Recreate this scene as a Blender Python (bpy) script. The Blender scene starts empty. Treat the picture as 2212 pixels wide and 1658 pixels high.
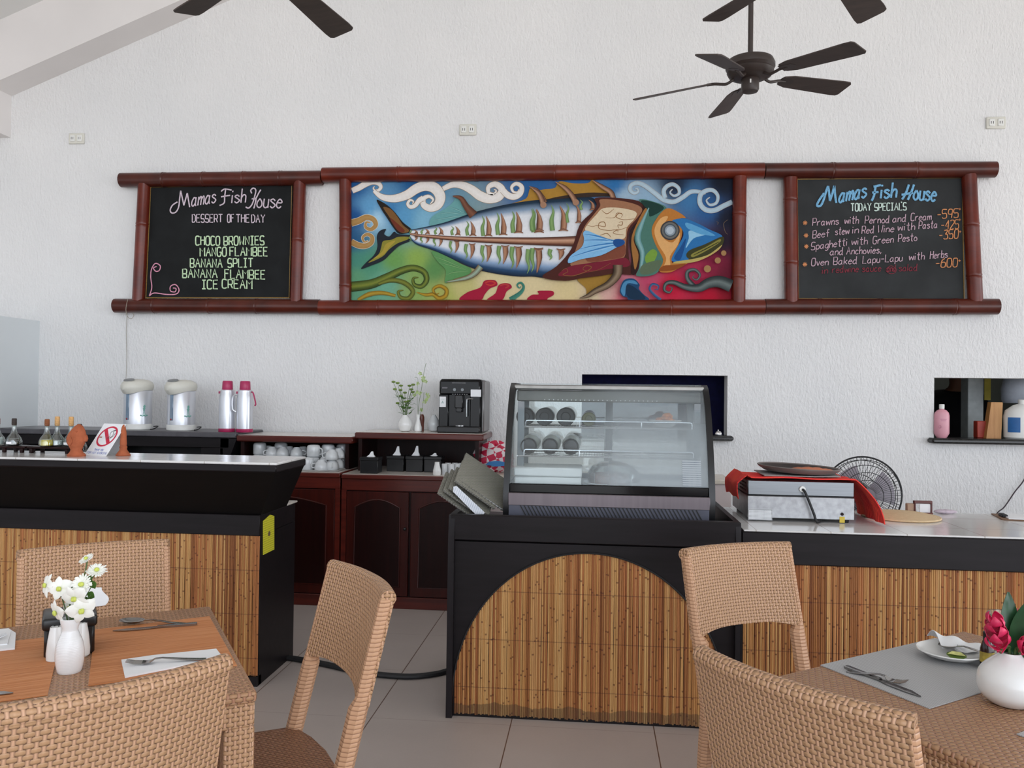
import bpy, bmesh, math, random
from mathutils import Vector, Matrix
random.seed(7)
PI = math.pi
C = bpy.context.scene.collection
sc = bpy.context.scene

# ---------------------------------------------------------------- camera
FPX, IW, IH, CAMH = 1750.0, 2212, 1658, 1.38
PSI, RHO, PIT = math.radians(5.7), 0.013, math.atan(21 / 1750.0)
FWD = Vector((-math.sin(PSI) * math.cos(PIT), math.cos(PSI) * math.cos(PIT), math.sin(PIT)))
R0 = Vector((math.cos(PSI), math.sin(PSI), 0)); U0 = R0.cross(FWD)
RGT = R0 * math.cos(RHO) + U0 * math.sin(RHO); UPV = RGT.cross(FWD)
cam_d = bpy.data.cameras.new('camera'); cam = bpy.data.objects.new('camera', cam_d); C.objects.link(cam)
cam_d.sensor_width = 36; cam_d.lens = FPX / IW * 36; cam_d.clip_start = 0.05; cam_d.clip_end = 200
mw = Matrix.Identity(4)
for i in range(3):
    mw[i][0] = RGT[i]; mw[i][1] = UPV[i]; mw[i][2] = -FWD[i]
mw[2][3] = CAMH
cam.matrix_world = mw
sc.camera = cam
sc.view_settings.view_transform = 'Standard'; sc.view_settings.look = 'None'
sc.view_settings.gamma = 1; sc.view_settings.use_curve_mapping = False
sc.view_settings.exposure = 0.0

# ---------------------------------------------------------------- daylight
wd = bpy.data.worlds.new('daylight'); sc.world = wd; wd.use_nodes = True
wn = wd.node_tree.nodes; wl = wd.node_tree.links
bg = wn['Background']; bg.inputs[0].default_value = (0.95, 0.975, 1.0, 1)
# open sides: sky made brighter towards the right, dimmer towards the left
tc_ = wn.new('ShaderNodeTexCoord'); sp_ = wn.new('ShaderNodeSeparateXYZ'); wl.new(tc_.outputs['Generated'], sp_.inputs[0])


def wmath(op, a, b):
    o = wn.new('ShaderNodeMath'); o.operation = op
    for i, v in enumerate((a, b)):
        if isinstance(v, bpy.types.NodeSocket): wl.new(v, o.inputs[i])
        else: o.inputs[i].default_value = v
    return o.outputs[0]


mr_ = wn.new('ShaderNodeMapRange'); mr_.interpolation_type = 'SMOOTHSTEP'; wl.new(sp_.outputs[0], mr_.inputs[0])
mr_.inputs[1].default_value = -.75; mr_.inputs[2].default_value = .6; mr_.inputs[3].default_value = .38; mr_.inputs[4].default_value = 1.5
lo_ = wn.new('ShaderNodeMapRange'); lo_.interpolation_type = 'SMOOTHSTEP'; wl.new(sp_.outputs[2], lo_.inputs[0])
lo_.inputs[1].default_value = -.25; lo_.inputs[2].default_value = .10; lo_.inputs[3].default_value = 0.0; lo_.inputs[4].default_value = 1.0
# sunlit paving below the horizon (warmer), bright hazy sky low over it (bluer)
cm_ = wn.new('ShaderNodeMix'); cm_.data_type = 'RGBA'; wl.new(lo_.outputs[0], cm_.inputs[0])
cm_.inputs[6].default_value = (1.0, .98, .962, 1); cm_.inputs[7].default_value = (.90, .965, 1.06, 1); wl.new(cm_.outputs[2], bg.inputs[0])
hz_w = wn.new('ShaderNodeMapRange'); hz_w.interpolation_type = 'SMOOTHSTEP'; wl.new(sp_.outputs[2], hz_w.inputs[0])
hz_w.inputs[1].default_value = .55; hz_w.inputs[2].default_value = .1; hz_w.inputs[3].default_value = .8; hz_w.inputs[4].default_value = 1.3
vert_ = wmath('ADD', wmath('MULTIPLY', lo_.outputs[0], wmath('SUBTRACT', hz_w.outputs[0], 1.12)), 1.12)
wl.new(wmath('MULTIPLY', wmath('MULTIPLY', mr_.outputs[0], vert_), 1.93), bg.inputs[1])


def area(name, loc, rot, sx, sy, power, col=(1, 1, 1)):
    d = bpy.data.lights.new(name, 'AREA'); d.shape = 'RECTANGLE'; d.size = sx; d.size_y = sy
    d.energy = power; d.color = col
    o = bpy.data.objects.new(name, d); C.objects.link(o); o.location = loc; o.rotation_euler = rot
    return o


# ---------------------------------------------------------------- measuring helpers: a photo point on a known plane
def ray(px, py):
    return FWD + RGT * ((px - IW / 2) / FPX) + UPV * ((IH / 2 - py) / FPX)


def aY(px, py, y):
    r = ray(px, py); return Vector((0, 0, CAMH)) + r * (y / r.y)


def aZ(px, py, z):
    r = ray(px, py); return Vector((0, 0, CAMH)) + r * ((z - CAMH) / r.z)


def aX(px, py, x):
    r = ray(px, py); return Vector((0, 0, CAMH)) + r * (x / r.x)


# ---------------------------------------------------------------- colours and materials
def lin(v):
    v /= 255.0
    return v / 12.92 if v <= 0.04045 else ((v + 0.055) / 1.055) ** 2.4


def c(r, g, b, k=1.0):
    return (min(lin(r) * k, .95), min(lin(g) * k, .95), min(lin(b) * k, .95), 1)


class NT:
    def __init__(self, name):
        self.m = bpy.data.materials.new(name); self.m.use_nodes = True
        self.t = self.m.node_tree; self.b = self.t.nodes['Principled BSDF']; self.out = self.t.nodes['Material Output']

    def n(self, typ, **kw):
        o = self.t.nodes.new(typ)
        for k, v in kw.items(): setattr(o, k, v)
        return o

    def l(self, a, b): self.t.links.new(a, b)

    def put(self, sock, v):
        if isinstance(v, bpy.types.NodeSocket): self.l(v, sock)
        else: sock.default_value = v

    def M(self, op, a, b=None, cc=None):
        o = self.n('ShaderNodeMath', operation=op); self.put(o.inputs[0], a)
        if b is not None: self.put(o.inputs[1], b)
        if cc is not None: self.put(o.inputs[2], cc)
        return o.outputs[0]

    def mix(self, f, a, b):
        o = self.n('ShaderNodeMix', data_type='RGBA'); self.put(o.inputs[0], f); self.put(o.inputs[6], a); self.put(o.inputs[7], b)
        return o.outputs[2]

    def coord(self, kind='Object', scale=(1, 1, 1), rot=(0, 0, 0)):
        t = self.n('ShaderNodeTexCoord'); m = self.n('ShaderNodeMapping')
        m.inputs['Scale'].default_value = scale; m.inputs['Rotation'].default_value = rot
        self.l(t.outputs[kind], m.inputs[0]); return m.outputs[0]

    def noise(self, vec, scale, detail=3, rough=.5):
        o = self.n('ShaderNodeTexNoise'); self.l(vec, o.inputs['Vector'])
        o.inputs['Scale'].default_value = scale; o.inputs['Detail'].default_value = detail; o.inputs['Roughness'].default_value = rough
        return o.outputs[0]

    def ramp(self, f, stops):
        o = self.n('ShaderNodeValToRGB'); self.l(f, o.inputs[0]); e = o.color_ramp.elements
        while len(e) < len(stops): e.new(.5)
        for i, (p, col) in enumerate(stops): e[i].position = p; e[i].color = col
        return o.outputs[0]

    def bump(self, h, strength=.3, dist=.01):
        o = self.n('ShaderNodeBump'); o.inputs['Strength'].default_value = strength; o.inputs['Distance'].default_value = dist
        self.l(h, o.inputs['Height']); self.l(o.outputs[0], self.b.inputs['Normal'])

    def base(self, col=None, rough=.5, metal=0.0, spec=.5):
        if col is not None: self.put(self.b.inputs['Base Color'], col)
        self.put(self.b.inputs['Roughness'], rough); self.b.inputs['Metallic'].default_value = metal
        self.b.inputs['Specular IOR Level'].default_value = spec
        return self.m


def pm(name, col, rough=.5, metal=0.0, spec=.5, var=.12, vs=18, bump=0.0, bs=120, stretch=(1, 1, 1), coat=0.0):
    """plain procedural material: colour with noise variation, optional fine bump"""
    t = NT(name); v = t.coord('Object', stretch)
    nz = t.noise(v, vs, 4)
    k0 = tuple(x * (1 - var) for x in col[:3]) + (1,); k1 = tuple(min(x * (1 + var), 1) for x in col[:3]) + (1,)
    t.base(t.ramp(nz, [(.3, k0), (.7, k1)]), rough, metal, spec)
    if coat: t.b.inputs['Coat Weight'].default_value = coat; t.b.inputs['Coat Roughness'].default_value = .08
    if bump: t.bump(t.noise(v, bs, 3), bump, .004)
    return t.m


def attr_mat(name, rough=.6, spec=.3, extra=None):
    t = NT(name); a = t.n('ShaderNodeVertexColor'); a.layer_name = 'col'
    v = t.coord('Object'); nz = t.noise(v, 60, 3)
    f = t.n('ShaderNodeMix', data_type='RGBA', blend_type='MULTIPLY'); f.inputs[0].default_value = 1
    t.l(a.outputs[0], f.inputs[6]); t.l(t.ramp(nz, [(.2, (.88, .88, .88, 1)), (.8, (1, 1, 1, 1))]), f.inputs[7])
    return t.base(f.outputs[2], rough, 0, spec)


def weave(name, su, sv, top, side, dark, strength=1.0):
    t = NT(name); uv = t.n('ShaderNodeUVMap'); s = t.n('ShaderNodeSeparateXYZ'); t.l(uv.outputs[0], s.inputs[0])
    u = t.M('DIVIDE', s.outputs[0], su); v = t.M('DIVIDE', s.outputs[1], sv)
    row = t.M('FLOOR', v); hh = t.M('COSINE', t.M('MULTIPLY', t.M('ADD', u, row), PI))
    fv = t.M('SUBTRACT', t.M('FRACT', v), .5); fu = t.M('SUBTRACT', t.M('FRACT', t.M('ADD', u, .5)), .5)
    pv = t.M('SUBTRACT', 1, t.M('POWER', t.M('ABSOLUTE', t.M('MULTIPLY', fv, 2.05)), 3))
    pu = t.M('SUBTRACT', 1, t.M('POWER', t.M('ABSOLUTE', t.M('MULTIPLY', fu, 3.6)), 2))
    h1 = t.M('ADD', t.M('MULTIPLY', hh, .5), t.M('MULTIPLY', pv, .55))
    h2 = t.M('ADD', t.M('MULTIPLY', hh, -.5), t.M('MULTIPLY', pu, .45))
    H = t.M('MAXIMUM', t.M('MAXIMUM', h1, h2), -.25)
    isv = t.M('GREATER_THAN', h2, h1)
    ob = t.coord('Object'); nz = t.noise(ob, 35, 2)
    top2 = tuple(x * .82 for x in top[:3]) + (1,)
    strand = t.mix(isv, t.mix(nz, top, top2), side)
    f = t.n('ShaderNodeMapRange'); f.inputs[1].default_value = -.12; f.inputs[2].default_value = .42; t.l(H, f.inputs[0])
    t.base(t.mix(f.outputs[0], dark, strand), .38, 0, .45)
    t.bump(H, strength, .0035)
    return t.m


def wrapm(name, sv, col, dark):
    t = NT(name); uv = t.n('ShaderNodeUVMap'); s = t.n('ShaderNodeSeparateXYZ'); t.l(uv.outputs[0], s.inputs[0])
    fv = t.M('SUBTRACT', t.M('FRACT', t.M('DIVIDE', s.outputs[1], sv)), .5)
    H = t.M('SUBTRACT', 1, t.M('POWER', t.M('ABSOLUTE', t.M('MULTIPLY', fv, 2.0)), 3))
    t.base(t.mix(t.M('MULTIPLY', H, 1.6), dark, col), .38, 0, .45); t.bump(H, .5, .003)
    return t.m


def wood(name, c0, c1, rough=.3, axis='Z', coat=.3, spec=.5):
    t = NT(name); st = {'X': (2, 26, 26), 'Y': (26, 2, 26), 'Z': (26, 26, 2)}[axis]
    v = t.coord('Object', st); nz = t.noise(v, 1.3, 5, .65)
    t.base(t.ramp(nz, [(.28, c0), (.72, c1)]), rough, 0, spec); t.b.inputs['Coat Weight'].default_value = coat
    t.b.inputs['Coat Roughness'].default_value = .12
    t.bump(nz, .05, .004)
    return t.m


def glass(name, tint=(1, 1, 1, 1), gloss=.12, rough=.03):
    t = NT(name); tr = t.n('ShaderNodeBsdfTransparent'); tr.inputs[0].default_value = tint
    gl = t.n('ShaderNodeBsdfGlossy'); gl.inputs['Roughness'].default_value = rough
    fr = t.n('ShaderNodeLayerWeight'); fr.inputs[0].default_value = .25
    mx = t.n('ShaderNodeMixShader'); t.l(t.M('ADD', t.M('MULTIPLY', fr.outputs[0], .6), gloss * .4), mx.inputs[0])
    t.l(tr.outputs[0], mx.inputs[1]); t.l(gl.outputs[0], mx.inputs[2]); t.l(mx.outputs[0], t.out.inputs[0])
    return t.m


# ---------------------------------------------------------------- mesh builder
class MB:
    def __init__(self): self.v = []; self.f = []; self.c = []; self.col = None; self.T = None

    def add(self, vs, fs, col=None):
        o = len(self.v)
        cc = col or self.col or (1, 1, 1, 1)
        for p in vs:
            p = Vector(p)
            if self.T is not None: p = self.T @ p
            self.v.append(p)
        if isinstance(cc, list): self.c += cc
        else: self.c += [cc] * len(vs)
        self.f += [tuple(i + o for i in q) for q in fs]
        return self

    def box(self, x0, x1, y0, y1, z0, z1, bev=0.0, seg=1, col=None):
        bm = bmesh.new(); bmesh.ops.create_cube(bm, size=1)
        for w in bm.verts: w.co = ((x0 + x1) / 2 + w.co.x * (x1 - x0), (y0 + y1) / 2 + w.co.y * (y1 - y0), (z0 + z1) / 2 + w.co.z * (z1 - z0))
        if bev: bmesh.ops.bevel(bm, geom=list(bm.edges), offset=bev, segments=seg, profile=.5, affect='EDGES')
        bm.verts.index_update()
        self.add([w.co.copy() for w in bm.verts], [[w.index for w in q.verts] for q in bm.faces], col); bm.free()
        return self

    def loft(self, rings, cap=True, closed=True, loop=False, col=None):
        n = len(rings[0]); vs = [p for r in rings for p in r]; fs = []
        R = len(rings)
        for i in range(R if loop else R - 1):
            for j in range(n if closed else n - 1):
                a = i * n + j; b = i * n + (j + 1) % n; i2 = (i + 1) % R
                fs.append((a, b, i2 * n + (j + 1) % n, i2 * n + j))
        if cap and closed and not loop:
            fs.append(tuple(range(n - 1, -1, -1))); fs.append(tuple((R - 1) * n + j for j in range(n)))
        return self.add(vs, fs, col)

    def lathe(self, prof, at=(0, 0, 0), seg=24, axis='Z', col=None, cap=True):
        at = Vector(at); rings = []
        for r, z in prof:
            ring = []
            for k in range(seg):
                a = 2 * PI * k / seg
                p = {'Z': (r * math.cos(a), r * math.sin(a), z), 'Y': (r * math.cos(a), z, -r * math.sin(a)), 'X': (z, r * math.cos(a), r * math.sin(a))}[axis]
                ring.append(at + Vector(p))
            rings.append(ring)
        return self.loft(rings, cap, col=col)

    def tube(self, pts, r, seg=8, closed=False, col=None, flat=None):
        pts = [Vector(p) for p in pts]; n = len(pts); rings = []
        rr = r if isinstance(r, (list, tuple)) else [r] * n
        nrm = None
        for i in range(n):
            a = pts[(i - 1) % n] if (closed or i > 0) else pts[i]
            b = pts[(i + 1) % n] if (closed or i < n - 1) else pts[i]
            t = (b - a)
            if t.length < 1e-9: t = Vector((0, 0, 1))
            t.normalize()
            if nrm is None:
                nrm = t.orthogonal().normalized()
                if flat is not None:
                    nrm = Vector(flat).cross(t)
                    nrm = nrm.normalized() if nrm.length > 1e-6 else t.orthogonal().normalized()
            nrm = (nrm - t * nrm.dot(t))
            nrm = nrm.normalized() if nrm.length > 1e-6 else t.orthogonal().normalized()
            bn = t.cross(nrm)
            k2 = .35 if flat is not None else 1
            rings.append([pts[i] + nrm * (rr[i] * math.cos(2 * PI * k / seg)) + bn * (rr[i] * k2 * math.sin(2 * PI * k / seg)) for k in range(seg)])
        return self.loft(rings, True, True, closed, col)

    def cyl(self, p0, p1, r, seg=14, r1=None, col=None):
        return self.tube([p0, p1], [r, r if r1 is None else r1], seg, col=col)

    def prism(self, poly, axis, a0, a1, col=None):
        def P(q, a): return {'X': (a, q[0], q[1]), 'Y': (q[0], a, q[1]), 'Z': (q[0], q[1], a)}[axis]
        return self.loft([[P(q, a0) for q in poly], [P(q, a1) for q in poly]], col=col)

    def grid(self, fn, nu, nv, th=0.0, col=None):
        """surface fn(u,v); with th it becomes a closed shell"""
        def pts(): return [[Vector(fn(i / nu, j / nv)) for j in range(nv + 1)] for i in range(nu + 1)]
        P = pts(); vs = [p for r in P for p in r]; W = nv + 1
        fs = [(i * W + j, (i + 1) * W + j, (i + 1) * W + j + 1, i * W + j + 1) for i in range(nu) for j in range(nv)]
        if th:
            N = []
            for i in range(nu + 1):
                for j in range(nv + 1):
                    du = P[min(i + 1, nu)][j] - P[max(i - 1, 0)][j]; dv = P[i][min(j + 1, nv)] - P[i][max(j - 1, 0)]
                    nn = du.cross(dv); N.append(nn.normalized() if nn.length > 1e-12 else Vector((0, 0, 1)))
            m = len(vs); vs = vs + [p - q * th for p, q in zip(vs, N)]
            fs = fs + [tuple(k + m for k in reversed(q)) for q in fs]
            edge = [(i, 0) for i in range(nu)] + [(nu, j) for j in range(nv)] + [(i, nv) for i in range(nu, 0, -1)] + [(0, j) for j in range(nv, 0, -1)]
            for k, (i, j) in enumerate(edge):
                i2, j2 = edge[(k + 1) % len(edge)]
                a = i * W + j; b = i2 * W + j2; fs.append((a, a + m, b + m, b))
        return self.add(vs, fs, col)

    def ball(self, at, rx, ry=None, rz=None, seg=14, rings=9, col=None):
        ry = ry or rx; rz = rz or rx; at = Vector(at); prof = []
        R = []
        for i in range(rings + 1):
            a = PI * i / rings; s = max(math.sin(a), 1e-3)
            R.append([at + Vector((rx * s * math.cos(2 * PI * k / seg), ry * s * math.sin(2 * PI * k / seg), -rz * math.cos(a))) for k in range(seg)])
        return self.loft(R, True, col=col)

    def mesh(self, name, off=None, uvbox=True, angle=38):
        me = bpy.data.meshes.new(name)
        vs = [p - off for p in self.v] if off is not None else self.v
        me.from_pydata([tuple(p) for p in vs], [], self.f)
        bm = bmesh.new(); bm.from_mesh(me); bmesh.ops.recalc_face_normals(bm, faces=bm.faces); bm.to_mesh(me); bm.free()
        if any(q != (1, 1, 1, 1) for q in self.c[:4000]) or self.col:
            a = me.color_attributes.new('col', 'FLOAT_COLOR', 'POINT')
            for i, q in enumerate(self.c): a.data[i].color = q
        if uvbox:
            uv = me.uv_layers.new(name='UVMap').data; V = me.vertices
            for p in me.polygons:
                nx, ny, nz = (abs(k) for k in p.normal)
                ax = 0 if nx >= ny and nx >= nz else (1 if ny >= nz else 2)
                for li in p.loop_indices:
                    q = V[me.loops[li].vertex_index].co
                    uv[li].uv = (q.y, q.z) if ax == 0 else ((q.x, q.z) if ax == 1 else (q.x, q.y))
        for p in me.polygons: p.use_smooth = True
        me.set_sharp_from_angle(angle=math.radians(angle))
        return me


def thing(name, label, cat, loc=(0, 0, 0), rz=0.0, group=None):
    o = bpy.data.objects.new(name, None); C.objects.link(o); o.empty_display_size = .05
    o.location = loc; o.rotation_euler = (0, 0, rz); tag(o, label, cat, group); return o


def tag(o, label=None, cat=None, group=None, kind=None):
    if label: o['label'] = label
    if cat: o['category'] = cat
    if group: o['group'] = group
    if kind: o['kind'] = kind
    return o


def part(name, mb, m, par=None, w=False, label=None, angle=38, kind=None):
    """one mesh object under par; w=True: mb holds world coordinates (par unrotated)"""
    off = None
    if w and par is not None:
        off = Vector(par.location)
        if par.parent: off = off + Vector(par.parent.location)
    o = bpy.data.objects.new(name, mb.mesh(name, off, angle=angle)); C.objects.link(o)
    o.data.materials.append(m)
    if par is not None: o.parent = par
    if label: o['label'] = label
    if kind: o['kind'] = kind
    return o


def solo(name, mb, m, label, cat, group=None, at=None, angle=38):
    """a thing that is one mesh (world coordinates), origin at its base"""
    lo = Vector(at) if at is not None else Vector((sum(p.x for p in mb.v) / len(mb.v), sum(p.y for p in mb.v) / len(mb.v), min(p.z for p in mb.v)))
    o = bpy.data.objects.new(name, mb.mesh(name, lo, angle=angle)); C.objects.link(o); o.location = lo
    o.data.materials.append(m); return tag(o, label, cat, group)


def struct(name, mb, m, angle=38):
    o = bpy.data.objects.new(name, mb.mesh(name, angle=angle)); C.objects.link(o); o.data.materials.append(m)
    o['kind'] = 'structure'; return o


def dup(root, loc, rz=None, label=None, group=None):
    def cp(o, par):
        q = o.copy(); C.objects.link(q); q.parent = par
        for ch in list(o.children): cp(ch, q)
        return q
    r = cp(root, None); r.location = loc
    if rz is not None: r.rotation_euler = (0, 0, rz)
    if label: r['label'] = label
    if group: r['group'] = group
    return r


def cr(pts, n=6, closed=False):
    """Catmull-Rom through points (any dimension)"""
    P = [Vector(p) for p in pts]; out = []; L = len(P)
    if L < 3: return P
    for i in range(L if closed else L - 1):
        p0 = P[(i - 1) % L] if closed or i > 0 else P[0]; p1 = P[i]; p2 = P[(i + 1) % L]; p3 = P[(i + 2) % L] if closed or i + 2 < L else P[-1]
        for k in range(n):
            t = k / n
            out.append(.5 * ((2 * p1) + (p2 - p0) * t + (2 * p0 - 5 * p1 + 4 * p2 - p3) * t * t + (3 * p1 - p0 - 3 * p2 + p3) * t ** 3))
    if not closed: out.append(P[-1])
    return out


# ---------------------------------------------------------------- shared materials
def build_mats():
    m = {}
    t = NT('rough_white_plaster'); v = t.coord('Object', (1, 1, .42)); n1 = t.noise(v, 70, 4, .6); n2 = t.noise(t.coord('Object'), 1.1, 3)
    t.base(t.ramp(n2, [(.3, c(222, 222, 222, 1.02)), (.7, c(230, 229, 228, 1.02))]), .9, 0, .2); t.bump(n1, .85, .012); m['wall'] = t.m
    m['white_paint'] = pm('white_paint', c(222, 222, 220), .8, spec=.2, var=.03, vs=2)
    m['beam_paint'] = pm('beam_paint', c(226, 222, 220), .8, spec=.2, var=.03, vs=2)
    m['grey_partition'] = pm('grey_partition_paint', c(214, 219, 221), .7, spec=.2, var=.03, vs=2)
    # floor tiles
    t = NT('beige_floor_tile'); g = t.n('ShaderNodeNewGeometry'); s = t.n('ShaderNodeSeparateXYZ'); t.l(g.outputs['Position'], s.inputs[0])
    fx = t.M('FRACT', t.M('DIVIDE', t.M('ADD', s.outputs[0], .327 + 5.93), .593)); fy = t.M('FRACT', t.M('DIVIDE', t.M('ADD', s.outputs[1], -3.375 + 5.93), .593))
    gx = t.M('LESS_THAN', fx, .0075); gy = t.M('MULTIPLY', t.M('LESS_THAN', fy, .006), .35)
    nz = t.noise(t.coord('Object'), 2.2, 5); nf = t.noise(t.coord('Object'), 90, 2)
    colr = t.mix(t.M('MULTIPLY', nf, .25), t.ramp(nz, [(.3, c(172, 161, 155)), (.7, c(182, 171, 165))]), c(158, 148, 142))
    t.base(t.mix(t.M('MAXIMUM', gx, gy), colr, c(100, 75, 62)), .42, 0, .35); m['floor'] = t.m
    m['black_wood'] = wood('black_stained_wood', c(16, 12, 13), c(28, 23, 26), .45, 'X', .04, .22)
    m['black_wood_shaded'] = wood('shaded_black_wood', c(9, 7, 7), c(15, 12, 12), .55, "X", .0, .18)  # darker copy of the black wood, shade of the flared underside in its colour
    m['black_wood_v'] = wood('black_stained_wood_upright', c(16, 12, 13), c(28, 23, 26), .45, 'Z', .04, .22)
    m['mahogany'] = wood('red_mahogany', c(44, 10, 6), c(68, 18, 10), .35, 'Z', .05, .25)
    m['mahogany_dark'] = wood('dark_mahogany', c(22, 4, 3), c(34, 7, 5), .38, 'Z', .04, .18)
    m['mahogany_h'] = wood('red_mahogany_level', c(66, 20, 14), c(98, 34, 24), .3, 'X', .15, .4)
    t = NT('white_counter_tile'); g = t.n('ShaderNodeNewGeometry'); s = t.n('ShaderNodeSeparateXYZ'); t.l(g.outputs['Position'], s.inputs[0])
    fx = t.M('FRACT', t.M('DIVIDE', t.M('ADD', s.outputs[0], 4.722), .3)); fy = t.M('FRACT', t.M('DIVIDE', t.M('ADD', s.outputs[1], 4.76), .3))
    t.base(t.mix(t.M('MAXIMUM', t.M('LESS_THAN', fx, .012), t.M('LESS_THAN', fy, .012)), c(222, 220, 218), c(176, 166, 156)), .12, 0, .6); m['tile'] = t.m
    m['laminate'] = pm('cream_laminate', c(214, 206, 198), .16, var=.02, spec=.6)
    m['pinkish'] = pm('pale_tiled_front', c(205, 192, 190), .35, var=.03)
    # reed with per-reed tone, node marks
    t = NT('split_reed'); a = t.n('ShaderNodeVertexColor'); a.layer_name = 'col'; s = t.n('ShaderNodeSeparateColor'); t.l(a.outputs[0], s.inputs[0])
    tone = t.ramp(s.outputs[0], [(0, c(128, 74, 38)), (.25, c(172, 112, 62)), (.5, c(204, 150, 88)), (.75, c(220, 174, 112)), (.88, c(190, 120, 70)), (1, c(150, 88, 48))])
    g = t.n('ShaderNodeTexCoord'); sx = t.n('ShaderNodeSeparateXYZ'); t.l(g.outputs['Object'], sx.inputs[0])
    zz = t.M('ADD', t.M('MULTIPLY', sx.outputs[2], 4.2), t.M('MULTIPLY', s.outputs[1], 7.0)); fz = t.M('FRACT', zz)
    node = t.M('LESS_THAN', fz, .028)
    nz = t.noise(t.coord('Object', (90, 90, 5)), 1, 3)
    str_ = t.mix(t.M('MULTIPLY', nz, .55), tone, c(96, 56, 28)); m2 = t.mix(t.M('MULTIPLY', node, .7), str_, c(84, 36, 22))
    sf = t.M('ABSOLUTE', t.M('SUBTRACT', t.M('FRACT', t.M('DIVIDE', sx.outputs[2], .205)), .62))
    st = t.M('LESS_THAN', sf, .008); m3 = t.mix(t.M('MULTIPLY', st, .6), m2, c(80, 36, 30))
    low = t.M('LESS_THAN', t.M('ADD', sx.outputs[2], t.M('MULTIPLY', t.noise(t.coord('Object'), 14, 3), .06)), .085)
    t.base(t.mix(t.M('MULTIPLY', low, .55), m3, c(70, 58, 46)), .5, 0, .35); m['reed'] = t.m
    # bamboo pole, rings as geometry
    t = NT('stained_bamboo'); v = t.coord('Object'); nz = t.noise(v, 6, 4); n2 = t.noise(t.coord('Object', (3, 40, 40)), 2, 3)
    t.base(t.mix(t.M('MULTIPLY', n2, .5), t.ramp(nz, [(.3, c(84, 26, 14)), (.7, c(120, 42, 22))]), c(52, 16, 10)), .3, 0, .35)
    t.b.inputs['Coat Weight'].default_value = .12; t.b.inputs['Coat Roughness'].default_value = .12; m['bamboo'] = t.m
    t = NT('darker_stained_bamboo'); nz = t.noise(t.coord('Object'), 6, 4)
    t.base(t.ramp(nz, [(.3, c(58, 20, 12)), (.7, c(84, 32, 20))]), .32, 0, .35); t.b.inputs['Coat Weight'].default_value = .12; t.b.inputs['Coat Roughness'].default_value = .12; m['bamboo_dark'] = t.m
    m['slate'] = pm('chalkboard', c(22, 24, 25), .75, spec=.25, var=.35, vs=7)
    m['slate_grey'] = pm('dusty_chalkboard', c(46, 48, 49), .75, spec=.25, var=.25, vs=5)
    m['gold_edge'] = pm('gilt_edging', c(150, 118, 60), .5, var=.3, vs=200)
    m['wicker'] = weave('woven_tan_wicker', .0105, .0096, c(194, 152, 114), c(206, 162, 130), c(84, 50, 36))
    m['wicker_fine'] = weave('woven_tan_wicker_tabletop', .011, .0095, c(180, 138, 102), c(172, 126, 98), c(84, 50, 36), .8)
    m['wicker_seat'] = weave('woven_brown_wicker_seat', .011, .0095, c(150, 106, 76), c(144, 98, 74), c(70, 40, 28), .8)
    m['wrap'] = wrapm('wrapped_wicker', .0105, c(198, 154, 120), c(146, 102, 76))
    m['steel'] = pm('brushed_steel', c(126, 130, 134), .32, 1.0, var=.06, vs=8, stretch=(1, 1, 20))
    m['worn_steel'] = pm('spotted_steel', c(156, 157, 159), .38, 1.0, var=.16, vs=40)
    m['chrome'] = pm('chrome', c(225, 226, 228), .12, 1.0, var=.02)
    m['cutlery'] = pm('cutlery_steel', c(150, 148, 146), .18, 1.0, var=.05)
    m['fan_brown'] = pm('dark_brown_fan', c(52, 42, 38), .45, var=.15, vs=12)
    m['fan_blade'] = wood('dark_brown_blade', c(50, 40, 36), c(70, 58, 52), .5, 'X', 0)
    m['black'] = pm('black_plastic', c(18, 18, 20), .3, var=.1)
    m['black_gloss'] = pm('glossy_black_plastic', c(10, 11, 14), .15, spec=.25, var=.1, coat=.08)
    m['rubber'] = pm('black_rubber', c(24, 24, 26), .6, var=.1)
    m['ceramic'] = pm('white_glazed_ceramic', c(232, 232, 230), .12, var=.02, coat=.4)
    m['ceramic_grey'] = pm('pale_grey_glazed_ceramic', c(205, 208, 210), .15, var=.03, coat=.4)
    m['white_plastic'] = pm('white_plastic', c(226, 226, 222), .35, var=.02)
    m['cream_plastic'] = pm('cream_plastic', c(212, 210, 200), .4, var=.03)
    m['paper'] = pm('white_paper', c(235, 236, 238), .85, spec=.1, var=.03, vs=8, bump=.1, bs=60)
    m['terracotta'] = pm('terracotta', c(168, 94, 64), .8, spec=.15, var=.18, vs=30, bump=.25, bs=90)
    m['cork'] = pm('pale_cork', c(205, 160, 105), .85, var=.2, vs=120)
    m['cork_brown'] = pm('brown_cork', c(132, 78, 46), .85, var=.2, vs=120)
    m['cork_dark'] = pm('dark_stopper', c(52, 42, 38), .7, var=.2, vs=120)
    m['glass'] = glass('clear_glass', (.93, .96, .95, 1), .25)
    m['dark_glass'] = pm('dark_bottle_glass', c(16, 22, 26), .2, var=.1, spec=.25)
    m['olive_glass'] = pm('olive_bottle_glass', c(76, 76, 40), .2, var=.1, spec=.3)
    m['leaf'] = pm('green_leaf', c(72, 112, 42), .5, var=.35, vs=40)
    m['leaf_pale'] = pm('pale_green_petal', c(176, 196, 130), .6, var=.2, vs=40)
    m['leaf_dark'] = pm('dark_glossy_leaf', c(34, 72, 42), .3, var=.3, vs=30)
    m['stem'] = pm('green_stem', c(84, 110, 60), .6, var=.2)
    m['petal'] = pm('white_petal', c(240, 240, 232), .7, spec=.15, var=.04, vs=60)
    m['petal_y'] = pm('yellow_green_flower_centre', c(196, 206, 96), .7, var=.2, vs=200)
    return m


MT = build_mats()
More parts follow.
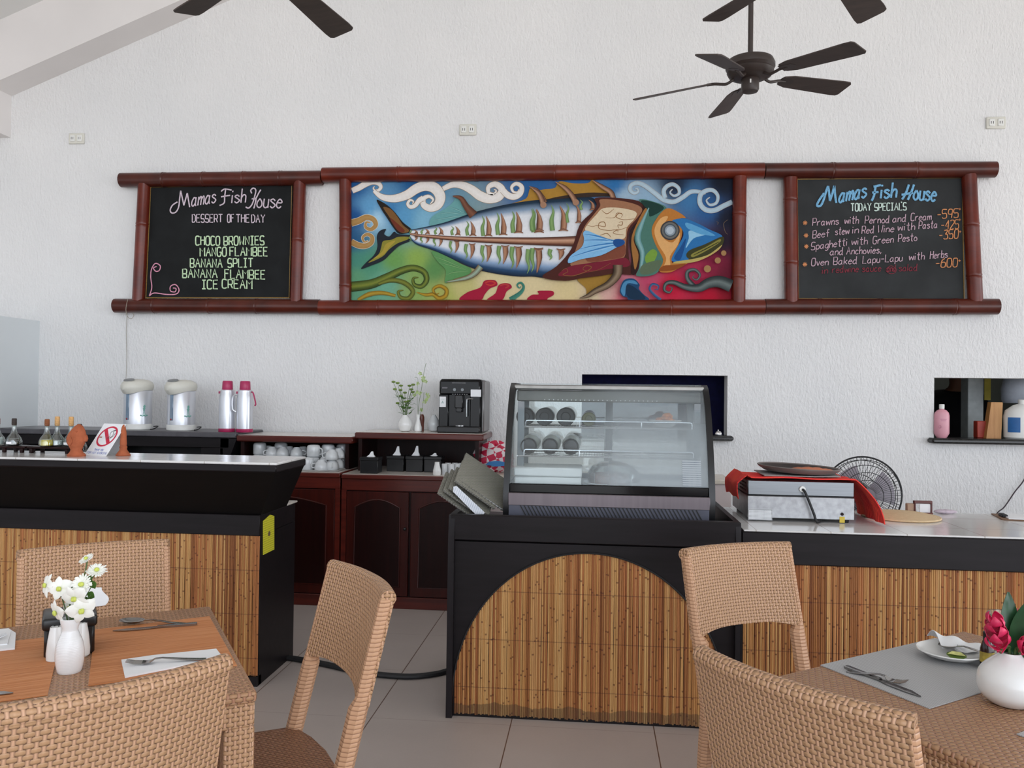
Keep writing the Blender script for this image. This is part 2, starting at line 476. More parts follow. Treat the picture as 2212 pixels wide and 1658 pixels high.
# ================================================================ the setting
WY = 5.75                                   # room face of the back wall
P1X0, P1X1, P1Z0, P1Z1 = -0.078, 0.931, 1.108, 1.525
P2X0, P2X1, P2Z0, P2Z1 = 2.303, 3.35, 1.118, 1.527
RX, RZ, SL = 0.8, 5.662, 0.393              # ridge and slope of the gable


def gable_z(x): return RZ - SL * abs(x - RX)


b = MB()
for xs, zs in [((-7.5, P1X0), (0, 3)), ((P1X0, P1X1), (0, P1Z0)), ((P1X0, P1X1), (P1Z1, 3)), ((P1X1, P2X0), (0, 3)), ((P2X0, P2X1), (0, P2Z0)), ((P2X0, P2X1), (P2Z1, 3)), ((P2X1, 7.5), (0, 3))]:
    b.box(xs[0], xs[1], WY, WY + .14, zs[0], zs[1])
b.prism([(-7.5, 3), (7.5, 3), (7.5, gable_z(7.5) + .6), (RX, RZ + .6), (-7.5, gable_z(-7.5) + .6)], 'Y', WY, WY + .14)
struct('wall_back', b, MT['wall'])
b = MB().box(-7.5, 7.5, -3.5, 9.0, -.1, 0); struct('floor', b, MT['floor'])
# sloped ceiling and the rafter beam along the back wall
BY, BH = 5.52, .45
b = MB()
for s in (-1, 1):
    xe = RX + s * 8.0
    b.prism([(RX, RZ + BH), (xe, gable_z(xe) + BH), (xe, gable_z(xe) + BH + .12), (RX, RZ + BH + .12)], 'Y', -3.5, WY + .14)
struct('ceiling', b, MT['white_paint'])
b = MB()
for s in (-1, 1):
    xe = RX + s * 7.5
    b.prism([(RX, RZ), (xe, gable_z(xe)), (xe, gable_z(xe) + BH), (RX, RZ + BH)], 'Y', BY, WY)
struct('trim_1', b, MT['beam_paint'])
b = MB().box(-4.75, -4.444, -3.0, WY, 3.284, gable_z(-4.444) + .40); struct('trim_2', b, MT['beam_paint'])
b = MB().box(-4.35, -4.178, 4.7, WY, 0, 1.884); struct('wall_left', b, MT['grey_partition'])
# kitchen behind the hatches
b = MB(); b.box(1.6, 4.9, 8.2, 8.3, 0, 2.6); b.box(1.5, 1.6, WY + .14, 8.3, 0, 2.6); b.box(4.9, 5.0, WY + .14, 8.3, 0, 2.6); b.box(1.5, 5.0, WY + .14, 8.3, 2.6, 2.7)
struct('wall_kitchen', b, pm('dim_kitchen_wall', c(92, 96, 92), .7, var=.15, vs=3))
b = MB().box(P1X0 - .1, P1X1 + .1, WY + .16, WY + .2, P1Z0 - .05, P1Z1 + .1); struct('window_1', b, pm('navy_shutter', c(7, 8, 38), .8, spec=.1, var=.25, vs=30))
for i, (xa, xb, z, o) in enumerate([(P1X0 - .06, .965, P1Z0, 1), (2.262, 3.4, P2Z0, 2)]):
    b = MB().box(xa, xb, WY - .08, WY + .16, z - .034, z + .002, .012)
    solo('sill', b, pm('black_granite_%d' % o, c(30, 30, 30), .25, var=.3, vs=90), ['black granite sill of the hatch closed with navy, behind the display fridge', 'black granite sill of the right hatch, carrying the pink bottle'][i], 'window sill', 'hatch sills')

# wall sockets
for i, (px, py, lab) in enumerate([(167, 300, 'white wall socket high at the left, above the dessert board'), (1011, 281, 'white wall socket high in the middle, above the fish painting'), (2150, 266, 'white wall socket high at the right, above the specials board')]):
    p = aY(px, py, WY)
    r = thing('wall_socket', lab, 'socket', (p.x, WY, p.z), group='wall sockets')
    part('cover_plate', MB().box(-.062, .062, -.014, 0, -.04, .04, .004), MT['cream_plastic'], r)
    for sx in (-.028, .028):
        o = part('outlet', MB().box(sx - .019, sx + .019, -.02, -.012, -.024, .024, .003), MT['white_plastic'], r)
        for dx in (-.007, .007): part('slot', MB().box(sx + dx - .0018, sx + dx + .0018, -.0206, -.0195, -.009, .009), MT['rubber'], o)

# ================================================================ bamboo framed boards
BYP = 5.695


def pole(mb, p0, p1, r, nodes):
    p0 = Vector(p0); p1 = Vector(p1); L = (p1 - p0).length; d = (p1 - p0) / L
    st = [0.0]; rr = [r]
    for k in nodes:
        q = k * L
        st += [q - .02, q - .007, q, q + .007, q + .02]; rr += [r * 1.0, r * 1.06, r * .99, r * 1.05, r * 1.0]
    st += [L]; rr += [r * .99]
    mb.tube([p0 + d * s for s in st], rr, 20)


def frame(root, rails, posts, mat, mposts):
    for (x0, y0, x1, y1, r, nodes) in rails:
        m = MB(); pole(m, aY(x0, y0, BYP), aY(x1, y1, BYP), r, nodes); part('bamboo_rail', m, mat, root, True)
    for (x0, y0, x1, y1, r, nodes) in posts:
        m = MB(); pole(m, aY(x0, y0, BYP), aY(x1, y1, BYP), r, nodes); part('bamboo_post', m, mposts, root, True)


def panel(root, corners, mat, name, y=5.712, edge=True):
    q = [aY(x, yy, y) for x, yy in corners]
    m = MB(); m.loft([[p for p in q], [p + Vector((0, .02, 0)) for p in q]]); part(name, m, mat, root, True)
    if edge:
        m = MB(); m.tube([p + Vector((0, -.004, 0)) for p in q], .0045, 6, True); part('gilt_edging', m, MT['gold_edge'], root, True)


GL = {'A': '033c63|1757', 'B': '030c4c5b5947|07475654430303', 'C': '5b4c1c0a05134354', 'D': '030c3c5a553303', 'E': '5c0c0353|0848', 'F': '5c0c03|0848', 'G': '5b4c1c0a051343565737', 'H': '0c03|5c53|0858', 'I': '0c4c|2c23|0343', 'K': '0c03|5c07|1753', 'L': '0c0353', 'M': '030c386c63', 'N': '030c535c', 'O': '1c0a051343555a4c1c', 'P': '030c4c5b584707', 'R': '030c4c5b584707|3753', 'S': '5b4c1c0a08174755544313040', 'T': '0c6c|3c33', 'U': '0c051343555c', 'W': '0c1338536c', 'Y': '0c386c|3833',
      'a': '472806042345|484453', 'b': '0c03|062847442304', 'c': '472806042344', 'd': '472806042345|4c4453', 'e': '0646472806042344', 'f': '4b3c2b23|0848', 'g': '472806042345|48422001', 'h': '0c03|06284743', 'i': '0803|0a0b', 'k': '0c03|4805|1643', 'l': '0c03', 'm': '0803|06283733|36586763', 'n': '0803|06284743', 'o': '280604234446 28'.replace(' ', ''), 'p': '0800|072847442304', 'r': '0803|062848', 's': '47280745442304', 't': '2c243343|0949', 'u': '08042344|4843', 'v': '082348', 'w': '0813375368', 'y': '0824|482000',
      '0': '1c0a051343555a4c1c', '2': '0b1c4c5b590353', '3': '0c5c284856544313 04'.replace(' ', ''), '4': '4c0656|4c43', '5': '5c0c084856544313 04'.replace(' ', ''), '6': '4c1a051343545748 1806'.replace(' ', ''), '9': '5a4c1c0a0817475a43', '-': '0747', '+': '2a26|0848', ',': '1402', "'": '0c0a'}


def glyph(ch):
    out = []; w = 0
    for s in GL[ch].split('|'):
        pts = [(int(s[i], 36), int(s[i + 1], 36) - 3) for i in range(0, len(s) - 1, 2)]
        q = [pts[0]]
        for p in pts[1:]:
            if p != q[-1]: q.append(p)
        w = max(w, max(p[0] for p in q)); out.append(q)
    return out, max(w, .6)


def write(mb, text, x0, x1, b0, b1, cap, r, px, slant=0.0, jit=.12, y=5.706):
    gs = [glyph(ch) for ch in text]; gap = 1.9; tot = sum(g[1] for g in gs) + gap * (len(gs) - 1)
    sx = (x1 - x0) / tot; sy = cap / 9.0; cx = 0
    for (strokes, w), ch in zip(gs, text):
        for st in strokes:
            pts = []
            P = st
            if ch.islower() or ch in '0235698COGSU':
                P = [tuple(q) for q in cr([(a, bb, 0) for a, bb in st], 4)] if len(st) > 2 else st
            for q in P:
                gx = x0 + (cx + q[0]) * sx + slant * q[1] * sy + random.uniform(-jit, jit) * sx * .3
                bl = b0 + (b1 - b0) * ((cx + q[0]) / tot)
                X, Y = px(gx, bl - q[1] * sy + random.uniform(-jit, jit) * sy * .3)
                pts.append(aY(X, Y, y))
            mb.tube(pts, r, 6, flat=(0, 1, 0))
        cx += w + gap


def chalk(name, col): return pm(name, col, .95, spec=.1, var=.22, vs=160)


def line(mb, pts, r, px, y=5.706, smooth=True):
    P = [aY(*px(a, bb), y) for a, bb in pts]
    mb.tube(cr(P, 6) if smooth else P, r, 6, flat=(0, 1, 0))


# --- dessert board
p = aY(470, 522, WY)
t = thing('menu_board', 'black chalkboard listing desserts in pale green chalk, in a bamboo frame at the left', 'menu board', (p.x, BYP, 2.0), group='bamboo framed panels on the wall')
frame(t, [(262, 389, 696, 384, .053, (.22, .42, .62, .8)), (249, 660, 691, 662, .053, (.2, .47, .7))], [(312, 398, 299, 650, .045, (.35,)), (648, 388, 640, 652, .045, (.5,))], MT['bamboo_dark'], MT['bamboo'])
panel(t, [(326, 404), (631, 399), (625, 643), (316, 643)], MT['slate'], 'chalkboard')
px = lambda a, bb: (a / 4.608 + 240, bb / 4.608 + 360)
m = MB()
line(m, [(660, 350), (612, 382), (588, 430), (605, 460), (645, 450), (672, 400), (682, 320), (692, 238)], .005, px)
line(m, [(692, 238), (706, 300), (724, 385)], .005, px); line(m, [(724, 385), (742, 320), (758, 262)], .005, px); line(m, [(758, 262), (768, 320), (782, 402)], .005, px)
write(m, 'amas', 800, 1035, 395, 358, 155, .0048, px, .12)
line(m, [(1095, 245), (1130, 222), (1200, 232)], .005, px); line(m, [(1140, 225), (1130, 300), (1125, 360), (1080, 385)], .005, px); line(m, [(1095, 300), (1140, 290), (1185, 285)], .005, px)
write(m, 'ish', 1200, 1335, 362, 355, 140, .0048, px, .1)
line(m, [(1400, 265), (1390, 235), (1415, 212), (1440, 232), (1430, 290), (1405, 370), (1370, 410), (1340, 400)], .005, px)
line(m, [(1490, 228), (1470, 260), (1440, 320)], .005, px); line(m, [(1400, 320), (1440, 320), (1430, 380), (1420, 415)], .005, px)
write(m, 'ouse', 1450, 1690, 405, 412, 160, .0048, px, .12)
cl_ = chalk('lilac_white_chalk', c(205, 190, 200))
part('lettering', m, cl_, t, True, 'lilac white chalk title')
for (tx, a, bb, yb) in [('DESSERT', 808, 1108, 552), ('OF', 1158, 1222, 552), ('THE', 1245, 1375, 553), ('DAY', 1398, 1530, 555)]:
    m = MB(); write(m, tx, a, bb, yb, yb, 78, .0039, px); part('lettering', m, cl_, t, True, 'lilac white chalk word ' + tx)
pg = chalk('pale_green_chalk', c(196, 220, 182))
for (tx, a, bb, y0, y1) in [('CHOCO', 842, 1080, 778, 780), ('BROWNIES', 1122, 1522, 780, 776), ('MANGO', 886, 1146, 892, 888), ('FLAMBEE', 1182, 1556, 886, 888), ('BANANA', 788, 1106, 1000, 1004), ('SPLIT', 1162, 1412, 1000, 998), ('BANANA', 712, 1056, 1104, 1106), ('FLAMBEE', 1132, 1532, 1108, 1118), ('ICE', 906, 1062, 1214, 1214), ('CREAM', 1106, 1402, 1206, 1216)]:
    m = MB(); write(m, tx, a, bb, y0, y1, 86, .0047, px); part('lettering', m, pg, t, True, 'pale green chalk word ' + tx)
m = MB()
line(m, [(380, 1285), (405, 1200), (394, 1100), (402, 1020), (440, 962), (488, 985), (480, 1030), (445, 1040), (422, 1008), (452, 992)], .004, px)
line(m, [(380, 1285), (430, 1256), (550, 1270), (648, 1266), (676, 1222), (640, 1172), (592, 1190), (592, 1236), (636, 1244), (646, 1212), (616, 1206)], .004, px)
part('chalk_scroll', m, chalk('pink_chalk', c(214, 150, 172)), t, True, 'pink chalk scroll')

# --- specials board
p = aY(1900, 520, WY)
t = thing('menu_board', 'dusty chalkboard with blue title and priced specials, in a bamboo frame at the right', 'menu board', (p.x, BYP, 2.0), group='bamboo framed panels on the wall')
frame(t, [(1652, 369, 2150, 366, .054, (.3, .66)), (1652, 662, 2155, 662, .054, (.24, .5, .82))], [(1707, 384, 1710, 656, .047, (.18, .68)), (2093, 378, 2107, 652, .047, (.4, .8))], MT['bamboo_dark'], MT['bamboo'])
panel(t, [(1722, 387), (2078, 384), (2082, 646), (1725, 645)], MT['slate_grey'], 'chalkboard')
px = lambda a, bb: (a / 4.096 + 1630, bb / 4.096 + 340)
m = MB()
line(m, [(615, 315), (570, 380), (552, 425), (585, 425), (612, 370), (632, 300), (650, 252)], .0075, px)
line(m, [(650, 252), (660, 320), (666, 385)], .0075, px); line(m, [(666, 385), (690, 310), (705, 250)], .0075, px); line(m, [(705, 250), (712, 330), (722, 402)], .0075, px)
write(m, 'amas', 745, 980, 402, 352, 150, .0068, px, .15)
line(m, [(1052, 258), (1118, 244)], .0075, px); line(m, [(1070, 254), (1058, 330), (1036, 384)], .0075, px); line(m, [(1040, 312), (1096, 304)], .0075, px)
write(m, 'ish', 1115, 1250, 362, 355, 135, .0068, px, .12)
line(m, [(1365, 240), (1340, 310), (1305, 372)], .0075, px); line(m, [(1410, 240), (1385, 310), (1355, 375)], .0075, px); line(m, [(1300, 330), (1400, 312)], .0075, px)
write(m, 'ouse', 1405, 1596, 372, 388, 150, .0068, px, .12)
part('lettering', m, chalk('blue_chalk', c(120, 172, 206)), t, True, 'blue chalk title')
wg = chalk('white_green_chalk', c(196, 214, 206))
m = MB(); write(m, 'TODAY', 852, 1030, 474, 470, 66, .0038, px); part('lettering', m, wg, t, True, 'pale chalk word TODAY')
m = MB(); write(m, 'SPECIALS', 1062, 1342, 470, 464, 64, .0038, px); line(m, [(1302, 402), (1298, 390)], .004, px); part('lettering', m, wg, t, True, 'pale chalk word SPECIALS')
dp = chalk('dull_pink_chalk', c(186, 158, 170))
for (tx, a, bb, y0, y1) in [('Prawns', 512, 740, 604, 592), ('with', 796, 918, 586, 584), ('Pernod', 976, 1190, 584, 578), ('and', 1222, 1338, 574, 566), ('Cream', 1382, 1562, 560, 552),
                            ('Beef', 512, 656, 714, 700), ('stew', 712, 835, 686, 676), ('in', 866, 918, 672, 668), ('Red', 948, 1054, 674, 668), ('Wine', 1090, 1230, 664, 658), ('with', 1266, 1415, 646, 640), ('Pasta', 1452, 1614, 632, 622),
                            ('Spaghetti', 500, 815, 818, 778), ('with', 858, 996, 772, 768), ('Green', 1046, 1226, 764, 752), ('Pesto', 1270, 1434, 746, 736), ('and', 668, 780, 864, 860), ('Anchovies,', 812, 1118, 858, 846),
                            ('Oven', 502, 650, 958, 952), ('Baked', 696, 904, 948, 940), ('Lapu-Lapu', 956, 1305, 938, 916), ('with', 1366, 1500, 908, 902), ('Herbs', 1552, 1704, 896, 884)]:
    m = MB(); write(m, tx, a, bb, y0, y1, 66, .0029, px, .08); part('lettering', m, dp, t, True, 'dull pink chalk word ' + tx)
oc = chalk('orange_chalk', c(206, 140, 96))
for (tx, a, bb, y0, y1, pa_, pb_) in [('-595', 1616, 1800, 540, 530, 1806, 468), ('-425', 1650, 1804, 634, 628, 1806, 562), ('-350', 1632, 1800, 724, 712, 1808, 668), ('-600', 1602, 1792, 972, 966, 1804, 924)]:
    m = MB(); write(m, tx, a, bb, y0, y1, 76, .0031, px, .06); write(m, '+', pa_, pa_ + 20, pb_ + 14, pb_ + 14, 46, .002, px); part('lettering', m, oc, t, True, 'orange chalk price ' + tx[1:])
for (a, bb) in [(447, 578), (455, 690), (458, 787), (445, 945)]:
    m = MB()
    for k in range(4):
        an = k * PI / 4; line(m, [(a - 20 * math.cos(an), bb - 20 * math.sin(an)), (a + 20 * math.cos(an), bb + 20 * math.sin(an))], .0026, px, smooth=False)
    part('chalk_star', m, oc, t, True, 'orange chalk star')
dr_ = chalk('dark_red_chalk', c(124, 56, 66))
for (tx, a, bb, y0, y1) in [('in', 598, 645, 1028, 1026), ('redwine', 686, 916, 1020, 1012), ('sauce', 952, 1115, 1012, 1006), ('and', 1172, 1246, 1010, 1008), ('salad', 1276, 1438, 1006, 1002)]:
    m = MB(); write(m, tx, a, bb, y0, y1, 62, .0028, px, .08); part('lettering', m, dr_, t, True, 'dark red chalk word ' + tx)
m = MB(); line(m, [(1160, 990), (1205, 958), (1252, 985), (1240, 1020), (1195, 1026), (1160, 1000)], .002, px)
part('chalk_ring', m, dr_, t, True, 'dark red chalk ring')

# --- fish painting
p = aY(1170, 520, WY)
t = thing('painting', 'long painting of a boned fish between swirling waves, framed in red bamboo', 'painting', (p.x, BYP, 2.0), group='bamboo framed panels on the wall')
frame(t, [(698, 378, 1650, 368, .054, (.18, .36, .54, .7, .87)), (691, 664, 1651, 663, .054, (.14, .3, .45, .62, .8))], [(746, 389, 746, 656, .044, (.4, .86)), (1598, 382, 1595, 654, .047, (.3, .8))], MT['bamboo'], MT['bamboo'])
m = MB(); LAY = [0]


def lay():
    LAY[0] += 1; return 5.7115 - LAY[0] * .00022


c1 = lambda a, bb: (a / 4.916 + 720, bb / 4.916 + 370)
c2 = lambda a, bb: (a / 4.706 + 1150, bb / 4.706 + 370)


def rgb(s): return c(int(s[0:2], 16), int(s[2:4], 16), int(s[4:6], 16), 1.0)


def fill(pts, f, col, sm=True):
    y = lay(); P = [Vector((*f(a, bb), 0)) for a, bb in pts]
    if sm: P = cr(P, 4, True)
    v = [aY(q.x, q.y, y) for q in P]; m.add(v, [tuple(range(len(v)))], rgb(col))


def ribbon(pts, ws, f, cols, n=6, kw=1.0):
    """tapered brush stroke; cols run from one edge to the other"""
    y = lay(); P = cr([Vector((a, bb, 0)) for a, bb in pts], n)
    W = []
    for i in range(len(P)):
        tt = i / (len(P) - 1) * (len(ws) - 1); k = min(int(tt), len(ws) - 2); W.append((ws[k] + (ws[k + 1] - ws[k]) * (tt - k)) * kw)
    nc = len(cols); vs = []; cs = []
    for i, q in enumerate(P):
        d = P[min(i + 1, len(P) - 1)] - P[max(i - 1, 0)]
        d = d.normalized() if d.length > 1e-6 else Vector((1, 0, 0)); nn = Vector((-d.y, d.x, 0))
        for k in range(nc):
            w = q + nn * (W[i] * (k / (nc - 1) - .5)); vs.append(aY(*f(w.x, w.y), y)); cs.append(rgb(cols[k]))
    fs = [(i * nc + k, (i + 1) * nc + k, (i + 1) * nc + k + 1, i * nc + k + 1) for i in range(len(P) - 1) for k in range(nc - 1)]
    m.add(vs, fs, cs)


def disc(a, bb, r, f, col, n=28):
    y = lay(); v = [aY(*f(a + r * math.cos(2 * PI * k / n), bb + r * math.sin(2 * PI * k / n)), y) for k in range(n)]; m.add(v, [tuple(range(n))], rgb(col))


def resample(P, n):
    L = [0]
    for i in range(1, len(P)): L.append(L[-1] + (P[i] - P[i - 1]).length)
    out = []
    for k in range(n + 1):
        s = L[-1] * k / n; i = 1
        while i < len(P) - 1 and L[i] < s: i += 1
        d = L[i] - L[i - 1]; out.append(P[i - 1].lerp(P[i], (s - L[i - 1]) / d if d else 0))
    return out


def band(top, bot, stops, n=46):
    y = lay(); A = resample(cr([Vector((*q, 0)) for q in top], 5), n); B = resample(cr([Vector((*q, 0)) for q in bot], 5), n)
    k = len(stops); vs = []; cs = []
    for i in range(n + 1):
        for (s, col) in stops: q = A[i].lerp(B[i], s); vs.append(aY(q.x, q.y, y)); cs.append(rgb(col))
    m.add(vs, [(i * k + j, (i + 1) * k + j, (i + 1) * k + j + 1, i * k + j + 1) for i in range(n) for j in range(k - 1)], cs)


# ground: colours blended between points given in photo pixels
BGP = [(765, 400, '1f5690'), (900, 400, '20588f'), (1150, 395, '2c5f97'), (1250, 390, '2a64a4'), (1330, 400, '2c6ea8'), (1350, 425, '9fb9cc'), (1400, 440, '8fb0c8'), (1460, 400, '1d2a40'), (1560, 395, '161c2a'), (1570, 470, '1a1e2e'), (1530, 450, '2a5a90'), (1490, 430, '3f74a4'), (1560, 520, '2a2030'), (800, 450, '5f9cc8'), (815, 470, 'a8cfe4'), (840, 455, '3a78ac'), (870, 470, '5a98c2'), (920, 480, '7eb2cc'), (770, 470, '1c4f8c'), (765, 520, '2a5a86'), (770, 560, '4a8a78'), (800, 570, '4f8f72'), (850, 560, '6a9a52'), (900, 560, '8aa850'), (940, 580, '5a8a50'), (770, 600, '5f9872'), (830, 610, '6aa58c'), (900, 620, '88a55a'), (960, 640, 'a8ac5c'), (1000, 620, 'c0b878'), (1060, 610, 'd4c698'), (1150, 620, 'd8c69a'), (1230, 630, 'd8c492'), (1280, 640, 'dcc8a4'), (1310, 630, 'd8aaa0'), (1350, 600, 'd07a88'), (1400, 600, 'c04868'), (1450, 620, 'c41c3c'), (1530, 640, 'b41430'), (1500, 590, 'b23052'), (1540, 570, '8a2440'), (1565, 590, '6a1c30'), (1570, 630, '8a1426'), (1350, 640, 'c86070')]
y0_ = lay(); nu, nv = 90, 30; vs = []; cs = []
for i in range(nu + 1):
    for j in range(nv + 1):
        u, v = i / nu, j / nv
        X = (758 + (1584 - 758) * u) * 1.0; Y = (391 + (383 - 391) * u) * (1 - v) + 652 * v
        sw = 0; a = [0, 0, 0]
        for (qx, qy, col) in BGP:
            w = 1 / ((X - qx) ** 2 + (Y - qy) ** 2 + 60) ** 1.7; sw += w; cc = rgb(col)
            for k in range(3): a[k] += cc[k] * w
        vs.append(aY(X, Y, y0_)); cs.append((a[0] / sw, a[1] / sw, a[2] / sw, 1))
m.add(vs, [(i * (nv + 1) + j, (i + 1) * (nv + 1) + j, (i + 1) * (nv + 1) + j + 1, i * (nv + 1) + j + 1) for i in range(nu) for j in range(nv)], cs)
TAN = ['a08872', 'a08872']; WH = ['e2dcd4', 'eae5e0', 'e2dcd4']


def wave(pts, ws, f=c1, edge='9c8468', col=WH, e=9):
    ribbon(pts, [w + e for w in ws], f, [edge, edge]); ribbon(pts, ws, f, col)


wave([(200, 205), (270, 175), (340, 135), (410, 112), (475, 125), (505, 165), (480, 200), (440, 200), (425, 175), (440, 160)], [55, 60, 62, 55, 45, 36, 28, 18, 10, 4])
wave([(1165, 185), (1270, 140), (1370, 148), (1470, 195), (1560, 260), (1660, 290), (1760, 265), (1790, 190), (1720, 135), (1650, 165), (1650, 225), (1705, 240), (1730, 205), (1705, 190)], [45, 62, 78, 92, 100, 98, 90, 74, 60, 46, 34, 24, 14, 5])
wave([(1800, 200), (1850, 250), (1920, 270), (1985, 235), (2000, 165), (1945, 130), (1895, 165), (1910, 215), (1955, 220), (1970, 190)], [62, 66, 62, 54, 46, 38, 30, 22, 13, 4])
wave([(430, 205), (520, 272), (650, 288), (780, 250), (880, 185), (980, 152), (1080, 180), (1135, 265), (1110, 355), (1030, 390), (960, 355), (960, 290), (1015, 265), (1060, 300), (1030, 345)], [30, 58, 78, 92, 98, 104, 112, 108, 92, 76, 62, 46, 32, 20, 6])
wave([(955, 285), (910, 310), (870, 360), (820, 378), (790, 345), (815, 305), (850, 318), (840, 345)], [58, 50, 44, 38, 30, 22, 14, 5])
for P, W in [([(190, 548), (270, 525), (350, 488), (425, 510), (450, 570), (400, 615), (345, 592), (350, 540), (395, 545)], [70, 66, 58, 52, 46, 38, 30, 20, 6]), ([(190, 748), (270, 785), (345, 790), (405, 755), (410, 695), (360, 668), (312, 700), (330, 748), (372, 735)], [62, 60, 54, 48, 40, 32, 24, 16, 5])]:
    wave(P, W, c1, 'd8d0c0', ['a8824e', 'b08a54', 'a07a48'])
LB = ['a4bccb', 'b4cad6', 'a4bccb']
wave([(1070, 185), (1030, 150), (1000, 190), (1040, 235), (1090, 200), (1080, 150)], [4, 10, 16, 22, 26, 30], c2, 'b0a090', LB, 6) if False else None
wave([(1045, 178), (1068, 175), (1075, 205), (1035, 222), (995, 190), (1005, 140), (1070, 118), (1150, 150), (1250, 225), (1340, 292), (1440, 308), (1530, 262), (1610, 208), (1700, 208), (1760, 230)], [6, 12, 20, 28, 34, 36, 38, 40, 42, 42, 42, 42, 40, 32, 6], c2, 'b8a898', LB, 6)
wave([(1350, 270), (1335, 200), (1370, 150), (1430, 132), (1485, 170), (1490, 225), (1440, 248), (1400, 215), (1425, 180)], [40, 40, 38, 36, 32, 26, 20, 13, 4], c2, 'b8a898', LB, 6)
wave([(2032, 310), (1950, 348), (1850, 396), (1760, 388), (1705, 325), (1710, 240), (1770, 195), (1840, 195), (1885, 250), (1870, 320), (1805, 340), (1770, 295), (1805, 262)], [46, 46, 46, 46, 44, 42, 40, 36, 30, 26, 20, 12, 4], c2, 'b8a898', LB, 6)
# weed and shells
VG = ['2e3a1c', '5a6a2c', '7a8436', '4a5a26', '26321a']
ribbon([(190, 1225), (400, 1195), (560, 1130), (720, 1055), (850, 1025), (960, 1065), (990, 1150), (935, 1220), (860, 1200), (850, 1135), (905, 1125)], [110, 100, 90, 78, 70, 62, 58, 50, 40, 26, 8], c1, VG)
ribbon([(480, 1195), (620, 1155), (760, 1185), (845, 1270), (800, 1345), (715, 1335), (690, 1275), (745, 1262)], [30, 50, 54, 50, 46, 38, 26, 8], c1, ['4a5020', '7a8034', '3c4620'])
ribbon([(260, 1365), (380, 1305), (520, 1290), (660, 1320)], [30, 54, 46, 30], c1, ['7a6020', 'b49434', '6a5a24'])
ribbon([(885, 1283), (980, 1310), (1060, 1305), (1120, 1345), (1190, 1320), (1200, 1255), (1130, 1215), (1062, 1250), (1085, 1305), (1125, 1290)], [6, 34, 40, 46, 46, 44, 38, 30, 20, 6], c1, ['6a4c18', 'b8922c', '7a6a24'])
for P in [[(1340, 1365), (1420, 1285), (1560, 1232), (1600, 1165), (1660, 1150), (1725, 1160), (1740, 1210), (1660, 1245), (1605, 1310), (1560, 1365)], [(1630, 1365), (1720, 1295), (1750, 1215), (1800, 1188), (1870, 1192), (1895, 1232), (1840, 1275), (1790, 1365)], [(2060, 1365), (2110, 1310), (2180, 1305), (2170, 1270), (2240, 1265), (2330, 1270), (2340, 1310), (2280, 1345), (2250, 1365)]]:
    fill(P, c1, 'a01c38')
ribbon([(1610, 1185), (1665, 1165), (1720, 1185), (1675, 1210), (1620, 1195)], [12, 14, 14, 14, 10], c1, ['c03c34', 'c03c34']); ribbon([(1770, 1215), (1820, 1198), (1865, 1215), (1825, 1238)], [12, 14, 14, 12], c1, ['b43c3c', 'b43c3c'])
ribbon([(1880, 1362), (1985, 1290), (2022, 1225), (1990, 1180), (1952, 1205), (1975, 1238), (1995, 1215)], [56, 40, 26, 22, 18, 12, 4], c1, ['2e6a5c', '4a8a78'])
# tail
fill([(460, 300), (560, 350), (650, 430), (740, 540), (830, 615), (800, 650), (700, 662), (640, 600), (575, 500), (510, 400)], c1, '26201c')
fill([(530, 380), (610, 400), (680, 480), (740, 570), (805, 625), (770, 652), (700, 640), (650, 570), (585, 470)], c1, '7a5630'); fill([(600, 490), (690, 560), (760, 630), (710, 645), (650, 585)], c1, '6e3424')
fill([(295, 1035), (350, 965), (430, 890), (468, 800), (462, 690), (495, 630), (560, 612), (540, 665), (595, 690), (645, 640), (690, 665), (825, 680), (822, 735), (700, 790), (610, 870), (530, 945), (400, 1000)], c1, '222830')
fill([(370, 970), (480, 880), (510, 800), (530, 740), (620, 725), (690, 695), (800, 695), (790, 722), (680, 765), (590, 830), (520, 905)], c1, '8a8434'); fill([(430, 925), (520, 850), (560, 770), (660, 735), (600, 800), (530, 885)], c1, 'a8943c')
# fins behind the body
fill([(1020, 560), (1050, 480), (1180, 400), (1265, 335), (1310, 275), (1370, 340), (1430, 470), (1350, 500), (1200, 545), (1060, 575)], c1, '6aa0a0')
for P in [[(1040, 520), (1180, 500), (1300, 480), (1420, 475)], [(1110, 450), (1230, 440), (1330, 450), (1420, 465)], [(1230, 375), (1320, 410), (1410, 455)]]: ribbon(P, [4, 20, 5], c1, ['2a5f64', '8fc0bc', '3a7478'])
fill([(1900, 345), (2000, 310), (2060, 272), (2090, 180), (2150, 190), (2230, 225), (2330, 195), (2450, 180), (2500, 110), (2640, 130), (2800, 128), (2850, 95), (2950, 145), (3040, 215), (3080, 265), (2850, 270), (2500, 290), (2200, 330)], lambda a, bb: c1(a, bb) if a < 2212 else c2((a - 2212) * .957, bb * .957 - 4), 'a87e34')
fill([(1900, 345), (2000, 330), (2200, 310), (2500, 270), (2800, 230), (3040, 240), (3080, 268), (2850, 274), (2500, 300), (2200, 340)], lambda a, bb: c1(a, bb) if a < 2212 else c2((a - 2212) * .957, bb * .957 - 4), '3a2c24')
fill([(1045, 845), (1200, 895), (1350, 980), (1460, 1030), (1440, 1095), (1300, 1135), (1185, 1185), (1195, 1050), (1110, 960)], c1, '5c9058')
for P in [[(1060, 900), (1200, 950), (1400, 1040)], [(1110, 960), (1250, 1000), (1420, 1050)], [(1190, 1100), (1290, 1070), (1430, 1065)]]: ribbon(P, [4, 18, 5], c1, ['2c5a3c', '86b274', '34663c'])
fill([(455, 1090), (640, 1050), (790, 1030), (840, 1090), (720, 1180), (560, 1280), (545, 1190)], c2, 'a07a34')
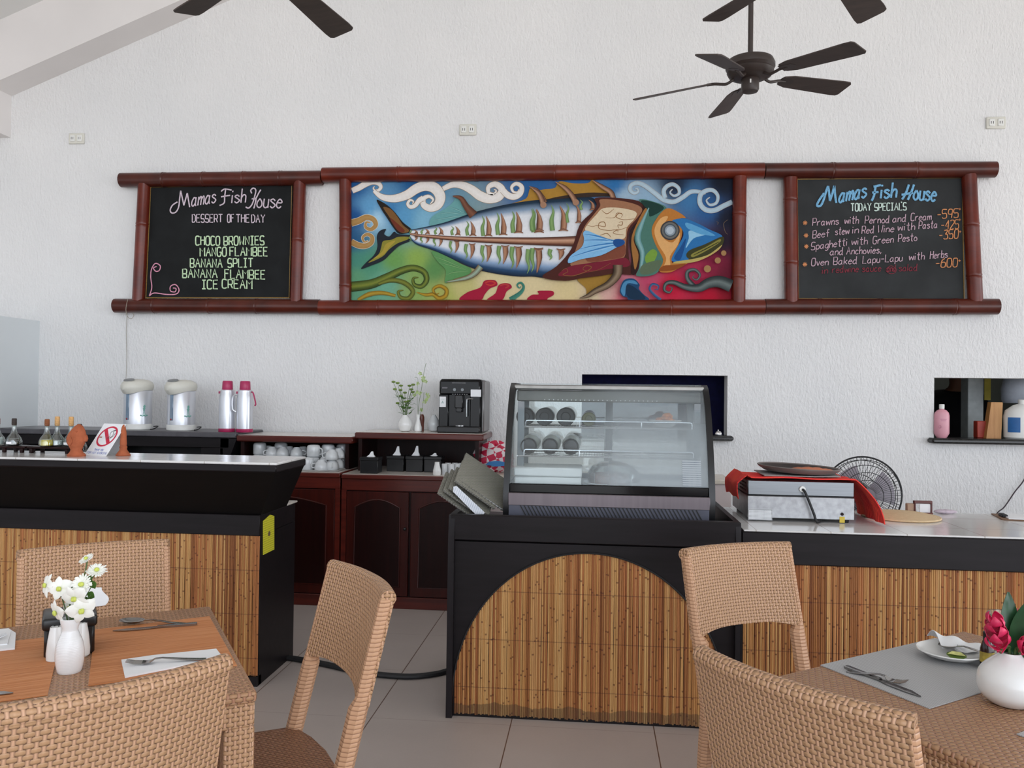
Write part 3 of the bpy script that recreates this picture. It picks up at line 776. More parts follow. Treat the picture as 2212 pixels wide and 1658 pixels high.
# body
band([(886, 496), (923, 489), (964, 479), (1025, 458), (1086, 443), (1147, 433), (1192, 430), (1240, 427), (1277, 426), (1292, 436)], [(886, 514), (900, 528), (935, 540), (975, 558), (1018, 578), (1066, 590), (1120, 597), (1150, 597), (1175, 600), (1215, 602)],
     [(0, '1a2836'), (.04, '24384c'), (.12, '8298b0'), (.2, 'dcdfe4'), (.5, 'e8e8ea'), (.78, 'e0e4ea'), (.86, '8aa4c4'), (.93, '2c4a6c'), (1, '141e2c')])
# ribs and spine
BR = ['4a2c22', '9a6c52', 'b08468', '7a5040']; GR = ['5c7c4a', '86a468', '5c7c4a']


def rib(x, y0, y1, f, w, lean=14, green=-55, gw=.8):
    s = 1 if y1 > y0 else -1; h = y1 - y0
    ribbon([(x + green, y0), (x + green - 10, y0 + h * .4), (x + green + 8, y0 + h * .75), (x + green - 14, y0 + h * 1.02)], [w * gw, w * .9 * gw, w * .45 * gw, 2], f, GR)
    ribbon([(x, y0), (x + 6, y0 + h * .35), (x - 4, y0 + h * .7), (x - lean - 12, y1)], [w, w * 1.05, w * .55, 2], f, BR)
    ribbon([(x - w * .8, y0 - s * 4), (x, y0 + s * 10), (x + w * .8, y0 - s * 4)], [8, 22, 8], f, ['5a382c', 'a87c62'])


for x, ya, yb, w in [(880, 660, 620, 24), (1000, 662, 608, 30), (1145, 668, 590, 34), (1322, 675, 582, 38), (1482, 680, 528, 46), (1648, 684, 472, 52), (1805, 672, 440, 56), (1968, 650, 425, 62), (2185, 645, 395, 64)]: rib(x, ya, yb, c1, w)
for x, ya, yb, w in [(880, 690, 735, 20), (1000, 695, 765, 26), (1140, 705, 800, 30), (1312, 740, 868, 36), (1475, 770, 930, 44), (1650, 785, 965, 50), (1825, 790, 985, 54), (1965, 800, 1030, 60), (2180, 815, 1065, 62)]: rib(x, ya, yb, c1, w, 10, -62)
for x, ya, yb, w in [(72, 600, 385, 56), (315, 600, 345, 62), (470, 520, 325, 40), (610, 390, 290, 36)]: rib(x, ya, yb, c2, w, 26, -110 if x > 200 else -70)
for x, ya, yb, w in [(65, 790, 1035, 56), (290, 790, 900, 56)]: rib(x, ya, yb, c2, w, 8, -105)
ribbon([(815, 662), (900, 678), (1000, 688), (1300, 712), (1700, 730), (2212, 742), (2650, 740)], [22, 26, 34, 46, 64, 84, 120], c1, ['3c241c', '7a5040', 'c49a80', 'a87c62', '6a4234', '3a221a'])
# dorsal spines, small fin spines
SP = ['3a241c', '8a6450', 'b48c70', '6a4838']
ribbon([(1268, 262), (1355, 285), (1415, 375), (1490, 465)], [8, 50, 66, 104], c1, ['4a2c22', '7e5442', '5a382c']); ribbon([(1565, 1010), (1500, 1085), (1400, 1135), (1190, 1175)], [70, 62, 46, 6], c1, ['5a3c20', '9ab09c', '6a4a24'])
ribbon([(2080, 160), (2160, 195), (2220, 270), (2250, 330)], [6, 36, 44, 50], c1, SP)
for P in [[(-10, 165), (60, 215), (95, 280), (112, 340)], [(235, 105), (330, 165), (400, 240), (442, 315)], [(610, 88), (710, 155), (800, 215), (832, 310)]]:
    ribbon(P, [6, 44, 52, 60], c2, SP); disc(P[-1][0], P[-1][1], 32, c2, 'a07a62')
# shoulder and head
fill([(640, 270), (850, 268), (1070, 298), (1155, 370), (1110, 470), (1005, 580), (975, 700), (985, 900), (1020, 1045), (850, 1035), (700, 1060), (500, 1085), (330, 1112), (100, 1072), (250, 960), (400, 780), (480, 545), (600, 420), (655, 340)], c2, '4a241e')
fill([(690, 285), (860, 292), (1050, 335), (1118, 390), (1060, 480), (975, 580), (955, 700), (935, 870), (800, 905), (600, 925), (395, 965), (430, 830), (520, 580), (630, 430), (690, 350)], c2, '9a6c50')
fill([(720, 375), (880, 370), (1050, 410), (1040, 480), (960, 570), (935, 680), (800, 690), (640, 640), (540, 600), (560, 540), (650, 440)], c2, 'd8c6a8')
fill([(380, 965), (600, 930), (800, 900), (950, 880), (985, 960), (820, 985), (600, 1020), (400, 1060), (260, 1055)], c2, '742030'); fill([(560, 800), (760, 780), (930, 740), (930, 860), (760, 900), (560, 915)], c2, '7c4634')
for P in [[(705, 395), (760, 430), (830, 380)], [(745, 470), (830, 470), (880, 425), (915, 440), (900, 470)], [(1050, 480), (930, 490), (855, 465), (860, 425), (910, 425)], [(555, 545), (610, 560), (660, 550), (740, 560), (730, 515), (680, 525), (680, 580), (780, 600), (860, 590), (870, 620)], [(980, 560), (900, 590), (850, 600), (825, 630), (930, 645)], [(880, 520), (915, 510), (910, 545), (870, 545), (880, 580)], [(690, 650), (760, 630), (800, 670)], [(300, 1010), (340, 985), (360, 1020), (310, 1050), (420, 1060), (560, 1010), (600, 970), (540, 960), (520, 1000), (640, 1010), (800, 930)]]:
    ribbon(P, [3, 7, 3], c2, ['8a5c34', '8a5c34'], 5)
fill([(1125, 345), (1182, 372), (1085, 560), (1042, 700), (1095, 850), (1055, 1032), (1005, 1035), (1005, 880), (985, 720), (1005, 590), (1110, 460)], c2, '2e1a18'); fill([(1135, 390), (1165, 400), (1070, 580), (1030, 700), (1080, 850), (1045, 1000), (1020, 880), (1005, 720), (1030, 600)], c2, '9a6a38')
fill([(1080, 290), (1200, 298), (1365, 370), (1265, 470), (1212, 600), (1252, 740), (1322, 860), (1312, 970), (1230, 1052), (1060, 1062), (1082, 980), (1092, 830), (1040, 700), (1062, 570), (1172, 400)], c2, '4a7468')
fill([(1100, 300), (1220, 310), (1340, 372), (1200, 460), (1180, 400)], c2, '1c3a34')
ribbon([(1185, 370), (1110, 540), (1075, 680), (1120, 830), (1100, 1000)], [10, 40, 50, 44, 20], c2, ['5a8c90', '8ab0b0', '5a8488']); fill([(1150, 860), (1220, 790), (1270, 830), (1230, 920), (1160, 930)], c2, '74983c'); fill([(1120, 950), (1300, 900), (1290, 980), (1200, 1040), (1100, 1040)], c2, '5a6a52')
fill([(1360, 378), (1460, 400), (1560, 470), (1500, 485), (1525, 620), (1480, 760), (1425, 880), (1440, 935), (1645, 892), (1500, 975), (1400, 1025), (1288, 1012), (1330, 900), (1250, 740), (1212, 600), (1262, 480)], c2, 'b47434')
fill([(1300, 480), (1380, 460), (1330, 560), (1340, 680), (1430, 720), (1500, 620), (1480, 740), (1400, 860), (1400, 960), (1330, 980), (1360, 880), (1280, 740), (1240, 600)], c2, 'd8a468'); fill([(1290, 1012), (1330, 960), (1440, 950), (1560, 940), (1450, 1000)], c2, '8a4a20')
fill([(1420, 502), (1540, 478), (1680, 528), (1800, 590), (1932, 660), (1800, 722), (1600, 820), (1610, 880), (1500, 922), (1415, 905), (1455, 800), (1535, 650), (1500, 560)], c2, '2c6ea8')
fill([(1600, 600), (1760, 640), (1640, 680), (1560, 780), (1590, 680)], c2, '8fc0dc'); fill([(1560, 520), (1680, 560), (1860, 650), (1720, 640), (1580, 580)], c2, '5a9cc8'); fill([(1440, 880), (1500, 780), (1560, 680), (1540, 800), (1500, 900)], c2, '1c4c86')
fill([(1932, 662), (1935, 742), (1860, 820), (1780, 870), (1640, 905), (1565, 862), (1600, 800), (1750, 742)], c2, '3c3c20'); fill([(1900, 690), (1905, 720), (1780, 800), (1640, 870), (1620, 840), (1760, 770)], c2, '86803c'); ribbon([(1900, 715), (1760, 790), (1640, 850)], [6, 10, 4], c2, ['2a2c1c', '2a2c1c'])
fill([(1930, 745), (1890, 800), (1780, 870), (1640, 922), (1440, 936), (1460, 915), (1630, 890), (1780, 850), (1870, 790)], c2, 'b8a460')
for r, col in [(98, '3a3a3c'), (84, '6a6864'), (66, '48525a'), (54, '8a96a0'), (38, 'b0bcc6')]: disc(1400, 600, r, c2, col)
fill([(515, 630), (550, 600), (650, 640), (790, 690), (920, 695), (935, 735), (860, 770), (700, 852), (500, 892), (368, 932), (385, 860), (500, 770), (525, 690)], c2, '7fb4dc')
for P in [[(520, 700), (650, 700), (800, 705), (900, 715)], [(480, 790), (620, 760), (760, 740), (900, 725)], [(400, 870), (560, 820), (720, 780), (880, 740)], [(530, 640), (650, 660), (800, 700)]]: ribbon(P, [4, 16, 22, 6], c2, ['1c5a9a', '4a8cc4', 'b4d8ee'])
fill([(840, 690), (920, 694), (936, 735), (860, 770), (820, 730)], c2, '1e4c8a')
ribbon([(870, 950), (860, 1050), (770, 1150), (640, 1215), (560, 1265), (478, 1290)], [100, 90, 72, 56, 40, 6], c2, ['3a2a20', '7a6450', '8c7a64', '5a4a3a', '2e221a'])
# right corner
fill([(888, 1210), (930, 1105), (1030, 1090), (1090, 1150), (1082, 1190), (1125, 1245), (1185, 1305), (985, 1305), (965, 1282), (915, 1265)], c2, '1e4468'); fill([(900, 1200), (940, 1120), (1030, 1108), (1070, 1150), (965, 1140), (940, 1260), (915, 1250)], c2, '4a84ac'); fill([(970, 1150), (1062, 1195), (1150, 1295), (1000, 1295), (950, 1230)], c2, '173048')
ribbon([(1305, 1305), (1240, 1255), (1192, 1195), (1222, 1145), (1280, 1162), (1272, 1200), (1240, 1195)], [30, 28, 24, 22, 18, 12, 4], c2, ['24406a', '4a6c94'])
DK = ['2a2e30', '525c5c', '6a7472', '3a4242', '22282a']
ribbon([(1640, 1165), (1578, 1090), (1580, 1018), (1650, 1000), (1702, 1050), (1672, 1100), (1630, 1080), (1650, 1050)], [50, 44, 38, 34, 28, 20, 12, 4], c2, DK)
ribbon([(2022, 1165), (1900, 1120), (1790, 1135), (1690, 1185), (1560, 1175), (1440, 1128), (1360, 1140), (1342, 1205), (1395, 1230), (1422, 1185), (1385, 1170)], [130, 120, 104, 84, 60, 46, 38, 30, 22, 13, 4], c2, DK)
for a, bb, r in [(1945, 830, 27), (1885, 905, 31), (1780, 990, 36)]: disc(a, bb, r, c2, 'a07a50')
ribbon([(1870, 510), (1890, 520), (1880, 540)], [3, 5, 3], c2, ['6a5a48', '6a5a48']); ribbon([(1990, 490), (1945, 530), (1960, 610), (1985, 640)], [3, 6, 3], c2, ['6a5a48', '6a5a48'])
cv = part('canvas', m, attr_mat('painted_canvas', .7, .15), t, True, angle=80)
m2 = MB(); q = [aY(x, y, 5.7125) for x, y in [(757, 390), (1586, 382), (1582, 653), (756, 653)]]; m2.loft([q, [p + Vector((0, .02, 0)) for p in q]]); part('backing', m2, MT['mahogany_dark'], t, True)

# --- string hanging down from the left board, chalk pieces
b = MB(); b.tube(cr([aY(275, 668, 5.735), aY(273, 720, 5.74), aY(274, 770, 5.735), aY(272, 818, 5.71)], 5), .0016, 6)
b.tube(cr([aY(276, 645, 5.63), aY(272, 668, 5.628), aY(276, 684, 5.64), aY(284, 688, 5.65), aY(289, 681, 5.66), aY(287, 676, 5.66)], 5), .002, 6)
solo('string', b, pm('beige_string', c(150, 142, 128), .9), 'thin string looped over the left bamboo rail, hanging down to a water pot', 'string', at=aY(272, 818, 5.71))
# ================================================================ counters
def reeds(root, x0, x1, y, top, zb, name='reed_panel'):
    m = MB(); x = x0
    while x < x1 - .003:
        w = random.uniform(.0062, .0092); r = w / 2; cx = x + r; zt = top(cx)
        if zt > zb + .02:
            tone = random.random(); ph = random.random(); dy = random.uniform(0, .002); lean = random.uniform(-.0015, .0015)
            rings = []
            for z, sh in ((zb + random.uniform(-.004, .004), 0), ((zb + zt) / 2, lean), (zt, 0)):
                rings.append([(cx + sh + r * math.cos(PI * k / 4), y - dy - r * .8 * math.sin(PI * k / 4), z) for k in range(5)])
            m.loft(rings, False, False, col=(tone, ph, 0, 1))
        x += w
    return part(name, m, MT['reed'], root, True, angle=70)


# --- left bar
bar = thing('bar_counter', 'long dark bar with flared top, white tiled surface and reed front, at the left', 'bar counter', (-3.2, 3.75, 0), group='reed fronted counters')
XR = -1.54
m = MB().box(-5.2, XR, 3.67, 4.11, 0.0, .70); m.box(-5.2, XR, 3.655, 4.11, .70, .797, .003); m.box(-5.2, XR, 3.655, 3.70, 0, .045)
part('body', m, MT['black_wood'], bar, True)
m = MB().loft([[(-5.2, 3.665, .797), (XR, 3.665, .797), (XR, 3.99, .797), (-5.2, 3.99, .797)], [(-5.2, 3.475, 1.016), (-1.395, 3.475, 1.016), (-1.395, 3.83, 1.016), (-5.2, 3.83, 1.016)]])
part('flared_apron', m, MT['black_wood_shaded'], bar, True)
m = MB().box(-5.2, -1.388, 3.465, 3.838, 1.016, 1.052, .006); part('top_moulding', m, MT['black_wood'], bar, True)
m = MB().box(-5.2, -1.386, 3.463, 3.838, 1.050, 1.0605, .003); part('tiled_top', m, MT['tile'], bar, True)
m = MB().box(-5.2, XR + .006, 3.99, 4.125, .797, .806, .002); part('inner_ledge', m, MT['laminate'], bar, True)
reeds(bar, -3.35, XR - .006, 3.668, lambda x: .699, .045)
# yellow notice taped to the end panel
q = [aX(568, 1125, XR + .001), aX(568, 1198, XR + .001), aX(592, 1186, XR + .001), aX(592, 1114, XR + .001), aX(583, 1111, XR + .001)]
t = NT('yellow_printed_paper'); v = t.coord('Object', (1, 1, 1)); s = t.n('ShaderNodeSeparateXYZ'); t.l(v, s.inputs[0])
ln = t.M('LESS_THAN', t.M('FRACT', t.M('MULTIPLY', s.outputs[2], 95)), .35); nz = t.noise(t.coord('Object', (1, 60, 12)), 1, 2)
t.base(t.mix(t.M('MULTIPLY', t.M('MULTIPLY', ln, nz), .9), c(226, 220, 50), c(130, 122, 30)), .7)
m = MB(); m.loft([[p for p in q], [p + Vector((.0015, 0, 0)) for p in q]]); part('notice', m, t.m, bar, True, 'yellow printed notice taped to the end')
ctr = sum((Vector(p) for p in q), Vector()) / 5
m = MB(); m.loft([[ctr + Vector((.002, .014 * math.cos(a), -.012 + .012 * math.sin(a))) for a in [2 * PI * k / 20 for k in range(20)]], [ctr + Vector((.0026, .014 * math.cos(a), -.012 + .012 * math.sin(a))) for a in [2 * PI * k / 20 for k in range(20)]]])
part('notice_emblem', m, pm('brown_ink', c(110, 90, 60), .7), bar, True)

# --- middle counter with the arch
mid = thing('service_counter', 'black counter with an arched reed panel under the display fridge', 'counter', (0, 3.7, 0), group='reed fronted counters')
m = MB().box(-.582, .60, 3.445, 4.10, .0, .745); m.box(-.582, .60, 3.47, 4.10, .745, .78)
part('body', m, MT['black_wood'], mid, True)
m = MB().box(-.60, .615, 3.428, 3.465, .752, .861, .004); part('top_rail', m, MT['black_wood'], mid, True)
for xa, xb in ((-.606, -.580), (.594, .616)):
    m = MB(); m.prism([(3.415, 0), (3.415, .75), (3.43, .858), (4.12, .858), (4.12, 0)], 'X', xa, xb); part('side_board', m, MT['black_wood_v'], mid, True)
AC, AA, AB, AZ = -.008, .572, .625, .085


def arch(x):
    d = 1 - ((x - AC) / AA) ** 2
    return AZ + AB * math.sqrt(max(d, 0))


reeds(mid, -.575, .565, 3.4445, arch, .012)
m = MB()
P = [(AC + AA * 1.004 * math.cos(a), 3.437, AZ + AB * 1.004 * math.sin(a)) for a in [PI * k / 40 for k in range(41)]]
m.tube(P, .0035, 6); part('arch_edge', m, MT['rubber'], mid, True)

# --- right counter
rc = thing('service_counter', 'long dark counter with white tiled top and reed front, at the right', 'counter', (1.8, 3.7, 0), group='reed fronted counters')
m = MB().box(.624, 3.6, 3.455, 4.10, 0, .69); m.box(.622, 3.6, 3.44, 4.12, .69, .822, .004); part('body', m, MT['black_wood'], rc, True)
m = MB().box(.63, 3.6, 3.446, 4.125, .822, .83, .002); part('tiled_top', m, MT['tile'], rc, True)
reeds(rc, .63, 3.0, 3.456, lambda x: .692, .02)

# --- low pale cupboard under the hatch wall
m = MB().box(-.69, .90, 5.38, 5.74, 0, .812); t2 = thing('wall_cupboard', 'low pale pink cupboard against the wall behind the display fridge', 'cupboard', (.1, 5.56, 0))
part('body', m, MT['pinkish'], t2, True); m = MB().box(-.70, .905, 5.36, 5.745, .812, .84, .004); part('worktop', m, pm('beige_worktop', c(208, 198, 184), .3), t2, True)


# --- mahogany cabinets with hutches
def arched_door(root, x0, x1, z0, z1, y, knob):
    d = part('door', MB().box(x0, x1, y - .018, y, z0, z1, .003), MT['mahogany'], root, True)
    w = x1 - x0; m = MB(); a, b2 = x0 + .055, x1 - .055; zt = z1 - .10
    poly = [(a, z0 + .06), (b2, z0 + .06), (b2, zt)] + [(b2 + (a - b2) * k / 12, zt + .05 * math.sin(PI * k / 12)) for k in range(1, 12)] + [(a, zt)]
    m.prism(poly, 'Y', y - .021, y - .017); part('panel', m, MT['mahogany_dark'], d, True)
    m = MB(); m.tube([(p[0], y - .02, p[1]) for p in poly], .005, 6, True); part('moulding', m, MT['mahogany'], d, True)
    m = MB().ball((knob, y - .03, (z0 + z1) / 2 + .1), .011); m.cyl((knob, y - .02, (z0 + z1) / 2 + .1), (knob, y - .03, (z0 + z1) / 2 + .1), .005); part('knob', m, MT['black'], d, True)


def cabinet(label, x0, x1, ztop, zh, hx0, hx1, doors):
    r = thing('hutch_cabinet', label, 'cabinet', ((x0 + x1) / 2, 5.4, 0), group='mahogany cabinets')
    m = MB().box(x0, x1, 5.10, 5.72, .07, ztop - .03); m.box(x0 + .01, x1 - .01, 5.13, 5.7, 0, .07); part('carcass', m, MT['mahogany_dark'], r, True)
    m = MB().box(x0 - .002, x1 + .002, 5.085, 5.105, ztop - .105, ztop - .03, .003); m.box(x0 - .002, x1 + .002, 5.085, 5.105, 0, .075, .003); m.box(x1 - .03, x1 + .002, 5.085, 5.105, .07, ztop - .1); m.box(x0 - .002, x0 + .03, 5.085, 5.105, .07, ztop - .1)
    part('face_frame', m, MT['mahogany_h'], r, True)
    m = MB().box(x0 - .004, x1 + .004, 5.072, 5.73, ztop - .032, ztop - .002, .006); part('worktop_edge', m, MT['mahogany_h'], r, True)
    m = MB().box(x0 + .004, x1 - .004, 5.082, 5.725, ztop - .006, ztop); part('worktop', m, MT['laminate'], r, True)
    m = MB().box(hx0, hx0 + .025, 5.31, 5.72, ztop, zh - .03); m.box(hx1 - .025, hx1, 5.31, 5.72, ztop, zh - .03); m.box(hx0, hx1, 5.70, 5.72, ztop, zh - .03)
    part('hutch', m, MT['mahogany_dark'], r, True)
    m = MB().box(hx0 - .018, hx1 + .035, 5.275, 5.74, zh - .045, zh - .002, .008); part('hutch_top_edge', m, MT['mahogany_h'], r, True)
    m = MB().box(hx0 - .008, hx1 + .025, 5.286, 5.735, zh - .006, zh); part('hutch_top', m, MT['laminate'], r, True)
    for a, b2, k in doors: arched_door(r, a, b2, .08, ztop - .11, 5.10, k)
    return r


cabinet('red mahogany cabinet with open hutch full of white cups, left of the pair', -2.42, -1.612, .858, 1.078, -2.38, -1.625, [(-2.385, -1.645, -2.34)])
cabinet('red mahogany cabinet with raised hutch under the coffee machine, right of the pair', -1.598, -.70, .852, 1.112, -1.56, -.745, [(-1.565, -1.16, -1.18), (-1.145, -.735, -.78)])

# --- back bar below the water pots
bb_ = thing('back_bar', 'dark back bar against the wall carrying the water pots', 'counter', (-3.3, 5.5, 0))
m = MB().box(-4.17, -2.44, 5.47, 5.74, 0, 1.055); m.box(-4.17, -2.50, 5.31, 5.47, 0, .60)
part('body', m, MT['black'], bb_, True)
m = MB().box(-4.17, -2.46, 5.30, 5.325, .985, 1.055, .003)
for a, b2 in ((-4.17, -3.93), (-3.40, -3.28), (-2.66, -2.50)): m.box(a, b2, 5.30, 5.33, .60, .985, .003)
m.loft([[(-2.50, 5.30, .80), (-2.50, 5.47, .80), (-2.52, 5.47, .80), (-2.52, 5.30, .80)], [(-2.405, 5.30, 1.05), (-2.405, 5.74, 1.05), (-2.52, 5.74, 1.05), (-2.52, 5.30, 1.05)]])
part('front_frame', m, MT['black_wood'], bb_, True)
m = MB().box(-4.17, -2.405, 5.285, 5.745, 1.055, 1.093, .006); part('top', m, pm('grey_stone_top', c(84, 82, 86), .3, var=.15), bb_, True)

# ================================================================ display fridge
FX0, FX1, FZ = -.388, .53, .78
fr = thing('display_fridge', 'countertop glass display fridge with misted curved front and steel base', 'display fridge', (.07, 3.8, FZ))
PROF = [(3.568, .78), (3.556, .88), (3.562, .96), (3.59, 1.06), (3.635, 1.17), (3.69, 1.28), (3.745, 1.36), (3.79, 1.405), (3.85, 1.432)]
side = [Vector((0, y, z)) for y, z in PROF]; sm = cr([(0, y, z) for y, z in PROF], 5)
for xa, xb in ((FX0, FX0 + .026), (FX1 - .026, FX1)):
    o = part('side_panel', MB().prism([(p.y, p.z) for p in sm] + [(4.08, 1.432), (4.08, 1.40), (3.86, 1.40)] + [(p.y + .05, p.z - .012) for p in reversed(sm[3:-1])] + [(3.63, .965), (4.08, .965), (4.08, .78)], 'X', xa, xb), MT['black'], fr, True)
for xa in (FX0 + .010, FX1 - .014):
    part('side_glass', MB().prism([(3.62, .96), (3.66, 1.05), (3.74, 1.25), (3.84, 1.40), (4.06, 1.40), (4.06, .96)], 'X', xa, xa + .004), MT['glass'], fr, True)
# misted front glass
t = NT('misted_curved_glass'); v = t.coord('Object'); s = t.n('ShaderNodeSeparateXYZ'); t.l(v, s.inputs[0]); nz = t.noise(v, 5, 3)
mr = t.n('ShaderNodeMapRange', interpolation_type='SMOOTHSTEP'); t.l(t.M('ADD', s.outputs[0], t.M('MULTIPLY', t.M('SUBTRACT', nz, .5), .22)), mr.inputs[0])
mr.inputs[1].default_value = -.16; mr.inputs[2].default_value = .10; mr.inputs[3].default_value = .05; mr.inputs[4].default_value = .44
mz = t.n('ShaderNodeMapRange', interpolation_type='SMOOTHSTEP'); t.l(s.outputs[2], mz.inputs[0]); mz.inputs[1].default_value = .58; mz.inputs[2].default_value = .38; mz.inputs[3].default_value = .42; mz.inputs[4].default_value = 1
tr = t.n('ShaderNodeBsdfTransparent'); tr.inputs[0].default_value = (.93, .96, .97, 1); df = t.n('ShaderNodeBsdfDiffuse'); df.inputs[0].default_value = c(214, 222, 226); tl = t.n('ShaderNodeBsdfTranslucent'); tl.inputs[0].default_value = c(214, 222, 226)
ad = t.n('ShaderNodeMixShader'); t.l(df.outputs[0], ad.inputs[1]); t.l(tl.outputs[0], ad.inputs[2])
mx = t.n('ShaderNodeMixShader'); t.l(t.M('MULTIPLY', mr.outputs[0], mz.outputs[0]), mx.inputs[0]); t.l(tr.outputs[0], mx.inputs[1]); t.l(ad.outputs[0], mx.inputs[2])
gl = t.n('ShaderNodeBsdfGlossy'); gl.inputs['Roughness'].default_value = .05; m2 = t.n('ShaderNodeMixShader'); m2.inputs[0].default_value = .035
t.l(mx.outputs[0], m2.inputs[1]); t.l(gl.outputs[0], m2.inputs[2]); t.l(m2.outputs[0], t.out.inputs[0])
gs = cr([(0, y + .006, z) for y, z in PROF[2:]], 5)
m = MB(); m.loft([[(x, p.y, p.z) for p in gs] + [(x, p.y + .005, p.z - .002) for p in reversed(gs)] for x in (FX0 + .027, FX1 - .027)]); part('front_glass', m, t.m, fr, True)
m = MB().box(FX0 + .026, FX1 - .026, 3.565, 3.60, .945, .985, .004); part('glass_seat', m, MT['black_gloss'], fr, True)
m = MB().box(FX0 + .022, FX1 - .022, 3.552, 3.58, .889, .946, .003); part('steel_fascia', m, pm('fridge_brushed_steel', c(118, 110, 114), .42, .85, var=.08, vs=3, stretch=(20, 1, 1)), fr, True)
m = MB().box(FX0 + .026, FX1 - .026, 3.554, 4.08, .785, .890); m.box(FX0 + .026, FX1 - .026, 3.62, 4.08, .890, .955); part('base_housing', m, pm('blue_grey_grille_plate', c(74, 76, 90), .45), fr, True)
m = MB(); x = FX0 + .075
while x < FX1 - .08:
    m.loft([[(x, 3.5545, .890), (x + .005, 3.5545, .890), (x + .060, 3.5545, .792), (x + .055, 3.5545, .792)], [(x, 3.552, .890), (x + .005, 3.552, .890), (x + .060, 3.552, .792), (x + .055, 3.552, .792)]]); x += .0165
for vv in m.v: vv.y -= .0015
part('grille_slots', m, MT['rubber'], fr, True)
m = MB().box(FX0 + .027, FX1 - .027, 3.60, 4.04, .955, .968); part('deck', m, pm('white_fridge_deck', c(222, 226, 228), .35), fr, True)
m = MB().box(FX0 + .02, FX1 - .02, 3.80, 4.08, 1.402, 1.424, .004); part('top_panel', m, pm('steel_top', c(140, 138, 134), .35, .8), fr, True)
m = MB().box(FX0 + .03, FX1 - .03, 3.84, 4.04, 1.345, 1.40, .006); part('light_housing', m, pm('grey_light_housing', c(122, 120, 114), .5), fr, True)
m = MB()
for k in range(26): m.box(FX0 + .16 + k * .021, FX0 + .164 + k * .021, 3.8385, 3.8405, 1.352, 1.356)
part('light_strip', m, MT['white_plastic'], fr, True)
UPR = pm('grey_upright', c(128, 134, 138), .5)
for xa in (FX0 + .045, FX1 - .075):
    for yy in (3.72, 3.98): part('upright', MB().box(xa, xa + .03, yy, yy + .02, .968, 1.345, .002), UPR, fr, True)
for xa, xb, yy in ((FX0 + .03, .10, 4.05), (.06, FX1 - .03, 4.065)):
    o = part('sliding_door', MB().box(xa, xa + .035, yy, yy + .012, .96, 1.40).box(xb - .035, xb, yy, yy + .012, .96, 1.40).box(xa + .035, xb - .035, yy, yy + .012, .96, .99).box(xa + .035, xb - .035, yy, yy + .012, 1.37, 1.40), pm('grey_door_frame', c(120, 124, 128), .45), fr, True)
    q = part('pane', MB().box(xa + .03, xb - .03, yy + .004, yy + .008, .985, 1.375), MT['glass'], o, True)
for z in (1.228, 1.098):
    yf = 3.68 if z < 1.2 else 3.745
    m = MB(); x0, x1 = FX0 + .05, FX1 - .05
    m.tube([(x0, yf, z), (x1, yf, z)], .0035, 6).tube([(x0, 4.0, z), (x1, 4.0, z)], .0035, 6).tube([(x0, yf, z), (x0, 4.0, z)], .0035, 6).tube([(x1, yf, z), (x1, 4.0, z)], .0035, 6)
    x = x0 + .012
    while x < x1: m.tube([(x, yf, z + .002), (x, 4.0, z + .002)], .0013, 4); x += .0125
    for yy in (yf + .1, yf + .2): m.tube([(x0, yy, z - .002), (x1, yy, z - .002)], .002, 5)
    o = part('wire_shelf', m, MT['chrome'], fr, True)
    g = MB().tube(cr([(x0 + .03, yf, z), (x0 + .03, yf, z + .022), (x0 + .036, yf, z + .029), (x0 + .05, yf, z + .03)], 3) + cr([(x1 - .05, yf, z + .03), (x1 - .036, yf, z + .029), (x1 - .03, yf, z + .022), (x1 - .03, yf, z)], 3), .0032, 6)
    for xx in (x0 + .28, x0 + .56): g.tube([(xx, yf, z), (xx, yf, z + .03)], .0032, 6)
    q = part('guard_rail', g, MT['chrome'], o, True)
t = NT('printed_energy_sheet'); s = t.n('ShaderNodeSeparateXYZ'); t.l(t.coord('Object'), s.inputs[0])
ln = t.M('LESS_THAN', t.M('FRACT', t.M('MULTIPLY', s.outputs[2], 110)), .3)
t.base(t.mix(t.M('MULTIPLY', ln, t.noise(t.coord('Object', (50, 1, 10)), 1, 2)), c(196, 204, 208), c(70, 90, 120)), .6)
tb2 = t.n('ShaderNodeBsdfTransparent'); mxs = t.n('ShaderNodeMixShader'); mxs.inputs[0].default_value = .55; t.l(tb2.outputs[0], mxs.inputs[1]); t.l(t.b.outputs[0], mxs.inputs[2]); t.l(mxs.outputs[0], t.out.inputs[0])
pl = aY(1495, 1012, 3.58); gy = lambda z: next(g0.y + (g1.y - g0.y) * (z - g0.z) / (g1.z - g0.z) for g0, g1 in zip(gs, gs[1:]) if g0.z <= z <= g1.z)
m = MB(); zs_ = [.988 + .0185 * k for k in range(7)]
m.loft([[(pl.x - .040, gy(z) - .0015, z) for z in zs_] + [(pl.x - .040, gy(z) - .0003, z) for z in reversed(zs_)], [(pl.x + .040, gy(z) - .0015, z) for z in zs_] + [(pl.x + .040, gy(z) - .0003, z) for z in reversed(zs_)]])
part('rating_sheet', m, t.m, fr, True, 'see-through printed sheet stuck on the glass')


# --- what stands in the fridge
def lying_bottle(px, py, y, r, L, mat, neck, label, z=None):
    p = aY(px, py, y); zz = z if z is not None else p.z
    b0 = MB().lathe([(r * .45, y + .006), (r * .55, y + .001), (r * .9, y), (r, y + .006), (r, y + L * .62), (r * .75, y + L * .72), (r * .36, y + L * .80), (r * .34, y + L * .97), (r * .38, y + L)], (p.x, 0, zz), 24, 'Y')
    return solo('bottle', b0, mat, label, 'bottle', 'bottles in the display fridge', at=(p.x, y + L / 2, zz - r))


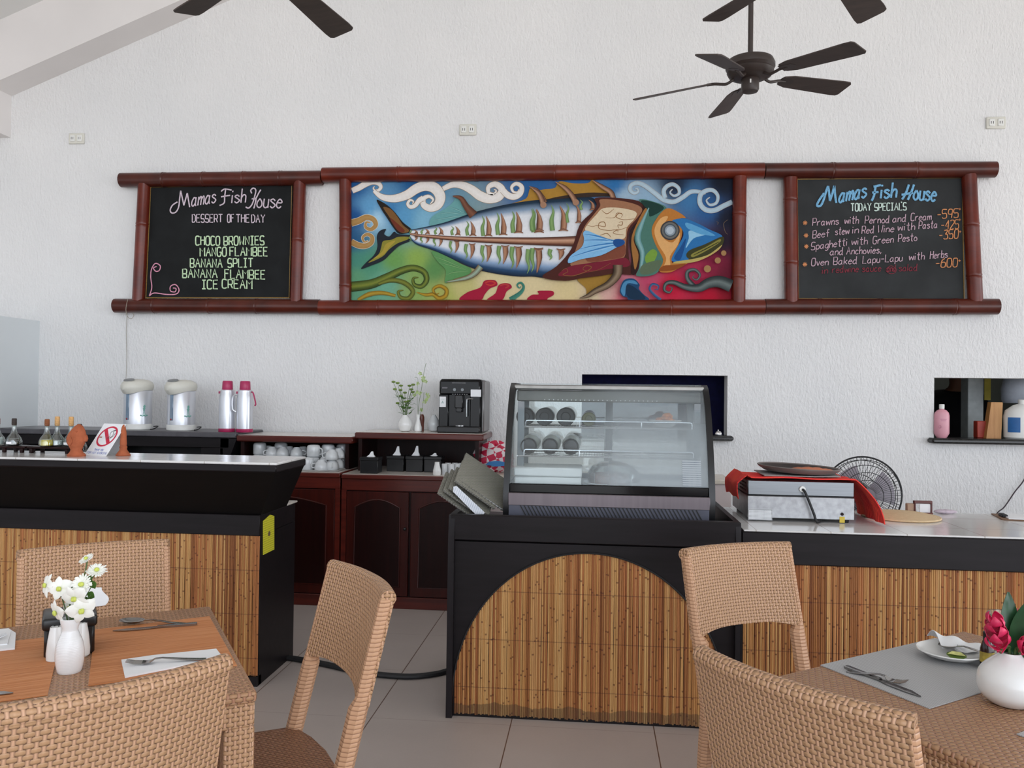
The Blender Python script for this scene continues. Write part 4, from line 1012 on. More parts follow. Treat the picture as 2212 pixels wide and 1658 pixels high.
US, LS = 1.233, 1.103
for px, r, mt, lab in [(1134, .041, MT['dark_glass'], 'dark bottle lying on the upper fridge shelf, nearest the left side'), (1176, .042, MT['dark_glass'], 'dark bottle lying on the upper fridge shelf, second from the left side'), (1222, .043, MT['dark_glass'], 'dark bottle lying on the upper fridge shelf, just left of the olive bottle'), (1272, .033, MT['olive_glass'], 'smaller olive bottle lying on the upper fridge shelf')]:
    lying_bottle(px, 885, 3.76, r, .27, mt, 1, lab, US + r)
pj = pm('cloudy_clear_plastic', c(206, 208, 200), .2, var=.05)
for px, lab in [(1142, 'clear jar with black lid lying on the lower fridge shelf, left of three'), (1188, 'clear jar with black lid lying on the lower fridge shelf, middle of three'), (1233, 'clear jar with black lid lying on the lower fridge shelf, right of three')]:
    p = aY(px, 953, 3.72); z = LS + .043
    r = thing('jar', lab, 'jar', (p.x, 3.72, LS), group='jars on the lower fridge shelf')
    part('lid', MB().lathe([(.020, 3.725), (.030, 3.727), (.033, 3.715), (.0375, 3.713), (.0375, 3.755), (.03, 3.756)], (p.x, 0, z - .005), 24, 'Y'), MT['black'], r, True)
    part('body', MB().lathe([(.03, 3.756), (.032, 3.77), (.0425, 3.80), (.0425, 3.97), (.036, 3.985)], (p.x, 0, z), 24, 'Y'), pj, r, True)
p = aY(1180, 1025, 3.66)
r = thing('foam_box', 'white foam box with lid on the fridge floor, under the jars', 'box', (p.x, 3.72, .968))
part('box', MB().box(FX0 + .04, aY(1256, 1020, 3.65).x, 3.64, 3.86, .968, 1.008, .006), MT['white_plastic'], r, True); part('lid', MB().box(FX0 + .038, aY(1257, 1020, 3.65).x, 3.637, 3.862, 1.010, 1.05, .006), MT['white_plastic'], r, True)
p = aY(1437, 900, 3.86)
r = thing('dish', 'white plate of orange fruit on the upper fridge shelf', 'plate', (p.x, 3.86, US))
part('plate', MB().lathe([(.03, 0), (.035, .004), (.078, .030), (.076, .033), (.03, .010)], (0, 0, 0), 28), MT['ceramic'], r)
m = MB()
for k in range(22):
    a = random.uniform(0, 6.28); d = random.uniform(0, .038); m.ball((d * math.cos(a), d * math.sin(a), .026 + random.uniform(0, .045) * (1 - d / .06)), .016, .014, .012, 8, 5)
part('fruit', m, pm('orange_fruit', c(232, 128, 36), .5, var=.3, vs=60), r)
p = aY(1325, 1040, 3.745)
r = thing('cake_stand', 'brown cake on a plate under a clear dome, on the fridge floor', 'cake', (p.x, 3.745, .968))
part('plate', MB().lathe([(.06, 0), (.07, .003), (.135, .012), (.134, .016), (.06, .007)], (0, 0, 0), 32), MT['ceramic'], r)
part('cake', MB().lathe([(.085, .008), (.09, .012), (.09, .046), (.082, .052)], (-.02, 0, 0), 28), pm('brown_cake', c(140, 70, 36), .8, var=.25, vs=60), r)
part('dome', MB().lathe([(.118, .014), (.118, .055), (.10, .085), (.06, .103), (.014, .108), (.012, .112), (.056, .107), (.096, .089), (.114, .056), (.114, .014)], (0, 0, 0), 32, cap=False), MT['glass'], r)

# ================================================================ on the middle counter: menus
cov = weave('woven_grey_menu_cover', .0062, .0062, c(150, 148, 136), c(122, 120, 108), c(36, 34, 30), .6)


def menu(p0, label, L=.27, Wd=.21, th=.012, a=43, col=None):
    e2 = Vector((.05, .88, .46)).normalized(); e1 = Vector((math.cos(math.radians(a)), 0, -math.sin(math.radians(a)))); e1 = (e1 - e2 * e1.dot(e2)).normalized(); e3 = e1.cross(e2).normalized()
    if e3.z < 0: e3 = -e3
    M4 = Matrix(((e1.x, e2.x, e3.x, p0.x), (e1.y, e2.y, e3.y, p0.y), (e1.z, e2.z, e3.z, p0.z), (0, 0, 0, 1)))
    r = thing('menu_folder', label, 'menu', p0, group='menu folders leaning on the fridge'); r.matrix_world = M4
    part('cover', MB().box(0, L, .0, Wd, th - .003, th, .0008).box(0, L, 0, Wd, 0, .003, .0008).box(0, L, Wd - .004, Wd, 0, th, .001), cov, r)
    part('pages', MB().box(.004, L - .004, .003, Wd - .006, .0035, th - .0035), MT['paper'], r)
    m = MB()
    for k in range(16): m.tube([(.012 + k * (L - .02) / 15, -.001 + .0030 * math.cos(q), th / 2 + (th / 2 + .0008) * math.sin(q)) for q in [2 * PI * j / 8 for j in range(8)]], .0014, 5, True)
    part('spiral_binding', m, MT['cutlery'], r); return r


for k, (px, py, lab) in enumerate([(944, 1066, 'woven grey menu folder at the bottom left of the leaning stack'), (956, 1060, 'woven grey menu folder second from the bottom left of the leaning stack'), (968, 1055, 'woven grey menu folder in the middle of the leaning stack'), (981, 1040, 'woven grey menu folder just under the top one of the leaning stack')]):
    menu(aY(px, py, 3.52), lab, .22, .17, .009)
menu(aY(984, 1038, 3.54) + Vector((.0, 0, .004)), 'woven grey menu folder on top of the leaning stack', .29, .215, .012, 41)
p = aY(979, 1062, 3.515)
e1 = Vector((math.cos(.76), 0, -math.sin(.76)))
t = NT('printed_menu_page'); s = t.n('ShaderNodeSeparateXYZ'); t.l(t.coord('Object'), s.inputs[0]); l2 = t.M('LESS_THAN', t.M('FRACT', t.M('MULTIPLY', t.M('ADD', s.outputs[0], t.M('MULTIPLY', s.outputs[2], .3)), 130)), .3)
t.base(t.mix(t.M('MULTIPLY', l2, t.noise(t.coord('Object'), 40, 2)), c(226, 230, 236), c(90, 110, 140)), .8)
m = MB(); q = [p + Vector((0, 0, .022)), p, p + e1 * .17, p + e1 * .17 + Vector((.016, 0, .03)), p + e1 * .01 + Vector((.006, 0, .032))]; m.loft([q, [v + Vector((.001, .002, .001)) for v in q]])
solo('menu_page', m, t.m, 'loose white printed menu page sticking out of the leaning menu folders', 'paper')

# ================================================================ red checked bag on the wall cupboard
t = NT('red_white_check'); uv = t.coord('Object', (1, 1, 1), (0, .35, .5)); ck = t.n('ShaderNodeTexChecker'); t.l(uv, ck.inputs[0]); ck.inputs[1].default_value = c(196, 34, 72); ck.inputs[2].default_value = c(222, 210, 212); ck.inputs['Scale'].default_value = 24
t.base(ck.outputs[0], .6)
pb = aY(1068, 1008, 5.5)
r = thing('checked_bag', 'crumpled red and white checked bag on the pale cupboard', 'bag', (pb.x, 5.52, .84))
m = MB(); R = []
for i in range(13):
    a = PI * i / 12; ring = []
    for k in range(28):
        th = 2 * PI * k / 28; f = 1 + .13 * math.sin(3 * th + .5 * i) + .09 * math.sin(5 * th - 1.1 * i) + .06 * math.sin(9 * th + 2.3 * i) + .03 * random.uniform(-1, 1)
        ring.append((.135 * math.sin(a) * math.cos(th) * f, .10 * math.sin(a) * math.sin(th) * f, max(.095 - .105 * math.cos(a) * (1 + .16 * math.sin(2 * th + .6) + .06 * math.sin(6 * th)), 0)))
    R.append(ring)
m.loft(R); part('bag', m, t.m, r, angle=60)
part('lining', MB().loft([[(-.05, -.105, .06), (.02, -.112, .05), (.09, -.10, .055), (.10, -.095, .075), (.03, -.105, .088), (-.03, -.10, .08)], [(-.05, -.09, .06), (.02, -.09, .05), (.09, -.085, .055), (.10, -.08, .075), (.03, -.09, .088), (-.03, -.085, .08)]]), pm('blue_lining', c(44, 116, 176), .6), r)

# ================================================================ on the back wall shelf level: water pots, flasks
gp = pm('satin_silver_body', c(214, 216, 222), .28, .55, var=.03)


def water_pot(px, label):
    p = aY(px, 928, 5.45); r = thing('water_pot', label, 'electric water pot', (p.x, 5.45, 1.093), math.radians(-15), group='electric water pots')
    part('base', MB().lathe([(.092, 0), (.097, .004), (.097, .036), (.094, .040)], seg=32), MT['white_plastic'], r)
    part('body', MB().lathe([(.0935, .039), (.0935, .272), (.090, .278)], seg=36), gp, r)
    m = MB()
    rings = []
    for z, rx, fr_, sl in ((.276, .090, 0, 0), (.279, .097, .10, .030), (.300, .103, .30, .020), (.318, .103, .30, .008), (.336, .094, .20, 0), (.350, .068, .08, 0), (.356, .03, 0, 0)):
        rings.append([(rx * math.cos(a) * (1 - .25 * fr_ * max(-math.sin(a), 0)), rx * math.sin(a) * (1 + fr_ * max(-math.sin(a), 0)), z - sl * max(-math.sin(a), 0) ** 2) for a in [2 * PI * k / 36 for k in range(36)]])
    m.loft(rings); part('lid', m, MT['cream_plastic'], r)
    part('control_panel', MB().loft([[(.045 * math.cos(a), -.084 + .024 * math.sin(a), .347 + .35 * .024 * math.sin(a)) for a in [2 * PI * k / 20 for k in range(20)]], [(.043 * math.cos(a), -.084 + .022 * math.sin(a), .3525 + .35 * .022 * math.sin(a)) for a in [2 * PI * k / 20 for k in range(20)]]]), pm('grey_panel', c(120, 122, 122), .4), r)
    part('level_gauge', MB().box(-.014, .014, -.0965, -.088, .07, .255, .004), pm('blue_grey_gauge', c(120, 140, 160), .1), r)
    part('gauge_ball', MB().ball((0, -.0975, .078), .006), pm('red_dot', c(150, 50, 60), .4), r)
    part('feet', MB().lathe([(.08, -.0), (.08, .004)], seg=20), MT['rubber'], r) if False else None
    m = MB()
    def cyl(a, z): return (.0942 * math.sin(a), -.0942 * math.cos(a), z)
    A0 = math.radians(66)
    for tr_, h, lean in ((0, .062, .10), (.16, .045, -.08)):
        m.tube([cyl(A0 + tr_ + lean * k / 4, .105 + h * k / 4) for k in range(5)], .0018, 5)
        for q in range(6):
            an = 2 * PI * q / 6; m.tube([cyl(A0 + tr_ + lean + .11 * k / 3 * math.cos(an), .105 + h + .014 * k / 3 * math.sin(an) - .004 * (k / 3) ** 2) for k in range(4)], [.0032, .0036, .0026, .001], 5)
    m.tube([cyl(A0 - .2 + .06 * k, .100 + .004 * math.sin(k * 1.7)) for k in range(10)], .004, 5)
    part('palm_print', m, pm('teal_print', c(120, 176, 164), .5), r)
    m = MB(); m.tube(cr([(.06, .085, .02), (.085, .10, .022), (.11, .07, .018), (.118, .03, .006), (.116, 0, .004)], 4), .0035, 6); part('cord', m, MT['rubber'], r)
    return r


water_pot(297, 'silver and white electric water pot under the hanging string, left of the two')
water_pot(391, 'silver and white electric water pot nearer the pink flasks, right of the two')
pk = pm('magenta_plastic', c(170, 40, 88), .35)
for px, lab, handle in [(490, 'silver vacuum flask with pink cap, beside the right water pot', False), (528, 'silver vacuum flask with pink cap and pink side handle', True)]:
    p = aY(px, 932, 5.36); r = thing('vacuum_flask', lab, 'flask', (p.x, 5.36, 1.093), group='vacuum flasks')
    part('base_ring', MB().lathe([(.055, 0), (.057, .003), (.056, .022), (.054, .024)]), pk, r)
    part('body', MB().lathe([(.054, .023), (.054, .235), (.048, .262), (.046, .285), (.034, .292)], seg=28), gp, r)
    part('cap', MB().lathe([(.036, .288), (.037, .29), (.034, .345), (.030, .350)]), pk, r)
    part('collar', MB().box(-.062, -.046, -.008, .008, .262, .278, .002), pk, r)
    if handle:
        part('side_handle', MB().tube(cr([(.046, 0, .275), (.062, -.01, .268), (.078, -.012, .215), (.082, -.012, .188), (.074, -.012, .185)], 5), .005, 8), pk, r)
        part('grip', MB().tube(cr([(-.045, -.03, .255), (-.068, -.04, .24), (-.070, -.04, .16), (-.05, -.03, .14)], 5), .0055, 8), gp, r)

# ================================================================ right cabinet top: coffee machine, vases
pc = aY(993, 934, 5.42)
r = thing('coffee_machine', 'black bean to cup coffee machine on the right cabinet', 'coffee machine', (pc.x, 5.55, 1.112), math.radians(0))
W2 = .142
part('body', MB().box(-W2, W2, -.13, .17, 0, .362, .012).box(-W2 + .002, W2 - .002, -.155, -.10, .255, .355, .012).box(-W2, -.075, -.15, -.10, .03, .26, .006).box(.07, W2, -.15, -.10, .03, .26, .006), MT['black_gloss'], r)
part('drip_tray', MB().box(-W2 - .006, W2 + .002, -.185, -.10, 0, .045, .008), MT['black'], r)
part('right_side', MB().box(W2, W2 + .022, -.12, .17, .004, .355, .008), pm('grey_side_panel', c(110, 108, 108), .3, .3), r)
part('spout', MB().box(-.03, .026, -.175, -.12, .165, .255, .006).box(-.022, .018, -.17, -.13, .14, .17, .004), MT['black'], r)
for x in (-.033, .02): part('dial', MB().lathe([(.011, -.160), (.011, -.168), (.009, -.170)], (x, 0, .29), 20, 'Y'), pm('grey_dial', c(120, 124, 126), .3, .3), r)
part('steam_wand', MB().tube(cr([(.092, -.155, .228), (.06, -.165, .228), (.052, -.168, .215), (.052, -.168, .11)], 5), .004, 8), MT['chrome'], r)
part('price_card', MB().box(.076, .146, -.160, -.1585, .245, .293), MT['paper'], r, label='white paper notice')
o = part('rating_card', MB().box(-.137, -.093, -.1545, -.153, .172, .243), MT['paper'], r, label='white energy rating card with letter A')
part('letter', MB().tube([(-.122, -.1555, .197), (-.1155, -.1555, .213), (-.109, -.1555, .197)], .0013, 5).tube([(-.119, -.1555, .202), (-.112, -.1555, .202)], .0011, 5).tube([(-.128, -.1555, .224), (-.104, -.1555, .224)], .0006, 4), pm('green_ink', c(60, 140, 120), .6), o)
part('brand_plate', MB().box(-.12, -.082, -.1575, -.155, .296, .308, .002), pm('grey_plate', c(96, 94, 98), .3), r)
m = MB()
for k in range(16): m.box(-.052 + k * .0058, -.0485 + k * .0058, -.1565, -.1552, .334, .3375)
for k in range(7): m.box(-.05 + k * .016, -.042 + k * .016, -.1562, -.155, .258, .261)
part('panel_print', m, pm('grey_print', c(150, 150, 152), .5), r)
part('cup_rest', MB().lathe([(.036, 0), (.036, .004)], (0, -.13, .045), 20), MT['chrome'], r)


def ball_vase(r_, h, neck, px, py, y, label, mat, z):
    p = aY(px, py, y)
    b0 = MB().lathe([(r_ * .45, 0), (r_ * .75, h * .06), (r_, h * .36), (r_ * .93, h * .55), (r_ * .62, h * .8), (neck, h * .95), (neck * 1.02, h), (neck * .8, h), (neck * .8, h * .9)], (p.x, y, z), 28)
    return solo('vase', b0, mat, label, 'vase', 'small vases on the right cabinet', at=(p.x, y, z))


HZ = 1.112
p = aY(875, 930, 5.46)
r = thing('flower_vase', 'round white vase of green button chrysanthemums on the right cabinet', 'vase', (p.x, 5.46, HZ))
part('vase', MB().lathe([(.022, 0), (.036, .006), (.049, .04), (.046, .062), (.032, .09), (.018, .108), (.018, .112), (.014, .112), (.014, .10)], seg=28), MT['ceramic'], r)
m = MB(); fl = MB(); lf = MB()
random.seed(3)
for (dx, dz) in [(-.082, .335), (-.055, .328), (-.035, .31), (-.068, .285), (-.033, .28), (-.012, .262), (.022, .31), (.05, .318), (.048, .268), (-.055, .19), (.0, .20), (.02, .205), (-.03, .24), (.035, .285)]:
    y = random.uniform(-.03, .03); tip = Vector((dx, y, dz))
    m.tube(cr([(random.uniform(-.006, .006), 0, .06), (dx * .35, y * .4, .06 + (dz - .06) * .5), tip], 4), .0016, 5)
    fl.lathe([(.002, -.004), (.011, -.002), (.015, .003), (.012, .009), (.004, .011)], tip, 12)
for k in range(46):
    a = random.uniform(0, 6.28); h = random.uniform(.115, .24); d = random.uniform(.008, .03 + (h - .1) * .28); c0 = Vector((d * math.cos(a), d * math.sin(a) * .8, h)); dr = Vector((math.cos(a), math.sin(a), random.uniform(-.3, .9))).normalized(); s_ = dr.cross(Vector((0, 0, 1))).normalized(); L = random.uniform(.022, .045)
    P = [c0, c0 + dr * L * .4 + s_ * .010, c0 + dr * L, c0 + dr * L * .4 - s_ * .010]; lf.loft([P, [q + Vector((0, 0, .0012)) for q in P]])
part('stems', m, MT['stem'], r); part('blooms', fl, pm('green_button_bloom', c(110, 134, 62), .7, var=.3, vs=90), r); part('leaves', lf, MT['leaf'], r)
p = aY(903, 930, 5.47)
r = thing('flower_vase', 'slim white vase with a tall pale orchid spray on the right cabinet', 'vase', (p.x, 5.47, HZ))
part('vase', MB().lathe([(.020, 0), (.026, .006), (.026, .03), (.017, .06), (.011, .09), (.015, .118), (.012, .118), (.008, .09)], seg=24), MT['ceramic'], r)
part('stem', MB().tube(cr([(0, 0, .05), (0, 0, .16), (.018, 0, .28), (.038, 0, .42), (.05, 0, .47)], 5), .0016, 6).tube(cr([(0, 0, .08), (.03, -.01, .17), (.04, -.01, .27)], 5), .0014, 6).tube(cr([(0, 0, .1), (-.01, 0, .25), (-.006, 0, .36), (-.03, 0, .372)], 5), .001, 5), MT['stem'], r)
m = MB()
for (dx, dz) in [(.012, .398), (.034, .37), (.048, .345), (.03, .352), (-.005, .33), (-.01, .27), (.01, .262), (-.03, .25), (.062, .255), (.06, .22), (.07, .24), (.02, .15), (.045, .205)]:
    for k in range(5):
        a = 2 * PI * k / 5 + dx * 50; d = Vector((math.cos(a), -.4, math.sin(a))).normalized(); s_ = Vector((-math.sin(a), 0, math.cos(a))); c0 = Vector((dx, random.uniform(-.02, .02), dz)); P = [c0, c0 + d * .009 + s_ * .006, c0 + d * .017, c0 + d * .009 - s_ * .006]; m.loft([P, [q + Vector((0, .001, 0)) for q in P]])
part('orchid_blooms', m, MT['leaf_pale'], r)
p = aY(911, 930, 5.50)
m = MB(); m.loft([[(p.x + off + rx * math.cos(a), 5.50 + rx * .8 * math.sin(a), HZ + z) for a in [2 * PI * k / 14 for k in range(14)]] for z, rx, off in ((0, .013, .002), (.02, .012, .003), (.05, .015, .0), (.08, .023, -.005), (.10, .021, -.004), (.118, .016, -.006))])
solo('vase', m, pm('dark_red_wood', c(92, 40, 24), .35), 'small carved dark red vase behind the slim white vase', 'vase', 'small vases on the right cabinet')
ball_vase(.043, .115, .014, 937, 930, 5.54, 'round white vase half hidden behind the coffee machine', MT['ceramic_grey'], HZ)
p = aY(916, 878, 5.50)
# ================================================================ cups on the left cabinet
p = aY(690, 1006, 5.2)
m = MB().box(-2.34, -1.645, 5.12, 5.50, .858, .866, .003); solo('tray', m, pm('grey_tray', c(150, 148, 146), .4), 'flat grey tray under the white cups on the left cabinet', 'tray')
cup = thing('cup', 'white cup turned upside down among the crowded cups on the left cabinet', 'cup', (0, 0, 0), group='white cups on the left cabinet')
part('bowl', MB().lathe([(.042, 0), (.043, .002), (.042, .022), (.036, .045), (.024, .056), (.022, .064), (.019, .064), (.018, .058)], seg=28), MT['ceramic_grey'], cup)
part('handle', MB().tube(cr([(.040, 0, .014), (.058, 0, .016), (.060, 0, .036), (.035, 0, .044)], 4), .0042, 8), MT['ceramic_grey'], cup)
mug = thing('mug', 'tall white mug turned upside down among the crowded cups on the left cabinet', 'mug', (0, 0, 0), group='white mugs on the left cabinet')
part('bowl', MB().lathe([(.043, 0), (.044, .002), (.044, .062), (.040, .072), (.034, .076), (.030, .076), (.029, .072)], seg=28), MT['ceramic_grey'], mug)
part('handle', MB().tube(cr([(.042, 0, .016), (.064, 0, .020), (.064, 0, .05), (.042, 0, .056)], 4), .0045, 8), MT['ceramic_grey'], mug)
CUPS = [(0, 700, 5.17, 0), (0, 735, 5.24, 0), (1, 735, 5.33, 0)]
used = {'c': False, 'm': False}; random.seed(11)


def put_cup(kind, x, y, z):
    pr_ = cup if kind == 'c' else mug; rz = random.uniform(0, 6.28)
    if not used[kind]: used[kind] = True; pr_.location = (x, y, z); pr_.rotation_euler = (0, 0, rz); return
    dup(pr_, (x, y, z), rz)


T0 = .866
for (px, y, kind, lv) in [(694, 5.165, 'c', 1), (664, 5.175, 'm', 1), (731, 5.20, 'c', 2), (762, 5.215, 'c', 2), (706, 5.265, 'm', 1), (676, 5.275, 'm', 2), (647, 5.255, 'c', 1), (641, 5.35, 'c', 2), (612, 5.36, 'c', 2), (587, 5.36, 'c', 2), (561, 5.40, 'm', 2), (624, 5.44, 'c', 2), (655, 5.44, 'c', 2), (606, 5.45, 'm', 2), (580, 5.46, 'c', 2), (684, 5.37, 'c', 2), (708, 5.36, 'm', 2), (738, 5.33, 'c', 2), (765, 5.32, 'c', 1), (720, 5.45, 'c', 2), (748, 5.44, 'm', 2)]:
    x = max(-2.30, min(aY(px, 980, y).x, -1.705))
    for k in range(lv): put_cup(kind, x + random.uniform(-.004, .004) * k, y, T0 + k * (.0655 if kind == 'c' else .0775))

# tissue boxes and shakers on the right cabinet worktop
tb = MT['black_wood_v']
for (px, y, lab, up) in [(802, 5.19, 'black tissue box at the front left of the right cabinet shelf', .035), (858, 5.36, 'black tissue box in the row behind, left of three, on the right cabinet shelf', .06), (899, 5.36, 'black tissue box in the row behind, middle of three, on the right cabinet shelf', .065), (938, 5.36, 'black tissue box in the row behind, right of three, on the right cabinet shelf', .02)]:
    p = aY(px, 985, y); r = thing('tissue_box', lab, 'tissue box', (p.x, y, .852), group='tissue boxes on the right cabinet')
    part('box', MB().box(-.058, .058, -.058, .058, 0, .085, .004), MT['black'], r); part('lid', MB().box(-.061, .061, -.061, .061, .082, .105, .004), MT['black'], r)
    m = MB(); m.loft([[(-.03, -.01, .104), (.025, -.012, .104), (.025, .012, .104), (-.03, .012, .104)], [(-.012, -.004, .104 + up * .4), (.016, -.006, .104 + up * .35), (.015, .008, .104 + up * .4), (-.010, .008, .104 + up * .45)], [(.0, 0, .104 + up), (.012, 0, .104 + up), (.012, .004, .104 + up), (.0, .004, .104 + up)]])
    part('tissue', m, MT['paper'], r)
p = aY(944, 1012, 5.14)
solo('shaker', MB().lathe([(.023, 0), (.026, .004), (.026, .03), (.018, .06), (.0155, .074), (.0155, .082), (.012, .084)], (p.x, 5.14, .852), 24), MT['ceramic'], 'white waisted shaker standing in front of the row of cylinders', 'shaker', 'white shakers on the right cabinet', at=(p.x, 5.14, .852))
for k, (px, y, lab) in enumerate([(961, 5.19, 'white cylinder shaker nearest the waisted one'), (975, 5.185, 'white cylinder shaker second from the waisted one'), (989, 5.20, 'white cylinder shaker third from the waisted one, partly behind the menus'), (1001, 5.19, 'white cylinder shaker fourth from the waisted one, behind the menus'), (1014, 5.185, 'white cylinder shaker near the red checked bag'), (1024, 5.22, 'white cylinder shaker last of the row, beside the red checked bag'), (968, 5.26, 'white cylinder shaker in the back row at its left end'), (983, 5.27, 'white cylinder shaker in the back row, middle'), (996, 5.27, 'white cylinder shaker in the back row at its right end')]):
    p = aY(px, 1005, y); solo('shaker', MB().lathe([(.0195, 0), (.021, .003), (.021, .066), (.018, .070)], (p.x, y, .852), 20), MT['ceramic_grey'], lab, 'shaker', 'white shakers on the right cabinet', at=(p.x, y, .852))

# ================================================================ on the bar
BZ = 1.0605
pf = aZ(166, 985, BZ)
r = thing('fish_ornament', 'terracotta fish head ornament on the bar beside the no smoking sign', 'ornament', (pf.x, pf.y, BZ))
rings = []
for z, w, dpt, off in ((0, .044, .034, 0), (.006, .046, .036, 0), (.018, .032, .028, -.002), (.03, .026, .022, -.002), (.045, .034, .024, -.003), (.062, .045, .028, -.004), (.085, .048, .028, -.003), (.105, .044, .026, .002), (.125, .033, .022, .006), (.142, .018, .016, .008), (.150, .006, .006, .008)):
    rings.append([(off + w * math.cos(a) * (1 if math.cos(a) < 0 else .9), dpt * math.sin(a), z) for a in [2 * PI * k / 20 for k in range(20)]])
part('body', MB().loft(rings), MT['terracotta'], r)
part('fin', MB().loft([[(.030, -.008, .108), (.046, -.007, .098), (.051, -.006, .083), (.047, -.005, .07), (.030, -.008, .072)], [(.030, .008, .108), (.046, .007, .098), (.051, .006, .083), (.047, .005, .07), (.030, .008, .072)]]), MT['terracotta'], r)
part('eye', MB().ball((.012, -.026, .118), .004).tube(cr([(-.02, -.024, .05), (-.005, -.031, .07), (-.015, -.031, .095)], 4), .002, 5), MT['terracotta'], r)
for px, py, lab in [(266, 984, 'terracotta pointed ornament right of the no smoking sign'), (237, 978, 'terracotta ornament mostly hidden behind the no smoking sign')]:
    p = aZ(px, py, BZ + (.0 if px > 250 else 0)); 
    if px < 250: p.y += .06
    m = MB().lathe([(.031, 0), (.034, .003), (.028, .012), (.017, .028), (.016, .036), (.018, .042), (.014, .048), (.016, .056), (.014, .085), (.013, .11), (.009, .135), (.003, .148)] if px > 250 else [(.031, 0), (.034, .003), (.028, .012), (.017, .028), (.014, .05), (.012, .07)], p, 22)
    solo('ornament', m, MT['terracotta'], lab, 'ornament', 'terracotta ornaments on the bar', at=p)
# no smoking tent sign
bl = aZ(182, 982, BZ); br = aZ(229, 985, BZ); e1 = (br - bl); upv = Vector((.070, .045, .150))
nr = e1.cross(upv).normalized()
if nr.y > 0: nr = -nr
r = thing('no_smoking_sign', 'white tent card with a red no smoking circle on the bar', 'sign', bl)
def sg(u, v, o=0.0): return e1 * u + upv * v + nr * o
part('front_card', MB().loft([[sg(0, 0), sg(1, 0), sg(1, 1), sg(0, 1)], [sg(0, 0, -.0012), sg(1, 0, -.0012), sg(1, 1, -.0012), sg(0, 1, -.0012)]]), MT['paper'], r)
bk = Vector((.004, .125, 0)); P = [sg(0, 1, -.0012), sg(1, 1, -.0012), e1 + bk, bk]; part('back_card', MB().loft([P, [q + Vector((0, .001, 0)) for q in P]]), MT['paper'], r)
red = pm('red_ink', c(200, 36, 66), .6); blk = pm('black_ink', c(30, 32, 36), .6); blu = pm('blue_ink', c(60, 90, 176), .6)
cx, cy, ra, rb = .5, .60, .40, .32
m = MB(); n = 40
def el(a, s): return (cx + ra * s * math.cos(a), cy + rb * s * math.sin(a))
m.loft([[sg(*el(2 * PI * k / n, 1.0), .0006) for k in range(n)], [sg(*el(2 * PI * k / n, .84), .0006) for k in range(n)]], False)
a1, a2 = math.radians(132), math.radians(-48)
p1, p2 = el(a1, .92), el(a2, .92); m.loft([[sg(p1[0] - .05, p1[1] - .03, .0008), sg(p1[0] + .05, p1[1] + .03, .0008)], [sg(p2[0] - .05, p2[1] - .03, .0008), sg(p2[0] + .05, p2[1] + .03, .0008)]], False, False)
part('prohibition_circle', m, red, r)
m = MB()
for P in [[(.55, .54), (.62, .60), (.58, .66), (.56, .72), (.62, .78), (.70, .80)], [(.62, .54), (.72, .62), (.70, .70), (.66, .76), (.74, .80)], [(.68, .54), (.78, .64), (.77, .72)]]: m.tube([sg(a, b2, .0008) for a, b2, _ in cr([(q[0], q[1], 0) for q in P], 4)], .0013, 5, flat=nr)
part('smoke_mark', m, blk, r)
m = MB(); m.loft([[sg(.18, .55, .0007), sg(.30, .55, .0007)], [sg(.18, .585, .0007), sg(.30, .585, .0007)]], False, False); part('filter_mark', m, pm('brown_print', c(176, 110, 70), .6), r)
m = MB(); m.tube([sg(.30, .55, .0007), sg(.56, .55, .0007), sg(.56, .585, .0007), sg(.30, .585, .0007)], .0004, 4, True); part('cigarette_mark', m, pm('grey_ink', c(170, 170, 172), .6), r)
def sgtext(mb, text, u0, u1, v0, cap):
    gs = [glyph(ch) for ch in text if ch != ' ']; words = text.split(' '); tot = 0; xs = []
    for wd_ in words:
        for ch in wd_: xs.append(tot); tot += glyph(ch)[1] + 1.6
        tot += 4.2
    tot -= 5.8
    for (st, w), x in zip(gs, xs):
        for s_ in st: mb.tube([sg(u0 + (u1 - u0) * (x + q[0]) / tot, v0 + cap * q[1] / 9, .0006) for q in s_], .0007, 4, flat=nr)
m = MB(); sgtext(m, 'THANK YOU', .30, .72, .15, .06); sgtext(m, 'FOR NOT SMOKING', .06, .95, .055, .06); part('lettering', m, blu, r)


def cruet(px, py, y, label, liquid, stop, z, lvl=.4, tag_=False):
    p = aY(px, py, y); r = thing('oil_cruet', label, 'cruet', (p.x, y, z), group='glass cruets on the bar')
    pf_ = [(.028, .001), (.036, .006), (.037, .022), (.030, .040), (.016, .060), (.0105, .078), (.0105, .104), (.0125, .108)]
    part('bottle', MB().lathe(pf_ + [(a - .0015, b2) for a, b2 in reversed(pf_)], seg=22, cap=False), MT['glass'], r)
    part('liquid', MB().lathe([(.025, .003), (.033, .007), (.0345, .022), (.0345 - .3 * max(0, lvl * .08 - .022), max(.024, lvl * .08))], seg=22), liquid, r)
    h = .030 if stop is not MT['cork'] else .042
    part('stopper', MB().lathe([(.009, .100), (.0115, .104), (.0115, .104 + h * .85), (.010, .104 + h)], seg=14), stop, r)
    if tag_: part('tag', MB().loft([[(-.014, -.0350, .010), (.0, -.0376, .010), (.014, -.0350, .010)], [(-.014, -.0352, .021), (.0, -.0380, .021), (.014, -.0352, .021)]], False, False), MT['paper'], r)


